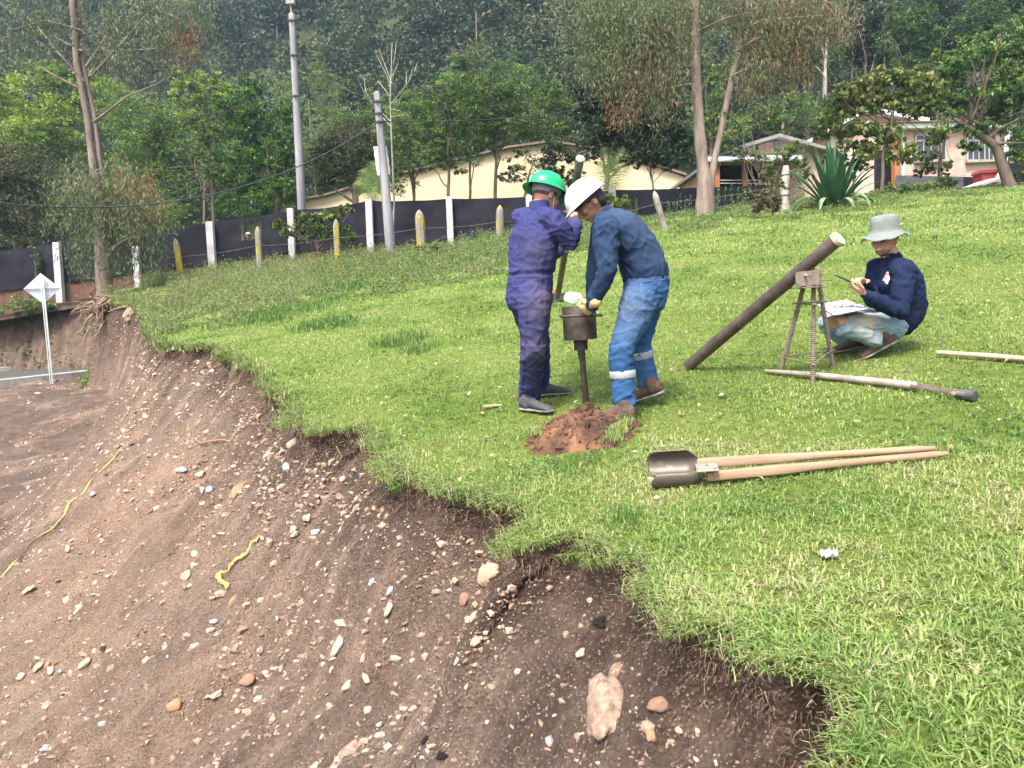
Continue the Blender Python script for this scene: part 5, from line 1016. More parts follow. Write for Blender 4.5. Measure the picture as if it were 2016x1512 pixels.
# weathered stump post, agave, shrub, palms, ferns
sp_ = W(1543, 410, 19.5); s = 19.5/FPX; st = thing('wooden_post', 'rough pale grey trunk-like post wrapped in wire left of the spiky agave', 'post', sp_)
mb = MB(); P_ = np.array([W(x, y, 19.5) for x, y in ((1547, 425), (1546, 395), (1544, 372), (1546, 350), (1547, 338), (1547, 326))]); mb.tube(P_, [.11, .10, .115, .105, .10, .05], 12, cap=False)
me = merge(mb.mesh(), .012, 1); v = getco(me); n_ = getno(me); v += n_*(.02*fbm(v[:, 0]*9, v[:, 1]*9, v[:, 2]*3, 3))[:, None]; setco(me, v); link('trunk', me, M('weathered_wood', (.52, .48, .44), (.22, .18, .16), 7, .9, bmp=.6, bd=.02, stretch=(1, 1, .5)), st)
mb = MB()
for y_ in (345, 372, 385): p = W(1545, y_, 19.5); mb.tube([p+A3(0, 0, -.012), p+A3(0, 0, .012)], [.118, .118], 14, cap=False)
mb.build('wire', IRON, st)
def spiky(name, label, px, py, Y, n, L, w, tilt, mat, cat='plant', old=0, base_r=.1):
    b0 = W(px, py, Y); b0[2] = gz(b0[0], b0[1]); root = thing(name, label, cat, b0); V = []; F = []; T = []
    for k in range(n):
        az = k*2.4+rng.normal()*.2; f = (k+.5)/n; el = math.radians(88-tilt*f**1.1); Lk = L*rng.uniform(.75, 1.05)*(1-.3*f*f); p = b0+A3(math.cos(az), math.sin(az), 0)*base_r*f; d = A3(math.cos(az)*math.cos(el), math.sin(az)*math.cos(el), math.sin(el))
        sd_ = A3(-math.sin(az), math.cos(az), 0); m = 8; dr = (.12+.25*f)*(3.2 if k >= n-old else 1)
        for i in range(m+1):
            g = i/m; ww = w*(math.sin(math.pi*min(1, g*.75+.18))**.8)*(1 if g < .99 else .1)*(1-g**4)+.004
            nn = np.cross(sd_, d); V += [p-sd_*ww/2+nn*ww*.18, p-nn*0, p+sd_*ww/2+nn*ww*.18]; T += [np.clip(.4+.15*rng.normal()+(.5 if k >= n-old else 0), 0, 1)]*3
            d = nrm(d+A3(0, 0, -dr*g*.9)); p = p+d*Lk/m
            if i < m: q0 = len(V)-3; F += [(q0, q0+3, q0+4, q0+1), (q0+1, q0+4, q0+5, q0+2)]
    V = np.array(V); link('leaves', fastmesh('leaves', V, np.array(F), True, T), mat, root); return root
spiky('agave_plant', 'big dark green sword-leaved agave with drooping old leaves right of the pale post', 1640, 400, 19, 62, 1.75, .15, 56, LM['agave'], old=12, base_r=.22, )
spiky('spiky_plant', 'tall bright grassy tuft behind the fence left of the peephole', 462, 430, 26, 34, 1.3, .06, 60, LM['bamboo'], base_r=.15)
spiky('spiky_plant', 'bright grassy tuft behind the fence right of the bushy eucalyptus base', 400, 440, 26.5, 34, 1.5, .06, 60, LM['bamboo'], base_r=.2)
spiky('spiky_plant', 'low dark strappy plant at the foot of the brick wall left of the big-leaved shrub', 553, 490, 23.6, 26, .6, .05, 75, LM['dark'], base_r=.1)
def palmfrond(label, base_, fronds, Y):
    b0 = W(*base_, Y); root = thing('palm_plant', label, 'palm', b0); 
    for tipx, tipy in fronds:
        V = []; F = []; T = []; a_ = b0; e = W(tipx, tipy, Y+rng.normal()*.2); m = 22; side = A3(0, 0, 1)
        for i in range(1, m):
            g = i/m; c = a_+(e-a_)*g+A3(0, 0, .35*math.sin(g*math.pi*.8)); ax = nrm(e-a_)
            for sg_ in (-1, 1):
                d = nrm(ax*.6+sg_*np.cross(ax, A3(0, 1, 0))*1.0+A3(0, rng.normal()*.3, -.15)); Lf = .55*math.sin(math.pi*min(1, g*.8+.2)); k = len(V)
                V += [c-ax*.014, c+ax*.014, c+d*Lf]; F.append((k, k+1, k+2)); T += [rng.uniform(.3, .9)]*3
        link('frond', fastmesh('frond', np.array(V), np.array(F), False, T), LM['bamboo'], root)
palmfrond('small palm with pale splayed fronds standing behind the white helmet', (1200, 395), [(1190, 300), (1222, 318), (1240, 340), (1180, 330), (1228, 300)], 26)
palmfrond('low palm showing behind the shorter utility pole', (735, 400), [(715, 345), (700, 370), (755, 350), (738, 330), (770, 375)], 26)
def shrub(name, label, px, py, Y, blobs, leaf, size, dens, cat='shrub', **kw): return tree(name, label, cat, Y, [(px, py), (px+2, py-10)], blobs, leaf, size, dens, tr=.03, branches=3, **kw)
shrub('leafy_shrub', 'big-leaved light green shrub growing before the black fence right of the peephole', 625, 490, 22.3, [(600, 440, 30, 18), (640, 425, 34, 18), (625, 460, 36, 20), (680, 412, 20, 12), (580, 455, 22, 14), (545, 440, 10, 9), (690, 465, 14, 9), (660, 450, 24, 16)], 'broad', .16, .75, droop=.9, flat=.3, aspect=.55, tmean=.3, per=10)
shrub('leafy_shrub', 'scraggy plant with yellowed leaves beside the grey fence post behind the white helmet', 1210, 430, 18.5, [(1205, 395, 12, 20), (1220, 410, 12, 12), (1232, 395, 8, 10)], 'broad', .10, .8, droop=.5, tmean=.6)
shrub('leafy_shrub', 'brown twiggy bush just left of the rough pale post', 1520, 410, 18, [(1500, 395, 30, 18), (1520, 375, 22, 22), (1485, 410, 18, 10), (1525, 405, 14, 16)], 'brown', .08, .55, tmean=.7)
for i, (px, py, r_, lb) in enumerate(((1765, 372, 26, 'fern clump right of the agave at the meadow margin'), (1815, 365, 26, 'fern clump in front of the left window of the pink house'), (1860, 358, 22, 'fern clump left of the red bin'), (1725, 385, 18, 'low shrub against the right side of the agave'), (2005, 345, 20, 'fern clump at the right edge below the dark cloth'), (450, 520, 16, 'small fern arching before the brick wall below the peephole'))):
    shrub('fern_clump', lb, px, py+14, 22.0 if px > 1000 else 23.3, [(px, py, r_, r_*.55), (px+r_*.6, py+4, r_*.7, r_*.4), (px-r_*.6, py+4, r_*.7, r_*.4)], 'bamboo' if i % 2 else 'mid', .085, 1.0, cat='fern', aspect=.25, tmean=.55)
for i, (px, py, r_, lb) in enumerate(((1560, 440, 40, 'low dark green weed mound on the meadow left of the agave'), (850, 490, 40, 'leafy weed bush at the foot of the pointed post left of the green helmet'), (50, 600, 60, 'ivy-like growth over the lip of the dark road bank'), (70, 520, 14, 'climber growing on the black cloth behind the road sign'))):
    Yq = {0: 17, 1: 20.5, 2: 23.6, 3: 24.2}[i]
    shrub('weed_bush', lb, px, py+12, Yq, [(px, py, r_, r_*.32), (px+r_*.5, py+3, r_*.6, r_*.3)] if i < 3 else [(px, py, 10, 26)], 'mid', .07, .8, cat='weeds', tmean=.5)
# litter on the meadow
def ong(px, py): return hitG(px, py)
n = 420; px_ = rng.uniform(300, 2010, n); py_ = np.interp(rng.random(n)**1.6, [0, 1], [395, 1000]); LL = []
for a_, b_ in zip(px_, py_):
    p = hitG(a_, b_)
    if p[1] < 24 and on_turf(p[0], p[1]): LL.append(p+A3(0, 0, .035))
LL = np.array(LL); V, F, _, a = leafcloud(LL, 0, len(LL), .0045*LL[:, 1]+.02, rng.uniform(.4, 1, len(LL)), 0, 2.0, .6)
meta(link('fallen_leaves', fastmesh('fallen_leaves', V, F, False, a), leafmat('dead_leaf', [(.4, (.30, .20, .10)), (.7, (.42, .33, .20)), (1, (.52, .46, .34))], .2)), kind='stuff')
mb = MB(); p = ong(970, 804); mb.box(p+A3(0, 0, .02), (.14, .035, .014), [[.97, -.22, 0], [.22, .97, 0], [0, 0, 1]]); meta(mb.build('wood_piece', M('cut_wood', (.42, .33, .23), (.30, .22, .15), 18, .8, stretch=(.2, 1, 1)), None, bevel=.003), 'short flat piece of cut wood lying left of the men on the grass', 'wood')
p = ong(1632, 1102); V = []; k = 9
for j in range(k):
    for i in range(k): f, g = i/(k-1)-.5, j/(k-1)-.5; V.append(p+A3(f*.062+.01*g, g*.045, .022+.018*float(pn(f*5, g*5, 2))+.014*float(pn(f*12, g*12, 4))))
F = [(j*k+i, j*k+i+1, (j+1)*k+i+1, (j+1)*k+i) for j in range(k-1) for i in range(k-1)]; V = np.array(V); m = len(V); V = np.vstack([V, V-A3(0, 0, .0015)]); F += [tuple(x+m for x in f[::-1]) for f in F]
meta(link('paper_scrap', fastmesh('paper_scrap', V, np.array(F)), M('crumpled_wrapper', (.42, .39, .38), (.22, .18, .17), 60, .5)), 'crumpled pale wrapper lying in the grass at the lower right', 'litter')
# ------------------------------------------------------------------ the dug heap with clods
hc = A3(*hitG(1147, 858)); SPOIL = M('spoil', (.23, .125, .065), (.055, .033, .023), 3.5, .95, bmp=1, bd=.02, col3=(.125, .066, .04), fine=40, lo=.36, hi=.6)
hp_ = thing('soil_heap', 'heap of freshly dug orange-brown soil at the foot of the drop hammer rod', 'soil heap', hc)
n = 150; f = np.linspace(-1, 1, n); U_, V_ = np.meshgrid(f, f); hx_ = hc[0]+U_*.37; hy_ = hc[1]+V_*.44+U_*.05
rr = np.hypot(U_, V_)*(1+.22*pn(U_*1.6, V_*1.6, 4)+.08*pn(U_*5, V_*5, 4)); hh = .125*sst(1.0, .25, rr)*(1+.3*pn(U_*2, V_*2, 9))
hh += sst(1.0, .8, rr)*(.028*fbm(U_*3, V_*3, 3, 4)+.022*np.maximum(0, fbm(U_*9, V_*9, 3, 3)))
hole = np.hypot(hx_-hc[0]-.02, hy_-hc[1]-.42); hh -= .05*sst(.12, .03, hole)
Vh = np.stack([hx_, hy_, G(hx_, hy_)+hh-.03*sst(.85, 1.1, rr)-.004], -1).reshape(-1, 3); idx = np.arange(n*n).reshape(n, n); q = np.stack([idx[:-1, :-1], idx[:-1, 1:], idx[1:, 1:], idx[1:, :-1]], -1).reshape(-1, 4); q = q[(rr.ravel()[q] < 1.15).all(1)]
un, inv = np.unique(q, return_inverse=True); link('heap', fastmesh('heap', Vh[un], inv.reshape(-1, 4), True), SPOIL, hp_)
L = []; m = 900; a_ = rng.uniform(0, 6.28, m); r_ = rng.random(m)**.6; ux_, vy_ = r_*np.cos(a_), r_*np.sin(a_); iu_ = ((ux_+1)/2*(n-1)).astype(int); iv_ = ((vy_+1)/2*(n-1)).astype(int); pp = Vh.reshape(n, n, 3)[iv_, iu_]
s_ = .005+.024*rng.random(m)**3; Q = IV1[None]*(1+.3*rng.normal(size=(m, len(IV1), 1)))*rng.uniform(.6, 1.2, (m, 1, 3))*s_[:, None, None]+pp[:, None]
meta(link('clods', fastmesh('clods', Q.reshape(-1, 3), (IF1[None]+np.arange(m)[:, None, None]*len(IV1)).reshape(-1, 3)), SPOIL, hp_), kind='stuff')
bl = []
for cx, cy, nn in ((-.75, .1, 160), (.45, -.45, 260), (.6, -.1, 160), (.35, -.7, 120)):
    x = hc[0]+.4*cx+rng.normal(size=nn)*.035; y = hc[1]+.48*cy+rng.normal(size=nn)*.04; bl.append(blades(x, y, G(x, y)+.05, rng.uniform(.025, .06, nn), .004+0*x, rng.uniform(.2, .95, nn), rng.uniform(0, 6.28, nn), rng.uniform(.2, 1, nn)))
V, F, a = joinv(bl); meta(link('turf_tufts', fastmesh('turf_tufts', V, F, False, a), GR, hp_), kind='stuff')
# ------------------------------------------------------------------ drop hammer and other steel
RUST = M('blackened_steel', (.060, .052, .048), (.13, .10, .085), 9, .55, .55, bmp=.5, bd=.004, lo=.42, hi=.7)
PIPE = M('pipe_steel', (.075, .062, .055), (.17, .13, .115), 7, .5, .5, bmp=.4, bd=.004, stretch=(1, 1, 1), lo=.4, hi=.68)
RUSTY = M('rusty_steel', (.17, .135, .11), (.085, .062, .05), 14, .75, .3, bmp=.5, bd=.003, col3=(.23, .19, .16))
GALV = M('galvanised', (.42, .38, .33), (.24, .20, .17), 8, .55, .3, bmp=.3, bd=.003, stretch=(1, 1, 1))
HY = 5.08
foot = A3(*hitG(1156, 806)); hm = thing('drop_hammer', 'heavy dark cylindrical drop hammer on its rod above the soil heap', 'hammer', foot)
top, cen, lo_ = W(1139, 602, HY), W(1141, 636, HY), W(1143, 668, HY); ax = nrm(top-lo_); s = HY/FPX; R_ = 33*s
mb = MB(); V, F = loft([lo_, lo_+ax*.012, top-ax*.010, top, top, top-ax*.05], [R_*.985, R_, R_, R_*.97, R_*.42, R_*.40], 40, cap=False); F = F[:-2]+[F[-2], F[-1]]; mb.add(V, F); mb.build('weight', RUST, hm, True)
mb = MB(); p0, p1 = W(1143, 668, HY), W(1144, 689, HY); mb.tube([p0-A3(0, 0, .0)+ax*.004, p1], [14*s, 13.6*s], 24, cap=False); mb.build('collar', RUST, hm, True)
mb = MB(); mb.tube([p1+ax*.01, W(1146, 704, HY), W(1146.5, 706, HY), W(1151, 760, HY+.01), foot-A3(0, 0, .05)], [7.6*s, 7.2*s, 6.0*s, 6.3*s, 6.8*s], 18, cap=False); mb.build('rod', RUST, hm, True)
hpx = [(1107, 622, -1), (1181, 622, 1)]
for sgn in (-1, 1):
    mb = MB(); c = W(1141, 621, HY)+A3(0, sgn*R_*1.02, 0)*1.0; pts_ = [c+A3(-.125, -sgn*.05, 0), c+A3(-.12, sgn*.028, 0), c+A3(-.06, sgn*.035, 0), c+A3(.06, sgn*.035, 0), c+A3(.135, sgn*.028, -.004), c+A3(.138, -sgn*.05, 0)]
    mb.tube(pts_, [.0085]*6, 10); mb.build('handle', RUST, hm, True)
def rings(p0, p1, r, pitch, n): # ribbed rebar
    p0, p1 = A3(*p0), A3(*p1); L = np.linalg.norm(p1-p0); k = int(L/pitch*4); P_ = [p0+(p1-p0)*i/k for i in range(k+1)]; return P_, [r*(1.16 if i % 4 in (1, 2) else .92) for i in range(k+1)]
# tripod of ribbed bars with bracket
tf = [A3(*hitG(1600, 755)), A3(*hitG(1534, 737)), A3(*hitG(1641, 722))]
tri_ = thing('tripod_stand', 'three-legged stand welded of ribbed steel bars with a boxy bracket on top', 'stand', (tf[0]+tf[1]+tf[2])/3)
BY = tf[0][1]+.06; tt_ = [W(1602, 560, BY-.02), W(1583, 560, BY+.10), W(1613, 560, BY+.14)]
for a_, b_ in zip(tt_, tf): P_, r_ = rings(a_, b_-A3(0, 0, .03), .0150, .014, 0); mb = MB(); mb.tube(P_, r_, 10, cap=False); mb.build('leg', RUSTY, tri_, True)
def lerp(a, b, f): return a+(b-a)*f
for f_, r_ in ((.80, .0055), (.20, .006)):
    q_ = [lerp(a_, b_, f_) for a_, b_ in zip(tt_, tf)]; cc = sum(q_)/3; q_ = [c+(nrm(c-cc))*.016 for c in q_]
    mb = MB()
    for i in range(3): d = nrm(q_[(i+1) % 3]-q_[i]); mb.tube([q_[i]-d*.02, q_[(i+1) % 3]+d*.02], [r_, r_], 8)
    mb.build('brace', RUSTY, tri_, True)
def quadplate(corners, Y0, th, mat, nm, par): mb = MB(); mb.prism([W(x, y, Y0) for x, y in corners], A3(0, th, 0)); return mb.build(nm, mat, par, bevel=.002)
quadplate([(1567, 564), (1613, 561), (1613, 531), (1566, 536)], BY-.10, .006, RUSTY, 'bracket_plate', tri_)
quadplate([(1576, 560), (1619, 557), (1619, 528), (1577, 531)], BY+.10, .006, RUSTY, 'bracket_plate', tri_)
quadplate([(1590, 534), (1608, 532), (1600, 524)], BY-.02, .006, RUSTY, 'bracket_plate', tri_)
mb = MB(); a_ = W(1592, 566, BY+.01); mb.box(a_, (.185, .22, .008)); mb.build('base_plate', RUSTY, tri_, bevel=.002)
mb = MB(); a_ = W(1588, 542, BY-.13); mb.tube([a_, a_+A3(0, .24, 0)], [.009, .009], 10); a_ = W(1610, 552, BY); mb.tube([a_, a_+A3(.10, .02, .0)], [.006, .005], 8); mb.build('pin', GALV, tri_, True)
# tube leaning on the tripod, wooden plug in its end
lt, lf = W(1647, 473, BY-.18), A3(*hitG(1356, 728)); lf[2] += .03; axt = nrm(lt-lf)
tb_ = thing('steel_pipe', 'long dark steel pipe leaning diagonally across the tripod with a pale wooden plug on top', 'pipe', lf)
mb = MB(); n = 14; mb.tube([lerp(lf, lt, i/n) for i in range(n+1)], [.0455+.001*pn(i*.7, 2.) for i in range(n+1)], 28, cap=False); mb.build('barrel', PIPE, tb_, True)
mb = MB(); mb.tube([lt-axt*.004, lt+axt*.012, lt+axt*.024], [.052, .053, .050], 28, cap=False); mb.build('plug', M('plug_wood', (.48, .40, .30), (.36, .28, .20), 14, .8), tb_, True)
mb = MB(); mb.tube([lf-axt*.003, lf+axt*.05], [.044, .047], 28, cap=False); mb.build('end_collar', M('worn_pipe_end', (.10, .09, .09), (.17, .15, .14), 12, .45, .6), tb_, True)
# ram pipe with fork lying on the grass
g0, g1, g2 = A3(*hitG(1508, 737)), A3(*hitG(1800, 772)), A3(*hitG(1905, 790))
rm = thing('ground_rod', 'grey steel rod with forked rusty end lying in the grass under the tripod', 'rod', lerp(g0, g1, .5)); up_ = A3(0, 0, .035)
mb = MB(); mb.tube([g0+up_*.7, lerp(g0, g1, .35)+up_, g1+up_*1.1], [.012, .022, .026], 14); mb.build('shaft', GALV, rm, True)
dd = nrm(g2-g1); sd_ = nrm(np.cross(dd, [0, 0, 1]))
mb = MB(); mb.box((g1+g2)/2+up_*1.2+sd_*.030, (np.linalg.norm(g2-g1), .010, .018), np.stack([dd, sd_, nrm(np.cross(dd, sd_))], 1)); mb.box((g1+g2)/2+up_*1.2-sd_*.030, (np.linalg.norm(g2-g1), .010, .018), np.stack([dd, sd_, nrm(np.cross(dd, sd_))], 1)); mb.build('fork', RUSTY, rm, bevel=.002)
mb = MB(); mb.tube([g2+up_-dd*.04, g2+up_+dd*.045, g2+up_+dd*.046, g2+up_-dd*.01], [.031, .031, .023, .022], 18, cap=False); mb.build('socket', M('socket_steel', (.20, .20, .21), (.12, .11, .11), 12, .4, .7), rm, True)
mb = MB(); mb.tube([g2+up_-dd*.06+sd_*.045, g2+up_-dd*.06-sd_*.045], [.016, .016], 10); mb.box(g2-dd*.07-sd_*.04+up_*.4, (.06, .04, .05)); mb.build('clamp', RUSTY, rm, bevel=.003)
w0, w1 = A3(*hitG(1848, 704)), A3(*hitG(2075, 722)); mb = MB(); mb.tube([w0+up_, lerp(w0, w1, .5)+up_*1.1, w1+up_], [.017, .018, .018], 14)
meta(mb.build('wooden_pole', M('pale_pole', (.56, .42, .30), (.40, .29, .21), 12, .8, stretch=(.3, 1, 1), bmp=.3), None, True), 'pale round wooden pole lying on the grass at the right edge', 'pole')
# post hole digger
WOOD = M('handle_wood', (.34, .235, .155), (.20, .135, .09), 9, .75, stretch=(.15, 1, 1), bmp=.4, bd=.003, col3=(.27, .185, .12)); BLD = M('blade_steel', (.26, .235, .215), (.12, .095, .08), 7, .45, .45, bmp=.3, bd=.003, lo=.3, hi=.6, col3=(.10, .085, .075))
dg_ = thing('post_hole_digger', 'clamshell post hole digger with two long wooden handles lying on the grass', 'digger', hitG(1560, 925))
def gp(px, py, h): return A3(*hitG(px, py, h))
for (a_, b_, h0, h1, sq) in (((1372, 912), (1840, 883), .080, .045, 1), ((1392, 938), (1866, 893), .045, .03, 1)):
    A_, B_ = gp(*a_, h0), gp(*b_, h1); d = nrm(B_-A_); s1 = nrm(np.cross(d, [0, 0, 1])); s2 = np.cross(s1, d); V = []; F = []; k = 16; st_ = 16
    for i in range(st_+1):
        f_ = i/st_; c = lerp(A_, B_, f_); e = np.interp(f_, [0, .35, .55, 1], [.22, .25, 1, 1]); r = np.interp(f_, [0, .3, .45, .97, 1], [.021, .0215, .019, .0165, .010])
        for j in range(k):
            an = 2*math.pi*j/k+.39; cx, cy = math.cos(an), math.sin(an); V.append(c+(s1*math.copysign(abs(cx)**e, cx)*r*(1 if e == 1 else 1.0)+s2*math.copysign(abs(cy)**e, cy)*r))
    F = [(i*k+j, i*k+(j+1) % k, (i+1)*k+(j+1) % k, (i+1)*k+j) for i in range(st_) for j in range(k)]+[tuple(range(k))[::-1], tuple(range(st_*k, st_*k+k))]
    mb = MB(); mb.add(V, F); mb.build('handle', WOOD, dg_, True)
A_, B_ = gp(1372, 912, .07), gp(1840, 883, .05); dv = nrm(A_-B_); sv_ = nrm(np.cross([0, 0, 1], dv)); up2 = np.cross(dv, sv_)
if sv_[1] > 0: sv_ = -sv_     # towards the camera
def blade(org, openv, Lb, Rb, nm):
    """a curved scoop: part of a cylinder whose axis is the tool axis"""
    V = []; ni, nj = 15, 17; othr = nrm(np.cross(dv, openv))
    for i in range(ni):
        f_ = i/(ni-1); half = math.radians(74)*(1-.55*max(0, (f_-.80)/.2)**2)*np.interp(f_, [0, .18, 1], [.45, 1, 1]); rb = Rb*np.interp(f_, [0, .2, .8, 1], [.5, 1, 1, .92])
        for j in range(nj): an = -half+2*half*j/(nj-1); V.append(org+dv*Lb*f_-openv*rb*math.cos(an)+openv*Rb*.55+othr*rb*math.sin(an)*1.15)
    F = [(i*nj+j, i*nj+j+1, (i+1)*nj+j+1, (i+1)*nj+j) for i in range(ni-1) for j in range(nj-1)]; me = fastmesh(nm, np.array(V), np.array(F), True)
    o = link(nm, me, BLD, dg_); m_ = o.modifiers.new('t', 'SOLIDIFY'); m_.thickness = .004; return o
blade(gp(1374, 908, .095)+dv*.0, nrm(up2*.10+sv_*1.0), .24, .052, 'blade'); blade(gp(1382, 945, .028), nrm(up2*.9-sv_*1.0), .235, .044, 'blade')
mb = MB(); c = gp(1392, 922, .085); RB = np.stack([dv, sv_, up2], 1); mb.box(c+sv_*.03, (.10, .07, .006), RB); mb.box(c-sv_*.02+up2*.006, (.10, .07, .006), RB); mb.build('hinge_plate', GALV, dg_, bevel=.002)
mb = MB(); mb.tube([c-up2*.02, c+up2*.015], [.008, .008], 10); mb.tube([c+dv*-.03+sv_*.05-up2*.02, c+dv*-.03+sv_*.05+up2*.008], [.006, .006], 8); mb.build('bolt', RUSTY, dg_, True)
mb = MB(); c = gp(1285, 944, .018); mb.box(c, (.05, .03, .022), RB); meta(mb.build('wood_piece', MATS['cut_wood'], None, bevel=.003), 'small pale wood block against the digger blades', 'wood')
# tray and white bag behind the men
bk = A3(*hitG(1098, 596)); s = bk[1]/FPX; tr_ = thing('plastic_tray', 'small dark open crate on the grass behind the men', 'crate', bk)
DP = M('dark_plastic', (.03, .03, .033), (.05, .05, .05), 10, .5); mb = MB(); w_ = 15*s; h_ = .10
for c_, sz in (((0, 0, .008), (2*w_, .2, .016)), ((-w_, 0, h_/2), (.012, .2, h_)), ((w_, 0, h_/2), (.012, .2, h_)), ((0, -.1, h_/2), (2*w_, .012, h_)), ((0, .1, h_/2), (2*w_, .012, h_)), ((0, -.1, h_), (2*w_+.02, .024, .012))): mb.box(bk+A3(*c_)+A3(0, .1, .02), sz)
mb.build('body', DP, tr_, bevel=.004)
mb = MB(); mb.tube([bk+A3(-.055, .1, .05), bk+A3(-.055, .1, .12), bk+A3(-.055, .1, .165)], [.03, .022, .012], 10); meta(mb.build('orange_cap', M('orange_plastic', (.8, .16, .03), (.7, .12, .03), 10, .5), None, True), 'bright orange cap sticking out of the dark crate', 'cap')
mb = MB(); bg_ = A3(*hitG(1130, 598)); mb.ell(bg_+A3(0, .1, .07), (.125, .09, .085)); mb.ell(bg_+A3(.05, .1, .09), (.06, .06, .05)); mb.ell(bg_+A3(-.06, .1, .08), (.06, .06, .055)); me = merge(mb.mesh(), .006, 2); v = getco(me); n_ = getno(me); setco(me, v+n_*(.02*fbm(v[:, 0]*14, v[:, 1]*14, v[:, 2]*14, 3)-.01*np.abs(pn(v[:, 0]*30, v[:, 1]*30, v[:, 2]*30)))[:, None])
meta(link('plastic_bag', me, M('white_plastic', (.82, .83, .86), (.74, .75, .80), 9, .35, bmp=.3)), 'crumpled white plastic bag beside the dark crate behind the hammer', 'bag')
# ------------------------------------------------------------------ people
SKIN_A = M('skin_light', (.50, .27, .19), (.42, .21, .15), 14, .55, spec=.4, bmp=.15, bd=.001); SKIN_B = M('skin_brown', (.34, .18, .12), (.27, .14, .09), 14, .5, spec=.4, bmp=.15, bd=.001); SKIN_C = M('skin_tan', (.50, .275, .195), (.42, .22, .15), 14, .5, spec=.4, bmp=.15, bd=.001)
HAIRM = M('black_hair', (.012, .010, .010), (.03, .025, .022), 60, .5, bmp=.8, bd=.004, stretch=(1, 1, .4)); HAIRB = M('short_brown_hair', (.13, .075, .055), (.08, .05, .04), 60, .7, bmp=.5, bd=.002); DKM = M('dark_detail', (.012, .010, .010), (.02, .018, .018), 20, .3)
def cloth(nm, c1, c2, dirt=(.16, .12, .09), fine=160, wear=None, s=2.2, rough=.9):
    if nm in MATS: return MATS[nm]
    m, nt, b, co = base(nm, rough, 0, .15); n = noisy(nt, co, s, 5, .6); n2 = noisy(nt, co, fine, 3, .7); n3 = noisy(nt, co, 12, 6, .65, None, 1.2)
    c = ramp(nt, [(.35, c1), (.65, c2)], n); c = mixc(nt, .35, c, ramp(nt, [(.4, (.65, .65, .65)), (.6, (1, 1, 1))], n2), 'MULTIPLY')
    at = nt.nodes.new('ShaderNodeAttribute'); at.attribute_name = 't'
    f_ = nt.nodes.new('ShaderNodeMath'); f_.operation = 'MULTIPLY'; f_.use_clamp = True; nt.links.new(at.outputs['Fac'], f_.inputs[0]); nt.links.new(ramp(nt, [(.35, (.3, .3, .3)), (.6, (1, 1, 1))], n3), f_.inputs[1])
    c = mixc(nt, f_.outputs[0], c, dirt); nt.links.new(c, b.inputs['Base Color']); b.inputs['Sheen Weight'].default_value = .0
    bump(nt, b, n3, .3, .012); MATS[nm] = m; return m
COVER = cloth('navy_coverall', (.028, .033, .115), (.046, .052, .165), (.11, .09, .10)); DENS = cloth('denim_shirt', (.013, .028, .068), (.028, .055, .115), (.07, .10, .15)); JEAN = cloth('blue_jeans', (.018, .060, .160), (.042, .110, .245), (.10, .125, .16), s=4)
JEANL = cloth('light_jeans', (.15, .245, .34), (.25, .36, .45), (.36, .32, .22), s=5); TEE = cloth('navy_shirt', (.006, .013, .042), (.010, .020, .058), (.03, .04, .08))
LEA = M('leather_glove', (.62, .45, .22), (.48, .33, .15), 16, .7, bmp=.4, bd=.003); BTA = M('grey_boot', (.035, .036, .042), (.075, .075, .08), 12, .7, bmp=.3); BTS = M('boot_sole', (.20, .20, .20), (.12, .11, .10), 14, .8); BTB = M('brown_boot', (.095, .062, .045), (.055, .036, .027), 12, .75, bmp=.4); REF = M('reflective_band', (.36, .38, .39), (.28, .30, .32), 14, .4, .1, bmp=.2)
def handparts(mb, wr, d, pn_, side, curl, k=1.0, fat=1.0, spread=.0):
    """palm + 5 fingers. d: towards the knuckles, pn_: the way the palm faces, side: thumb side"""
    d = nrm(d); pn_ = nrm(pn_-d*(pn_@d)); sd = nrm(np.cross(d, pn_)); sd = sd if sd@side > 0 else -sd
    mb.tube([wr-d*.01, wr+d*.03*k, wr+d*.065*k, wr+d*.088*k], [(.026*k*fat, .018*k*fat), (.035*k, .017*k*fat), (.041*k, .016*k*fat), (.038*k, .012*k*fat)], 12, side=sd)
    for i, (o, L) in enumerate(((.030, .072), (.010, .080), (-.010, .075), (-.029, .060))):
        p = wr+d*.085*k+sd*o*k; a = curl*(.55+.1*i)+.1; P_ = [p-d*.015*k, p]; dd_ = d+sd*spread*(o/.03)*.3
        for j, fr_ in enumerate((.46, .31, .23)): v_ = nrm(nrm(dd_)*math.cos(a)+pn_*math.sin(a)); P_.append(P_[-1]+v_*L*fr_*k); a += curl*(.9 if j == 0 else .7)
        mb.tube(P_, [.0098*fat*k, .0095*fat*k, .009*fat*k, .0082*fat*k, .0072*fat*k], 8)
    p = wr+d*.018*k+sd*.026*k; v_ = nrm(d*.62+sd*.72+pn_*.35); q = p+v_*.045*k; v2 = nrm(d*.85+sd*.15+pn_*.6*max(.2, curl)); q2 = q+v2*.032*k
    mb.tube([p-v_*.01, p+v_*.02, q, q2, q2+nrm(v2+pn_*.3*curl)*.022*k], [.015*fat*k, .0125*fat*k, .0108*fat*k, .010*fat*k, .008*fat*k], 8)
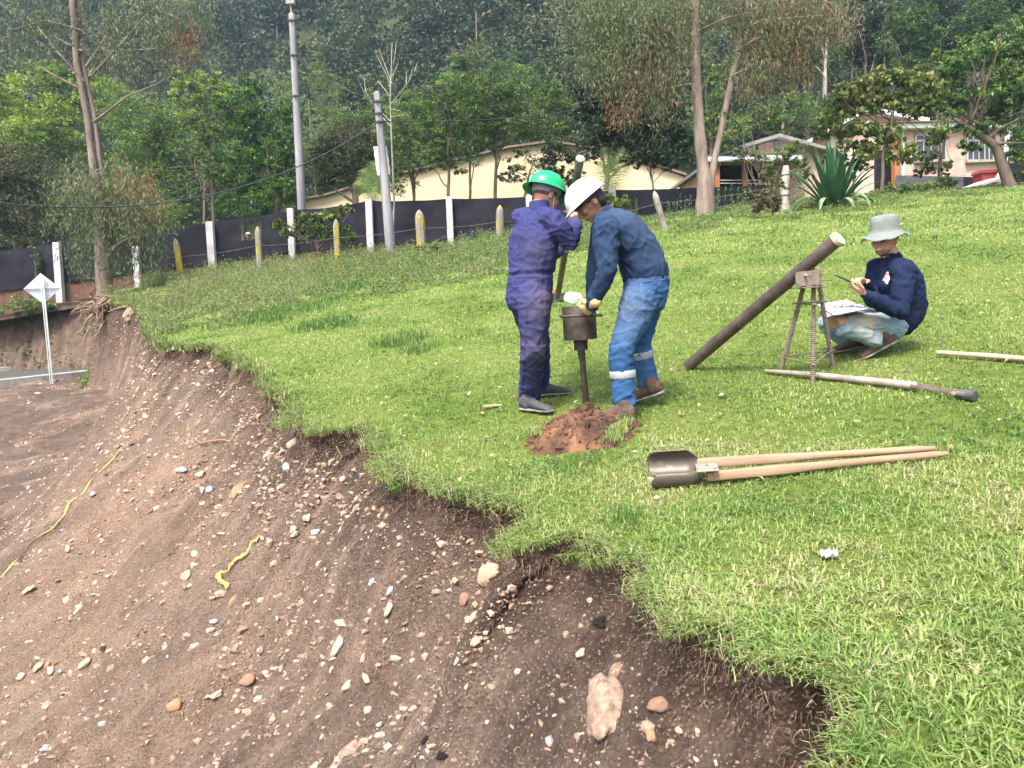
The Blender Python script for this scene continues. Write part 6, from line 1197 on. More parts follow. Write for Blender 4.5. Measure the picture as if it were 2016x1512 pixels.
def headparts(mb, c, f, u, k=1.0):
    f = nrm(f); u = nrm(u-f*(u@f)); s_ = np.cross(f, u); Rm = np.stack([s_, f, u], 1)
    mb.ell(c, (.076*k, .096*k, .098*k), Rm); mb.ell(c+f*.028*k-u*.055*k, (.057*k, .064*k, .062*k), Rm); mb.ell(c+f*.062*k-u*.098*k, (.026*k, .022*k, .020*k), Rm)
    mb.tube([c+f*.088*k+u*.012*k, c+f*.104*k-u*.018*k, c+f*.112*k-u*.038*k, c+f*.096*k-u*.048*k], [.009*k, .011*k, .0145*k, .011*k], 8)
    mb.ell(c+f*.086*k+u*.020*k, (.045*k, .012*k, .010*k), Rm); mb.ell(c+f*.090*k-u*.068*k, (.024*k, .010*k, .006*k), Rm); mb.ell(c+f*.088*k-u*.079*k, (.021*k, .010*k, .006*k), Rm)
    for e in (-1, 1):
        mb.ell(c+s_*e*.077*k-f*.012*k-u*.018*k, (.010*k, .019*k, .031*k), Rm); mb.ell(c+s_*e*.038*k+f*.070*k-u*.030*k, (.024*k, .022*k, .022*k), Rm)
    return f, u, s_
def person(label, loc): return thing('person', label, 'person', loc)
def limbpts(*a): return [A3(*x) for x in a]
def sub(a, b, n): return [lerp(a, b, i/n) for i in range(n)]
def foldit(me, amp, joints, seed, fz=(5, 5, 17), bs=.45, rad=.13):
    v = getco(me); n_ = getno(me); o = seed*11.7
    wx = v+.05*np.stack([fbm(v[:, 0]*4+o, v[:, 1]*4, v[:, 2]*4, 2), fbm(v[:, 0]*4, v[:, 1]*4+o, v[:, 2]*4, 2), fbm(v[:, 0]*4, v[:, 1]*4, v[:, 2]*4+o, 2)], -1)
    a = 1-np.abs(pn(wx[:, 0]*fz[0]+o, wx[:, 1]*fz[1], wx[:, 2]*fz[2]))*2.2; b_ = 1-np.abs(pn((wx[:, 0]+wx[:, 2])*11+o, wx[:, 1]*5, (wx[:, 0]-wx[:, 2])*3.5))*2.2
    w = np.full(len(v), bs)
    for j in joints: w = np.maximum(w, np.exp(-((v-np.array(j[:3]))**2).sum(1)/(2*(j[3] if len(j) > 3 else rad)**2)))
    c_ = 1-np.abs(pn((wx[:, 0]-wx[:, 2])*9-o, wx[:, 1]*7, (wx[:, 0]+wx[:, 2])*4))*2.4
    d = amp*1.35*w*(.75*np.clip(a, -.3, 1)**2+.65*np.clip(b_, -.3, 1)**2+.6*np.clip(c_, -.3, 1)**2-.55)+amp*.45*fbm(v[:, 0]*7, v[:, 1]*7, v[:, 2]*7+o, 3); setco(me, v+n_*d[:, None]); return me
def setattr_t(me, fn):
    v = getco(me); a = me.attributes.new('t', 'FLOAT', 'POINT'); a.data.foreach_set('value', np.clip(fn(v), 0, 1).astype(np.float32))
def blob(v, c, r): return np.exp(-((v-np.asarray(c))**2).sum(1)/(2*r*r))
def boot(par, heel, toe, ank, upv, mat, k=1.0, side=None):
    d = nrm(toe-heel); u = nrm(upv-d*(upv@d)); s_ = np.cross(d, u); L = np.linalg.norm(toe-heel); mb = MB()
    secs = [(.0, .035, .045, .058), (.12, .038, .052, .060), (.35, .037, .050, .058), (.55, .042, .036, .046), (.75, .047, .030, .038), (.92, .042, .024, .030), (1.0, .030, .018, .024)]
    mb.tube([heel+d*L*a_+u*h_ for a_, w_, t_, h_ in secs], [(w_*k, t_*k) for a_, w_, t_, h_ in secs], 14, side=s_)
    mb.tube([heel+d*L*.17+u*.05, heel+d*L*.16+u*.10, ank], [.046*k, .045*k, .046*k], 14); me = merge(mb.mesh(), .006, 3)
    v = getco(me); n_ = getno(me); setco(me, v+n_*(.003*fbm(v[:, 0]*30, v[:, 1]*30, v[:, 2]*30, 3))[:, None]); link('boot', me, mat, par)
    mb = MB(); mb.tube([heel-d*.012+u*.012, heel+d*.01+u*.012, heel+d*L*.3+u*.012, heel+d*L*.5+u*.013, heel+d*L*.75+u*.012, heel+d*L*.95+u*.015, toe+d*.008+u*.02], [(.030*k, .014), (.040*k, .014), (.041*k, .013), (.043*k, .012), (.050*k, .013), (.043*k, .013), (.028*k, .010)], 14, side=s_); mb.build('sole', BTS, par, True)
    mb = MB()
    for q_ in (.42, .52, .62): p = heel+d*L*q_+u*(.098-.08*(q_-.42)*2.2)*k; mb.tube([p-s_*.024, p+u*.004, p+s_*.024], [.003]*3, 6)
    mb.build('laces', IRON if mat is not BTB else MATS['twig'], par, True)
def helmet(par, c, f, u, mat, full=False, k=1.0, inner=GRY):
    f = nrm(f); u = nrm(u-f*(u@f)); s_ = np.cross(f, u); nt_, np_ = 22, 48; V = []
    for i in range(nt_):
        for j in range(np_):
            ph_ = 2*math.pi*j/np_; cf, cs = math.cos(ph_), math.sin(ph_)
            if i < 17: th = (math.pi/2)*(1-i/16.0)*.0+(math.pi/2)*(i/16.0); a_, h_ = math.sin(th), math.cos(th); r_f, r_s, hh_ = .142, .118, .118; x, y, z = cf*r_f*a_, cs*r_s*a_, h_*hh_
            else:
                g = (i-16)/5.0; fr_ = max(0, cf)**2; ext = g*((.040 if full else .010)+(.032 if not full else .022)*fr_); x, y, z = cf*(.142+ext), cs*(.118+ext*.95), -g*(.010+.006*fr_+(.016 if full else 0))
            if i < 16:      # raised ridges over the top
                rg = math.exp(-(y/.012)**2)+.7*math.exp(-((abs(y)-.038)/.010)**2); z += .005*rg*(h_ if i < 17 else 0)*(1 if a_ > .15 else .6)
            V.append(c+(f*x+s_*y+u*z)*k)
    F = [(i*np_+j, i*np_+(j+1) % np_, (i+1)*np_+(j+1) % np_, (i+1)*np_+j) for i in range(nt_-1) for j in range(np_)]
    o = link('hard_hat', fastmesh('hard_hat', np.array(V), np.array(F), True), mat, par); m_ = o.modifiers.new('t', 'SOLIDIFY'); m_.thickness = .004; m_.offset = -1
    mb = MB(); V2, F2 = [], []
    for i, (zz, sc_) in enumerate(((.012, .90), (-.008, .895), (-.030, .86), (-.032, .84), (-.006, .86), (.012, .87))):
        for j in range(np_): ph_ = 2*math.pi*j/np_; V2.append(c+(f*math.cos(ph_)*.122*sc_+s_*math.sin(ph_)*.100*sc_+u*(zz-(.018 if math.cos(ph_) < -.3 else 0)*(1 if i in (2, 3) else .4)))*k)
    F2 = [(i*np_+j, i*np_+(j+1) % np_, (i+1)*np_+(j+1) % np_, (i+1)*np_+j) for i in range(5) for j in range(np_)]; mb.add(V2, F2); mb.build('headband', inner, o, True)
    return o
GREEN = M('green_plastic', (.012, .36, .13), (.010, .32, .115), 3, .32, spec=.5, bmp=.05); WHT = M('white_plastic_shell', (.60, .61, .64), (.56, .57, .60), 3, .3, spec=.5, bmp=.05); BAND = M('grey_strap', (.36, .38, .42), (.28, .30, .33), 6, .8)
from mathutils.bvhtree import BVHTree
def stitch(par, ob, pxs, mat, r=.0016):
    """a seam line lying on a garment's surface"""
    off = Vector((0, 0, 0)); p_ = ob
    while p_ is not None: off += p_.location; p_ = p_.parent
    me_ = ob.data; bv = BVHTree.FromPolygons([v.co+off for v in me_.vertices], [p.vertices[:] for p in me_.polygons]); out = []
    for (x0, y0), (x1, y1) in zip(pxs[:-1], pxs[1:]):
        for i in range(7):
            f_ = i/6; d = Vector(ray(x0+(x1-x0)*f_, y0+(y1-y0)*f_)).normalized(); h = bv.ray_cast(Vector((0, 0, 0)), d)
            if h[0] is not None: out.append(np.array(h[0])-np.array(d)*r*.3)
    if len(out) > 3:
        out = [o for i, o in enumerate(out) if i == 0 or np.linalg.norm(o-out[i-1]) > 1e-4]
        if max(np.linalg.norm(a-b) for a, b in zip(out[:-1], out[1:])) < .12: mb = MB(); mb.tube(out, [r]*len(out), 5); mb.build('seam', mat, ob, True)
TH = M('pale_thread', (.16, .20, .27), (.10, .14, .22), 40, .8)
# ---- man in the coverall (left)
A_ = person('man in green hard hat and purple-blue coverall, back turned, holding up a steel rod', hitG(1048, 808))
fA = nrm(A3(.78, .62, 0)); sA = nrm(A3(.62, -.78, 0)); Yb = 5.24
pel, wai, che, nkb = W(1041, 585, Yb), W(1046, 535, Yb), W(1052, 470, Yb), W(1060, 412, Yb); hd = W(1075, 383, Yb+.03)
Rs, Ls = W(1086, 434, Yb-.15), W(1028, 428, Yb+.15); Re, Rw = W(1122, 476, Yb-.14), W(1132, 436, Yb+.02); Le, Lw = W(1062, 505, Yb+.28), W(1097, 497, Yb+.50)
Rh, Rk, Ra = W(1052, 592, Yb-.10), W(1050, 692, Yb-.09), A3(*hitG(1042, 802)); Ra[2] += .07; Lh, Lk, La = W(1034, 590, Yb+.10), W(1060, 682, Yb+.22), A3(*hitG(1062, 780)); La[2] += .07
def bodymesh(par, skin, torso, arms, legs, head, f, u, neck, hands=None, vox=.006, side=None, kh=1.0):
    mb = MB(); tr, trr = torso; mb.tube(tr, trr, 18, side=side)
    for a_ in arms: mb.tube([lerp(tr[-1], a_[0], .4), a_[0]]+sub(a_[0], a_[1], 3)[1:]+[a_[1]]+sub(a_[1], a_[2], 3)[1:]+[a_[2]], [.045, .050, .044, .041, .037, .036, .031, .024], 12)
    for l_ in legs: mb.tube([lerp(tr[0], l_[0], .5)]+sub(l_[0], l_[1], 4)+[l_[1]]+sub(l_[1], l_[2], 4)[1:]+[l_[2]], [.07, .080, .078, .068, .060, .052, .054, .050, .040, .034], 12)
    headparts(mb, head, f, u, kh); mb.tube([lerp(neck, tr[-1], .6), neck, lerp(neck, head, .6)], [.062*kh, .056*kh, .054*kh], 14)
    if hands:
        for h_ in hands: handparts(mb, **h_)
    me = merge(mb.mesh(), vox, 2, .4); return link('body', me, skin, par)
hf, hu = nrm(fA*.93+A3(0, 0, -.36)), A3(0, 0, 1)
bodymesh(A_, SKIN_A, ([pel, wai, che, nkb-A3(0, 0, .03)], [(.14, .10), (.135, .10), (.16, .11), (.09, .07)]), [(Rs, Re, Rw), (Ls, Le, Lw)], [(Rh, Rk, Ra), (Lh, Lk, La)], hd, hf, hu, nkb+A3(0, 0, .02), side=sA)
mb = MB(); mb.tube([pel-A3(0, 0, .02), lerp(pel, wai, .5), wai, lerp(wai, che, .5), che, lerp(che, nkb, .55), nkb-A3(0, 0, .02)], [(.185, .150), (.175, .148), (.170, .150), (.195, .155), (.205, .150), (.17, .12), (.075, .072)], 22, side=sA)
for q_ in ((Rs, Re, Rw), (Ls, Le, Lw)): mb.tube([lerp(nkb, q_[0], .35)-A3(0, 0, .03), q_[0]]+sub(q_[0], q_[1], 3)[1:]+[q_[1]]+sub(q_[1], q_[2], 3)[1:]+[q_[2]], [.07, .082, .078, .070, .064, .062, .056, .047], 14)
for q_ in ((Rh, Rk, Ra), (Lh, Lk, La)): mb.tube([lerp(pel, q_[0], .7)+A3(0, 0, .05)]+sub(q_[0], q_[1], 4)+[q_[1]]+sub(q_[1], q_[2], 4)[1:]+[q_[2]+A3(0, 0, .0)], [.12, .122, .116, .105, .094, .085, .083, .082, .083, .080], 16)
me = merge(mb.mesh(), .0075, 4, .5); foldit(me, .011, [(*Re, .12), (*Rs, .12), (*Rk, .16), (*Lk, .15), (*Ra, .2), (*La, .2), (*wai, .13), (*Rw, .08)], 1)
wz = wai[2]-.02; v = getco(me); n_ = getno(me); dxy = np.hypot(v[:, 0]-wai[0], v[:, 1]-wai[1]); setco(me, v+n_*(np.where(dxy < .3, -.008*np.exp(-((v[:, 2]-wz)/.012)**2)+.004*np.exp(-((v[:, 2]-wz-.03)/.012)**2), 0))[:, None])
setattr_t(me, lambda v: .85*blob(v, W(1070, 600, 5.05), .09)+.6*blob(v, W(1062, 700, 5.05), .11)+.7*blob(v, Rw, .06)+.4*blob(v, W(1040, 780, 5.1), .09)+.35*blob(v, W(1060, 500, 5.05), .1)); ca = link('coverall', me, COVER, A_)
DSEAM = M('dark_seam', (.022, .022, .09), (.03, .03, .11), 9, .9)
for L_ in ([(1012, 446), (1030, 425), (1052, 414)], [(1078, 420), (1086, 440), (1092, 462), (1094, 478)], [(1000, 548), (1030, 545), (1060, 547), (1096, 552)], [(1038, 590), (1036, 640), (1034, 690), (1030, 740), (1028, 780)], [(1062, 552), (1056, 570), (1048, 580)], [(1078, 556), (1092, 560), (1090, 600), (1078, 606)], [(1000, 566), (1022, 566)], [(1008, 540), (1006, 500), (1014, 460)]): stitch(A_, ca, L_, DSEAM, .0022)
mb = MB(); cn = W(1062, 404, Yb); mb.tube([cn-A3(0, 0, .035), cn, cn+A3(0.0, 0, .028)], [(.078, .076), (.073, .070), (.071, .068)], 24, side=sA, cap=False); me = merge(mb.mesh(), .006, 1); setattr_t(me, lambda v: v[:, 0]*0); link('collar', me, COVER, A_)
mb = MB()       # seams and pocket edges
def seam(pts_, r=.0028): mb.tube([A3(*p) for p in pts_], [r]*len(pts_), 6)
mb.ell(hd-hf*.004+A3(0, 0, .012), (.081, .099, .094), np.stack([np.cross(hf, nrm(hu-hf*(hu@hf))), hf, nrm(hu-hf*(hu@hf))], 1)); me = merge(mb.mesh(), .005, 1); v = getco(me)
bm = bmesh.new(); bm.from_mesh(me); ff = np.array(hf); uu = nrm(hu-hf*(hu@hf)); dl = [x for x in bm.verts if (np.array(x.co)-hd)@ff > .035 or (np.array(x.co)-hd)@uu < -.035-.5*((np.array(x.co)-hd)@ff+.09)*0]
bmesh.ops.delete(bm, geom=dl, context='VERTS'); bm.to_mesh(me); bm.free(); link('hair', me, HAIRB, A_)
ho = helmet(A_, hd+uu*.042-ff*.004, nrm(ff+uu*.04), uu, GREEN, True, 1.0, BAND)
# gloves of A
RODT, RODB = W(1142, 312, 5.0), W(1098, 584, 6.6)
def rodpt(f_): return lerp(RODT, RODB, f_)
rx = nrm(RODB-RODT)
def glove(par, wr, d, pnv, side, curl, mat=LEA, cuff=True, k=1.06):
    mb = MB(); handparts(mb, wr, d, pnv, side, curl, k, 1.28)
    if cuff: mb.tube([wr-nrm(d)*.045, wr-nrm(d)*.01, wr+nrm(d)*.02], [.041, .036, .032], 14)
    me = merge(mb.mesh(), .0045, 2, .4); link('glove', me, mat, par)
def nearrod(py):  # the rod point seen at height py
    fs = np.linspace(0, 1, 200); P_ = RODT+(RODB-RODT)*fs[:, None]; _, yy_ = proj(P_[:, 0], P_[:, 1], P_[:, 2]); return P_[np.argmin(np.abs(yy_-py))]
RT = nearrod(402); glove(A_, Rw, nrm(RT-Rw+A3(.03, -.03, -.02)), nrm(A3(-.5, .8, 0)), A3(-.3, .1, 1), 1.15)
LT = nearrod(488); glove(A_, Lw, nrm(LT-Lw), nrm(A3(.3, -.9, 0)), A3(0, 0, 1), 1.15, M('dark_glove', (.05, .05, .055), (.09, .085, .08), 14, .8))
h0 = A3(*hitG(1026, 812)); t0_ = A3(*hitG(1082, 816)); boot(A_, h0+A3(.01, .02, .01), h0+nrm(t0_-h0+A3(0, -.02, 0))*.275+A3(0, 0, .01), Ra+A3(0, 0, .02), A3(0, 0, 1), BTA, .92)
h0 = A3(*hitG(1055, 784)); boot(A_, h0+A3(0, 0, .01), h0+nrm(A3(.27, -.03, 0))*.27+A3(0, 0, .02), La+A3(0, 0, .02), A3(0, 0, 1), BTA, .92)
mb = MB(); mb.tube([hd+uu*-.02+sA*.085+ff*.01, hd-uu*.06+sA*.078+ff*.02, hd-uu*.10+sA*.055+ff*.045], [.0022]*3, 6); mb.build('earphone_cable', WHT, A_, True)
sr = thing('steel_rod', 'dark steel rod held upright at a slant between the two standing men', 'rod', RODB); mb = MB(); mb.tube([lerp(RODT, RODB, i/8) for i in range(9)], [.0262]*9, 20, cap=False); mb.build('shaft', M('rod_steel', (.12, .105, .10), (.21, .185, .17), 8, .5, .4, bmp=.3, lo=.4, hi=.65), sr, True)
mb = MB(); mb.tube([RODT-rx*.002, RODT+rx*.10], [.029, .029], 20, cap=False); mb.build('coupling', M('coupling_steel', (.19, .165, .16), (.26, .23, .22), 10, .55, .4), sr, True)
# ---- man in denim (bending)
B_ = person('man in white hard hat, denim shirt and jeans bending down to the drop hammer', hitG(1240, 832))
sB = nrm(A3(-.10, -1, 0)); Y0 = 4.92
pel, wai, mid, che, nkb = W(1272, 572, Y0), W(1270, 535, Y0), W(1252, 490, Y0), W(1218, 452, Y0), W(1190, 424, Y0); hd = W(1161, 397, Y0-.02)
fB, uB = nrm(A3(-.79, -.02, -.61)), nrm(A3(-.61, 0, .79))
Ls, Rs = W(1192, 458, Y0-.19), W(1190, 446, Y0+.20); Le, Lw = W(1196, 535, Y0-.21), W(1165, 600, Y0-.12); Re, Rw = W(1172, 528, Y0+.22), W(1166, 592, Y0+.30)
Lh, Lk = W(1258, 600, Y0-.10), W(1222, 690, Y0-.17); La = A3(*hitG(1232, 828)); La[2] += .09; Rh, Rk = W(1270, 596, Y0+.10), W(1258, 672, Y0+.12); Ra = W(1276, 757, Y0+.14)
bodymesh(B_, SKIN_B, ([pel, wai, mid, che, lerp(che, nkb, .7)], [(.13, .10), (.12, .09), (.13, .10), (.15, .11), (.08, .07)]), [(Ls, Le, Lw), (Rs, Re, Rw)], [(Lh, Lk, La), (Rh, Rk, Ra)], hd, fB, uB, nkb, side=sB)
mb = MB(); mb.tube([lerp(pel, wai, .75), wai, lerp(wai, mid, .5), mid, lerp(mid, che, .5), che, lerp(che, nkb, .6), nkb], [(.172, .150), (.175, .152), (.175, .145), (.182, .148), (.195, .150), (.200, .140), (.15, .105), (.075, .070)], 22, side=sB)
for q_ in ((Ls, Le, Lw), (Rs, Re, Rw)): mb.tube([lerp(nkb, q_[0], .4), q_[0]]+sub(q_[0], q_[1], 3)[1:]+[q_[1]]+sub(q_[1], q_[2], 3)[1:]+[q_[2]], [.075, .086, .080, .070, .062, .060, .052, .044], 14)
me = merge(mb.mesh(), .0075, 4, .5); foldit(me, .011, [(*Le, .10), (*Ls, .14), (*wai, .14), (*lerp(mid, Ls, .4), .13), (*Lw, .08)], 2, (8, 6, 9), .35); setattr_t(me, lambda v: .5*blob(v, che+A3(0, 0, .1), .10)+.3*blob(v, mid+A3(.05, -.1, .05), .1)); so_b = link('shirt', me, DENS, B_)
mb = MB(); cn = lerp(nkb, hd, .18); mb.tube([cn-nrm(hd-nkb)*.02, cn, cn+nrm(hd-nkb)*.022], [(.078, .074), (.073, .069), (.070, .066)], 24, side=sB, cap=False); me = merge(mb.mesh(), .006, 1); setattr_t(me, lambda v: v[:, 0]*0); link('collar', me, DENS, B_)
mb = MB(); mb.tube([wai+A3(0, 0, .01), lerp(wai, pel, .5), pel, pel-A3(-.005, 0, .06)], [(.158, .135), (.168, .145), (.172, .150), (.150, .13)], 20, side=sB)
for q_ in ((Lh, Lk, La), (Rh, Rk, Ra)): mb.tube([lerp(pel, q_[0], .6)+A3(0, 0, .04)]+sub(q_[0], q_[1], 4)+[q_[1]]+sub(q_[1], q_[2], 4)[1:]+[q_[2]], [.115, .118, .110, .098, .090, .084, .080, .076, .074, .072], 16)
me = merge(mb.mesh(), .0075, 4, .5); foldit(me, .010, [(*Lk, .14), (*Rk, .12), (*La, .13), (*Ra, .1), (*Lh, .12), (*lerp(pel, Lh, .5), .12)], 3)
def pockets(me, cs):
    v = getco(me); n_ = getno(me); d = np.zeros(len(v))
    for c, ax1, ax2, w_, h_ in cs:
        q_ = v-c; a1 = q_@ax1; a2 = q_@ax2; ins_ = (np.abs(a1) < w_) & (np.abs(a2) < h_*(1-.25*np.clip(-a2/h_, 0, 1)*np.abs(a1/w_))) & (np.abs(q_@np.cross(ax1, ax2)) < .12) & (n_@np.cross(ax1, ax2)*1.0 < 0 if False else (n_[:, 1] < .2)); d[ins_] += .0045
    setco(me, v+n_*d[:, None])
pockets(me, [(W(1246, 590, Y0-.16), nrm(A3(1, .1, -.12)), nrm(A3(.1, 0, 1)), .075, .075), (W(1300, 592, Y0-.10), nrm(A3(.7, .7, 0)), nrm(A3(0, 0, 1)), .05, .07)])
setattr_t(me, lambda v: .7*blob(v, W(1245, 600, Y0-.15), .09)+.4*blob(v, W(1235, 650, Y0-.2), .08)); jo = link('jeans', me, JEAN, B_)
for (a_, b_, f_, ra) in ((Lk, La, .42, .0815), (Rk, Ra, .30, .0805)):
    mb = MB(); c = lerp(a_, b_, f_); d = nrm(b_-a_); ra *= 1.035; mb.tube([c-d*.024, c-d*.02, c+d*.02, c+d*.024], [ra*.97, ra, ra*.99, ra*.96], 28, cap=False); mb.build('reflective_band', REF, B_, True)
stitch(B_, jo, [(1222, 563), (1262, 570), (1264, 574)], TH); stitch(B_, jo, [(1234, 572), (1286, 574), (1288, 576)], TH); stitch(B_, jo, [(1233, 574), (1232, 600), (1248, 616), (1270, 606), (1285, 577)], TH)
stitch(B_, jo, [(1300, 575), (1312, 574), (1308, 590), (1298, 604)], TH); stitch(B_, jo, [(1262, 556), (1266, 600), (1262, 640)], TH); stitch(B_, jo, [(1222, 556), (1250, 556), (1300, 551), (1316, 548)], TH)
stitch(B_, so_b, [(1185, 432), (1206, 425), (1228, 446), (1248, 470)], DKM, .0016); stitch(B_, so_b, [(1180, 452), (1196, 440), (1208, 452), (1214, 476), (1210, 500)], DKM, .0018); stitch(B_, so_b, [(1212, 541), (1250, 540), (1290, 534), (1324, 524)], DKM, .0022)
stitch(B_, so_b, [(1152, 598), (1162, 603), (1172, 604)], DKM, .002)
Rm = np.stack([np.cross(fB, uB), fB, uB], 1)
mb = MB(); mb.ell(hd-fB*.012+uB*.006, (.084, .098, .102), Rm); mb.ell(hd-fB*.045-uB*.035, (.070, .060, .050), Rm); me = merge(mb.mesh(), .005, 1); v = getco(me); n_ = getno(me); setco(me, v+n_*(.006*fbm(v[:, 0]*40, v[:, 1]*40, v[:, 2]*40, 3))[:, None])
bm = bmesh.new(); bm.from_mesh(me); dl = []
for x in bm.verts:
    q_ = np.array(x.co)-hd; ff_, uu_, ss_ = q_@fB, q_@uB, q_@np.cross(fB, uB)
    if ff_ > .062 or (uu_ < -.01 and ff_ > -.028) or uu_ < -.082 or (ff_ > .03 and uu_ < .03): dl.append(x)
bmesh.ops.delete(bm, geom=dl, context='VERTS'); bm.to_mesh(me); bm.free(); link('hair', me, HAIRM, B_)
helmet(B_, hd+uB*.036+fB*.006, fB, uB, WHT, False, 1.0, M('dark_strap', (.035, .04, .06), (.05, .055, .08), 6, .8))
def face(par, hd, f, u, k=1.0, smile=False):
    s_ = np.cross(f, u); mb = MB()
    for e in (-1, 1): mb.ell(hd+f*.0905*k+s_*e*.031*k+u*.002*k, (.012*k, .006*k, .006*k), np.stack([s_, f, u], 1), 6, 10)
    mb.build('eyes', DKM, par, True); mb = MB()
    for e in (-1, 1): mb.tube([hd+f*.090*k+s_*e*.016*k+u*.018*k, hd+f*.090*k+s_*e*.032*k+u*.023*k, hd+f*.078*k+s_*e*.050*k+u*.017*k], [.004*k]*3, 6)
    mb.build('eyebrows', HAIRM, par, True); mb = MB(); mb.tube([hd+f*.090*k-s_*.026*k-u*(.068 if smile else .074)*k, hd+f*.101*k-u*.0745*k, hd+f*.090*k+s_*.026*k-u*(.068 if smile else .074)*k], [(.004, .0062) if smile else .0026]*3, 8, side=s_)
    mb.build('teeth' if smile else 'mouth', WHT if smile else M('lip', (.20, .07, .06), (.16, .06, .05), 10, .5), par, True)
face(B_, hd, fB, uB)
HL = W(1141, 621, HY)+A3(0, -R_*1.02-.035, 0)
gt = W(1146, 621, HL[1]); glove(B_, Lw, nrm(gt-Lw+A3(-.02, 0, .0)), nrm(A3(.25, .9, .3)), nrm(A3(-1, 0, .6)), 1.25)
gt = W(1146, 621, HY+R_+.05); glove(B_, Rw, nrm(gt-Rw), nrm(A3(.2, -1, .2)), nrm(A3(-1, 0, .6)), 1.25)
h0 = A3(*hitG(1248, 834)); boot(B_, h0+A3(-.01, .03, .012), h0+nrm(A3(-.28, .12, 0))*.275+A3(0, 0, .012), La+A3(.0, 0, .02), A3(0, 0, 1), BTB, .95)
t_ = A3(*hitG(1270, 798)); t_[2] += .02; hl = W(1303, 776, 4.96); boot(B_, hl, hl+nrm(A3(-.17, .16, -.075))*.265, Ra+A3(0, 0, -.01), nrm(A3(-.35, 0, .9)), BTB)
# ---- squatting man with phone
C_ = person('squatting man in bucket hat, dark navy shirt and ripped light jeans typing on a phone', hitG(1730, 702))
Yc_ = 5.6; fC = nrm(A3(-.93, -.30, 0)); sC = nrm(A3(.30, -.93, 0))
pel, wai, che, nkb = W(1766, 645, Yc_+.05), W(1777, 605, Yc_+.05), W(1764, 550, Yc_), W(1755, 508, Yc_); hd = W(1743, 469, Yc_-.03); fh, uh = nrm(A3(-.88, -.42, -.12)), A3(0, 0, 1.)
Ls, Rs = W(1780, 538, Yc_-.17), W(1728, 528, Yc_+.18); Le, Lw = W(1770, 614, Yc_-.24), W(1704, 580, Yc_-.28); Re, Rw = W(1718, 592, Yc_+.12), W(1703, 556, Yc_-.10)
Lh, Lk, La = W(1752, 640, Yc_-.05), W(1638, 634, Yc_-.17), W(1722, 667, Yc_-.12); Rh, Rk, Ra = W(1746, 640, Yc_+.20), W(1618, 622, Yc_+.22), W(1668, 674, Yc_+.18)
PHN = W(1665, 551, Yc_-.24)
bodymesh(C_, SKIN_C, ([pel+A3(-.02, 0, .07), wai, che, lerp(che, nkb, .6)], [(.14, .10), (.13, .10), (.15, .11), (.08, .07)]), [(Ls, Le, Lw), (Rs, Re, Rw)], [(Lh, Lk, La), (Rh, Rk, Ra)], hd, fh, uh, nkb, side=sC,
  hands=[dict(wr=Lw, d=PHN+A3(.01, 0, -.035)-Lw, pn_=A3(.0, .2, 1.), side=A3(0, -1, .2), curl=.55), dict(wr=Rw, d=PHN+A3(.02, .02, .045)-Rw, pn_=A3(0, -.2, -1), side=A3(0, -1, 0), curl=.8)], vox=.0055)
mb = MB(); mb.tube([pel+A3(0, 0, .05), lerp(pel, wai, .7), wai, lerp(wai, che, .5), che, lerp(che, nkb, .55), nkb-A3(0, 0, .01)], [(.165, .125), (.180, .140), (.185, .150), (.195, .155), (.205, .150), (.16, .115), (.078, .072)], 22, side=sC)
for q_ in ((Ls, Le, Lw), (Rs, Re, Rw)): mb.tube([lerp(nkb, q_[0], .35)-A3(0, 0, .02), q_[0]]+sub(q_[0], q_[1], 3)[1:]+[q_[1]]+sub(q_[1], q_[2], 3)[1:]+[q_[2]], [.07, .088, .082, .074, .066, .056, .047, .036], 14)
me = merge(mb.mesh(), .0075, 4, .5); foldit(me, .010, [(*Le, .10), (*Ls, .14), (*wai, .10), (*lerp(Le, Lw, .6), .08)], 5, (9, 6, 5), .35); setattr_t(me, lambda v: v[:, 0]*0+.15); link('shirt', me, TEE, C_)
mb = MB(); K1 = lerp(Lh, Lk, .70); mb.tube([lerp(pel, Lh, .6)]+sub(Lh, K1, 4)+[K1], [.110, .104, .094, .086, .080, .077], 16)
S0 = lerp(Lk, La, .30); mb.tube(sub(S0, La, 4)+[La], [.068, .068, .066, .064, .062], 16)
K2 = lerp(Rh, Rk, .74); mb.tube([lerp(pel, Rh, .6)]+sub(Rh, K2, 4)+[K2], [.110, .108, .102, .094, .086, .082], 16); S0 = lerp(Rk, Ra, .22); mb.tube(sub(S0, Ra, 4)+[Ra], [.078, .080, .074, .066, .06], 16)
mb.tube([lerp(K1, Lk, -.1)-A3(0, 0, .055), lerp(Lk, La, .10)+A3(.02, 0, -.06)], [.03, .03], 8)
me = merge(mb.mesh(), .006, 2, .5); foldit(me, .011, [(*Lk, .14), (*La, .12), (*Lh, .1)], 6); setattr_t(me, lambda v: 1.0*blob(v, W(1705, 625, Yc_-.2), .10)+.3*blob(v, La, .1)); link('jeans', me, JEANL, C_)
HATM = cloth('hat_cotton', (.145, .168, .165), (.195, .222, .216), s=8); mb = MB(); V = []; np_ = 60; ffh = nrm(fh); u_ = nrm(uh-ffh*(uh@ffh)); s_ = np.cross(ffh, u_); oc = hd+u_*.052
prof = [(0, .118), (.05, .118), (.078, .112), (.092, .098), (.097, .06), (.102, .02), (.106, .0), (.112, -.006), (.135, -.022), (.160, -.040), (.172, -.050)]
for i, (r, z) in enumerate(prof):
    for j in range(np_): ph_ = 2*math.pi*j/np_; wv = (max(0, i-7)/3)*(.013*math.sin(ph_*4+1)+.009*math.sin(ph_*7)); V.append(oc+ffh*math.cos(ph_)*(r*1.08+wv*.4)+s_*math.sin(ph_)*r*.95+u_*(z+wv+.004*float(pn(math.cos(ph_)*4, math.sin(ph_)*4, z*20))))
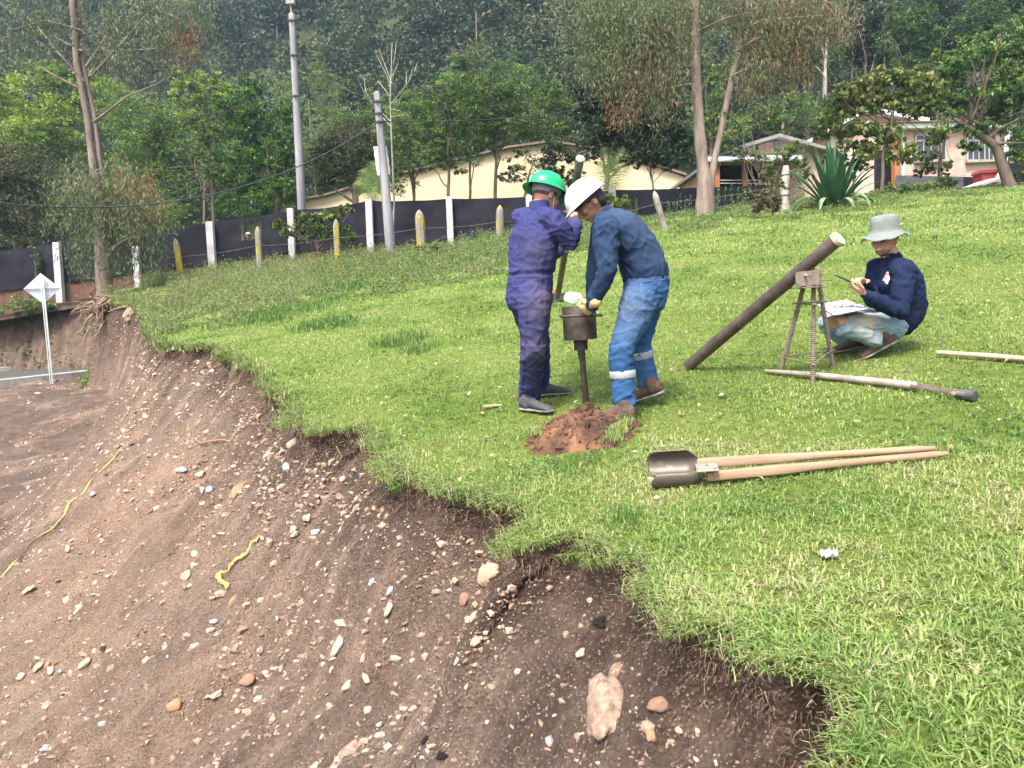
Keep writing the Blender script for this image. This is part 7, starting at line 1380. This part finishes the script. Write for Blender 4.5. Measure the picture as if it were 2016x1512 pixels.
F = [(i*np_+j, i*np_+(j+1) % np_, (i+1)*np_+(j+1) % np_, (i+1)*np_+j) for i in range(len(prof)-1) for j in range(np_)]; me = fastmesh('bucket_hat', np.array(V), np.array(F), True, np.zeros(len(V))); o = link('bucket_hat', me, HATM, C_); m_ = o.modifiers.new('t', 'SOLIDIFY'); m_.thickness = .004
mb = MB(); mb.tube([oc+u_*.0, oc+u_*.012], [(.104, .116), (.104, .116)], 40, side=s_, cap=False); mb.build('hat_band', HATM, o, True) if False else None
Rm = np.stack([s_, ffh, u_], 1); mb = MB(); mb.ell(hd-ffh*.014+u_*.01, (.080, .094, .098), Rm); me = merge(mb.mesh(), .005, 1); bm = bmesh.new(); bm.from_mesh(me); dl = []
for x in bm.verts:
    q_ = np.array(x.co)-hd; a1, a2 = q_@ffh, q_@u_
    if a1 > .06 or a2 < -.055 or (a2 < .01 and a1 > -.02): dl.append(x)
bmesh.ops.delete(bm, geom=dl, context='VERTS'); bm.to_mesh(me); bm.free(); link('hair', me, HAIRM, C_)
mb = MB(); mb.ell(hd+ffh*.034-u_*.083, (.054, .058, .034), Rm); mb.ell(hd+ffh*.062-u_*.100, (.028, .024, .020), Rm); me = merge(mb.mesh(), .005, 1); bm = bmesh.new(); bm.from_mesh(me); dl = [x for x in bm.verts if (np.array(x.co)-hd)@u_ > -.078]
bmesh.ops.delete(bm, geom=dl, context='VERTS'); bm.to_mesh(me); bm.free(); link('beard', me, M('beard_stubble', (.20, .115, .085), (.27, .155, .11), 60, .8), C_)
face(C_, hd, ffh, u_, 1.0, True)
mb = MB(); c = nkb+A3(0, 0, .015); mb.tube([c-A3(0, 0, .008), c+A3(.004, 0, .014)], [(.080, .076), (.074, .070)], 24, side=sC, cap=False); me = mb.mesh('neckband', True); me.attributes.new('t', 'FLOAT', 'POINT'); link('neckband', me, TEE, C_)
c = W(1745, 548, Yc_-.165); mb = MB(); cpt = [(1749, 534), (1741, 551), (1747, 561), (1751, 552)]
mb.prism([W(x, y, Yc_-.175) for x, y in ((1749, 535), (1740, 552), (1747, 560), (1752, 548))], A3(0, .02, 0)); mb.build('chest_emblem', M('emblem_print', (.78, .76, .78), (.50, .12, .12), 26, .8, lo=.5, hi=.56, bmp=0), C_)
t1 = A3(*hitG(1712, 706)); boot(C_, W(1762, 676, Yc_-.10), W(1762, 676, Yc_-.10)+nrm(t1+A3(0, 0, .01)-W(1760, 678, Yc_-.10))*.27, La+A3(.065, 0, .015), nrm(A3(-.15, 0, 1)), BTB)
t1 = A3(*hitG(1640, 700)); h1_ = A3(*hitG(1700, 694)); boot(C_, t1+nrm(h1_-t1)*.27+A3(0, 0, .04), t1+A3(0, 0, .01), Ra, A3(0, 0, 1), BTB)
pt = thing('phone', 'dark smartphone held in both hands by the squatting man', 'phone', PHN); a1 = nrm(W(1684, 559, Yc_-.24)-W(1648, 543, Yc_-.26)); a2 = nrm(A3(.15, 1, .15)); a2 = nrm(a2-a1*(a2@a1)); a3_ = np.cross(a1, a2)
mb = MB(); mb.box(PHN, (.150, .072, .009), np.stack([a1, a2, a3_], 1)); mb.build('case', M('phone_case', (.02, .03, .05), (.03, .04, .06), 6, .4), pt, bevel=.003)
mb = MB(); mb.box(PHN+a3_*.0052*(1 if a3_[2] > 0 else -1), (.140, .066, .0015), np.stack([a1, a2, a3_], 1)); mb.build('screen', M('phone_screen', (.03, .035, .045), (.05, .055, .07), 3, .1, spec=.6, bmp=0), pt)
bc = [W(1641, 621, 5.28), W(1714, 607, 5.33), W(1667, 590, 5.70), W(1608, 600, 5.62)]; zc = np.array(bc)
bd = thing('clipboard', 'white board with printed sheet resting across the squatting man\'s knees', 'clipboard', sum(bc)/4); mb = MB(); mb.prism([p-A3(0, 0, .006) for p in bc], A3(0, 0, .005)); mb.build('board', M('board_dark', (.05, .05, .055), (.08, .08, .08), 8, .6), bd)
mb = MB(); cc = sum(bc)/4; mb.prism([lerp(cc, p, .985)+A3(0, 0, .0005) for p in bc], A3(0, 0, .0012)); pp_ = mb.build('paper', M('paper_sheet', (.50, .50, .53), (.45, .45, .48), 5, .7, bmp=0), bd)
mb = MB(); e1, e2 = bc[1]-bc[0], bc[3]-bc[0]
for i in range(9):
    y_ = .12+.09*i; x_ = .08
    while x_ < .88:
        l_ = rng.uniform(.04, .16); 
        if rng.random() < .72: o_ = bc[0]+e1*x_+e2*y_+A3(0, 0, .0030); mb.add([o_, o_+e1*min(l_, .92-x_), o_+e1*min(l_, .92-x_)+e2*.032, o_+e2*.032], [(0, 1, 2, 3)])
        x_ += l_+.03
mb.build('print', M('ink', (.06, .06, .08), (.10, .10, .13), 10, .8, bmp=0), pp_)
# ---- person behind the fence, seen through the gap
p0 = W(488, 470, 25.3); D_ = person('person in blue cap seen through the gap in the black fence', (p0[0], p0[1], gz(p0[0], 25.3)))
hd = W(489, 464, 25.3); g_ = gz(p0[0], 25.3); fD = nrm(A3(.55, -.8, -.1)); sD = nrm(A3(.8, .55, 0)); zt = hd[2]; pe = A3(hd[0], 25.35, zt-.75); ch = A3(hd[0], 25.35, zt-.35); nk = A3(hd[0], 25.33, zt-.16)
bodymesh(D_, SKIN_B, ([pe, ch, nk], [(.13, .1), (.16, .11), (.07, .06)]), [(ch+sD*.2+A3(0, 0, .08), ch+sD*.26-A3(0, 0, .2), ch+sD*.2-A3(0, 0, .4)), (ch-sD*.2+A3(0, 0, .08), ch-sD*.26-A3(0, 0, .2), ch-sD*.2-A3(0, 0, .4))], [(pe+sD*.1, pe+sD*.1-A3(0, 0, .45), pe+sD*.1-A3(0, 0, .85)), (pe-sD*.1, pe-sD*.1-A3(0, 0, .45), pe-sD*.1-A3(0, 0, .85))], hd, fD, A3(0, 0, 1), nk, vox=.012, side=sD)
mb = MB(); mb.tube([pe, ch, nk-A3(0, 0, .04)], [(.17, .13), (.2, .14), (.085, .08)], 16, side=sD)
for e in (-1, 1): mb.tube([ch+sD*.19*e+A3(0, 0, .08), ch+sD*.26*e-A3(0, 0, .2), ch+sD*.2*e-A3(0, 0, .4)], [.075, .06, .05], 12)
me = merge(mb.mesh(), .012, 2); setattr_t(me, lambda v: v[:, 0]*0); link('shirt', me, cloth('pale_shirt', (.55, .55, .60), (.10, .11, .18), s=9), D_)
mb = MB(); mb.ell(hd+A3(0, 0, .05), (.088, .10, .07), np.stack([sD, fD, A3(0, 0, 1)], 1)); mb.box(hd+fD*.12+A3(0, 0, .05), (.13, .1, .012), np.stack([sD, fD, A3(0, 0, 1)], 1)); mb.build('cap', M('blue_cap', (.12, .20, .40), (.30, .36, .48), 9, .8), D_, True)
# ------------------------------------------------------------------ the air: far things fade to blue
hm_ = bpy.data.materials.new('air'); hm_.use_nodes = True; nt = hm_.node_tree; nt.nodes.remove(nt.nodes['Principled BSDF'])
pv_ = nt.nodes.new('ShaderNodeVolumePrincipled'); pv_.inputs['Color'].default_value = (.5, .72, 1.0, 1); pv_.inputs['Density'].default_value = .0006; pv_.inputs['Anisotropy'].default_value = .2
nt.links.new(pv_.outputs[0], nt.nodes['Material Output'].inputs['Volume'])
mb = MB(); mb.box((0, 200, 130), (1100, 480, 290)); meta(mb.build('haze', hm_), kind='stuff')
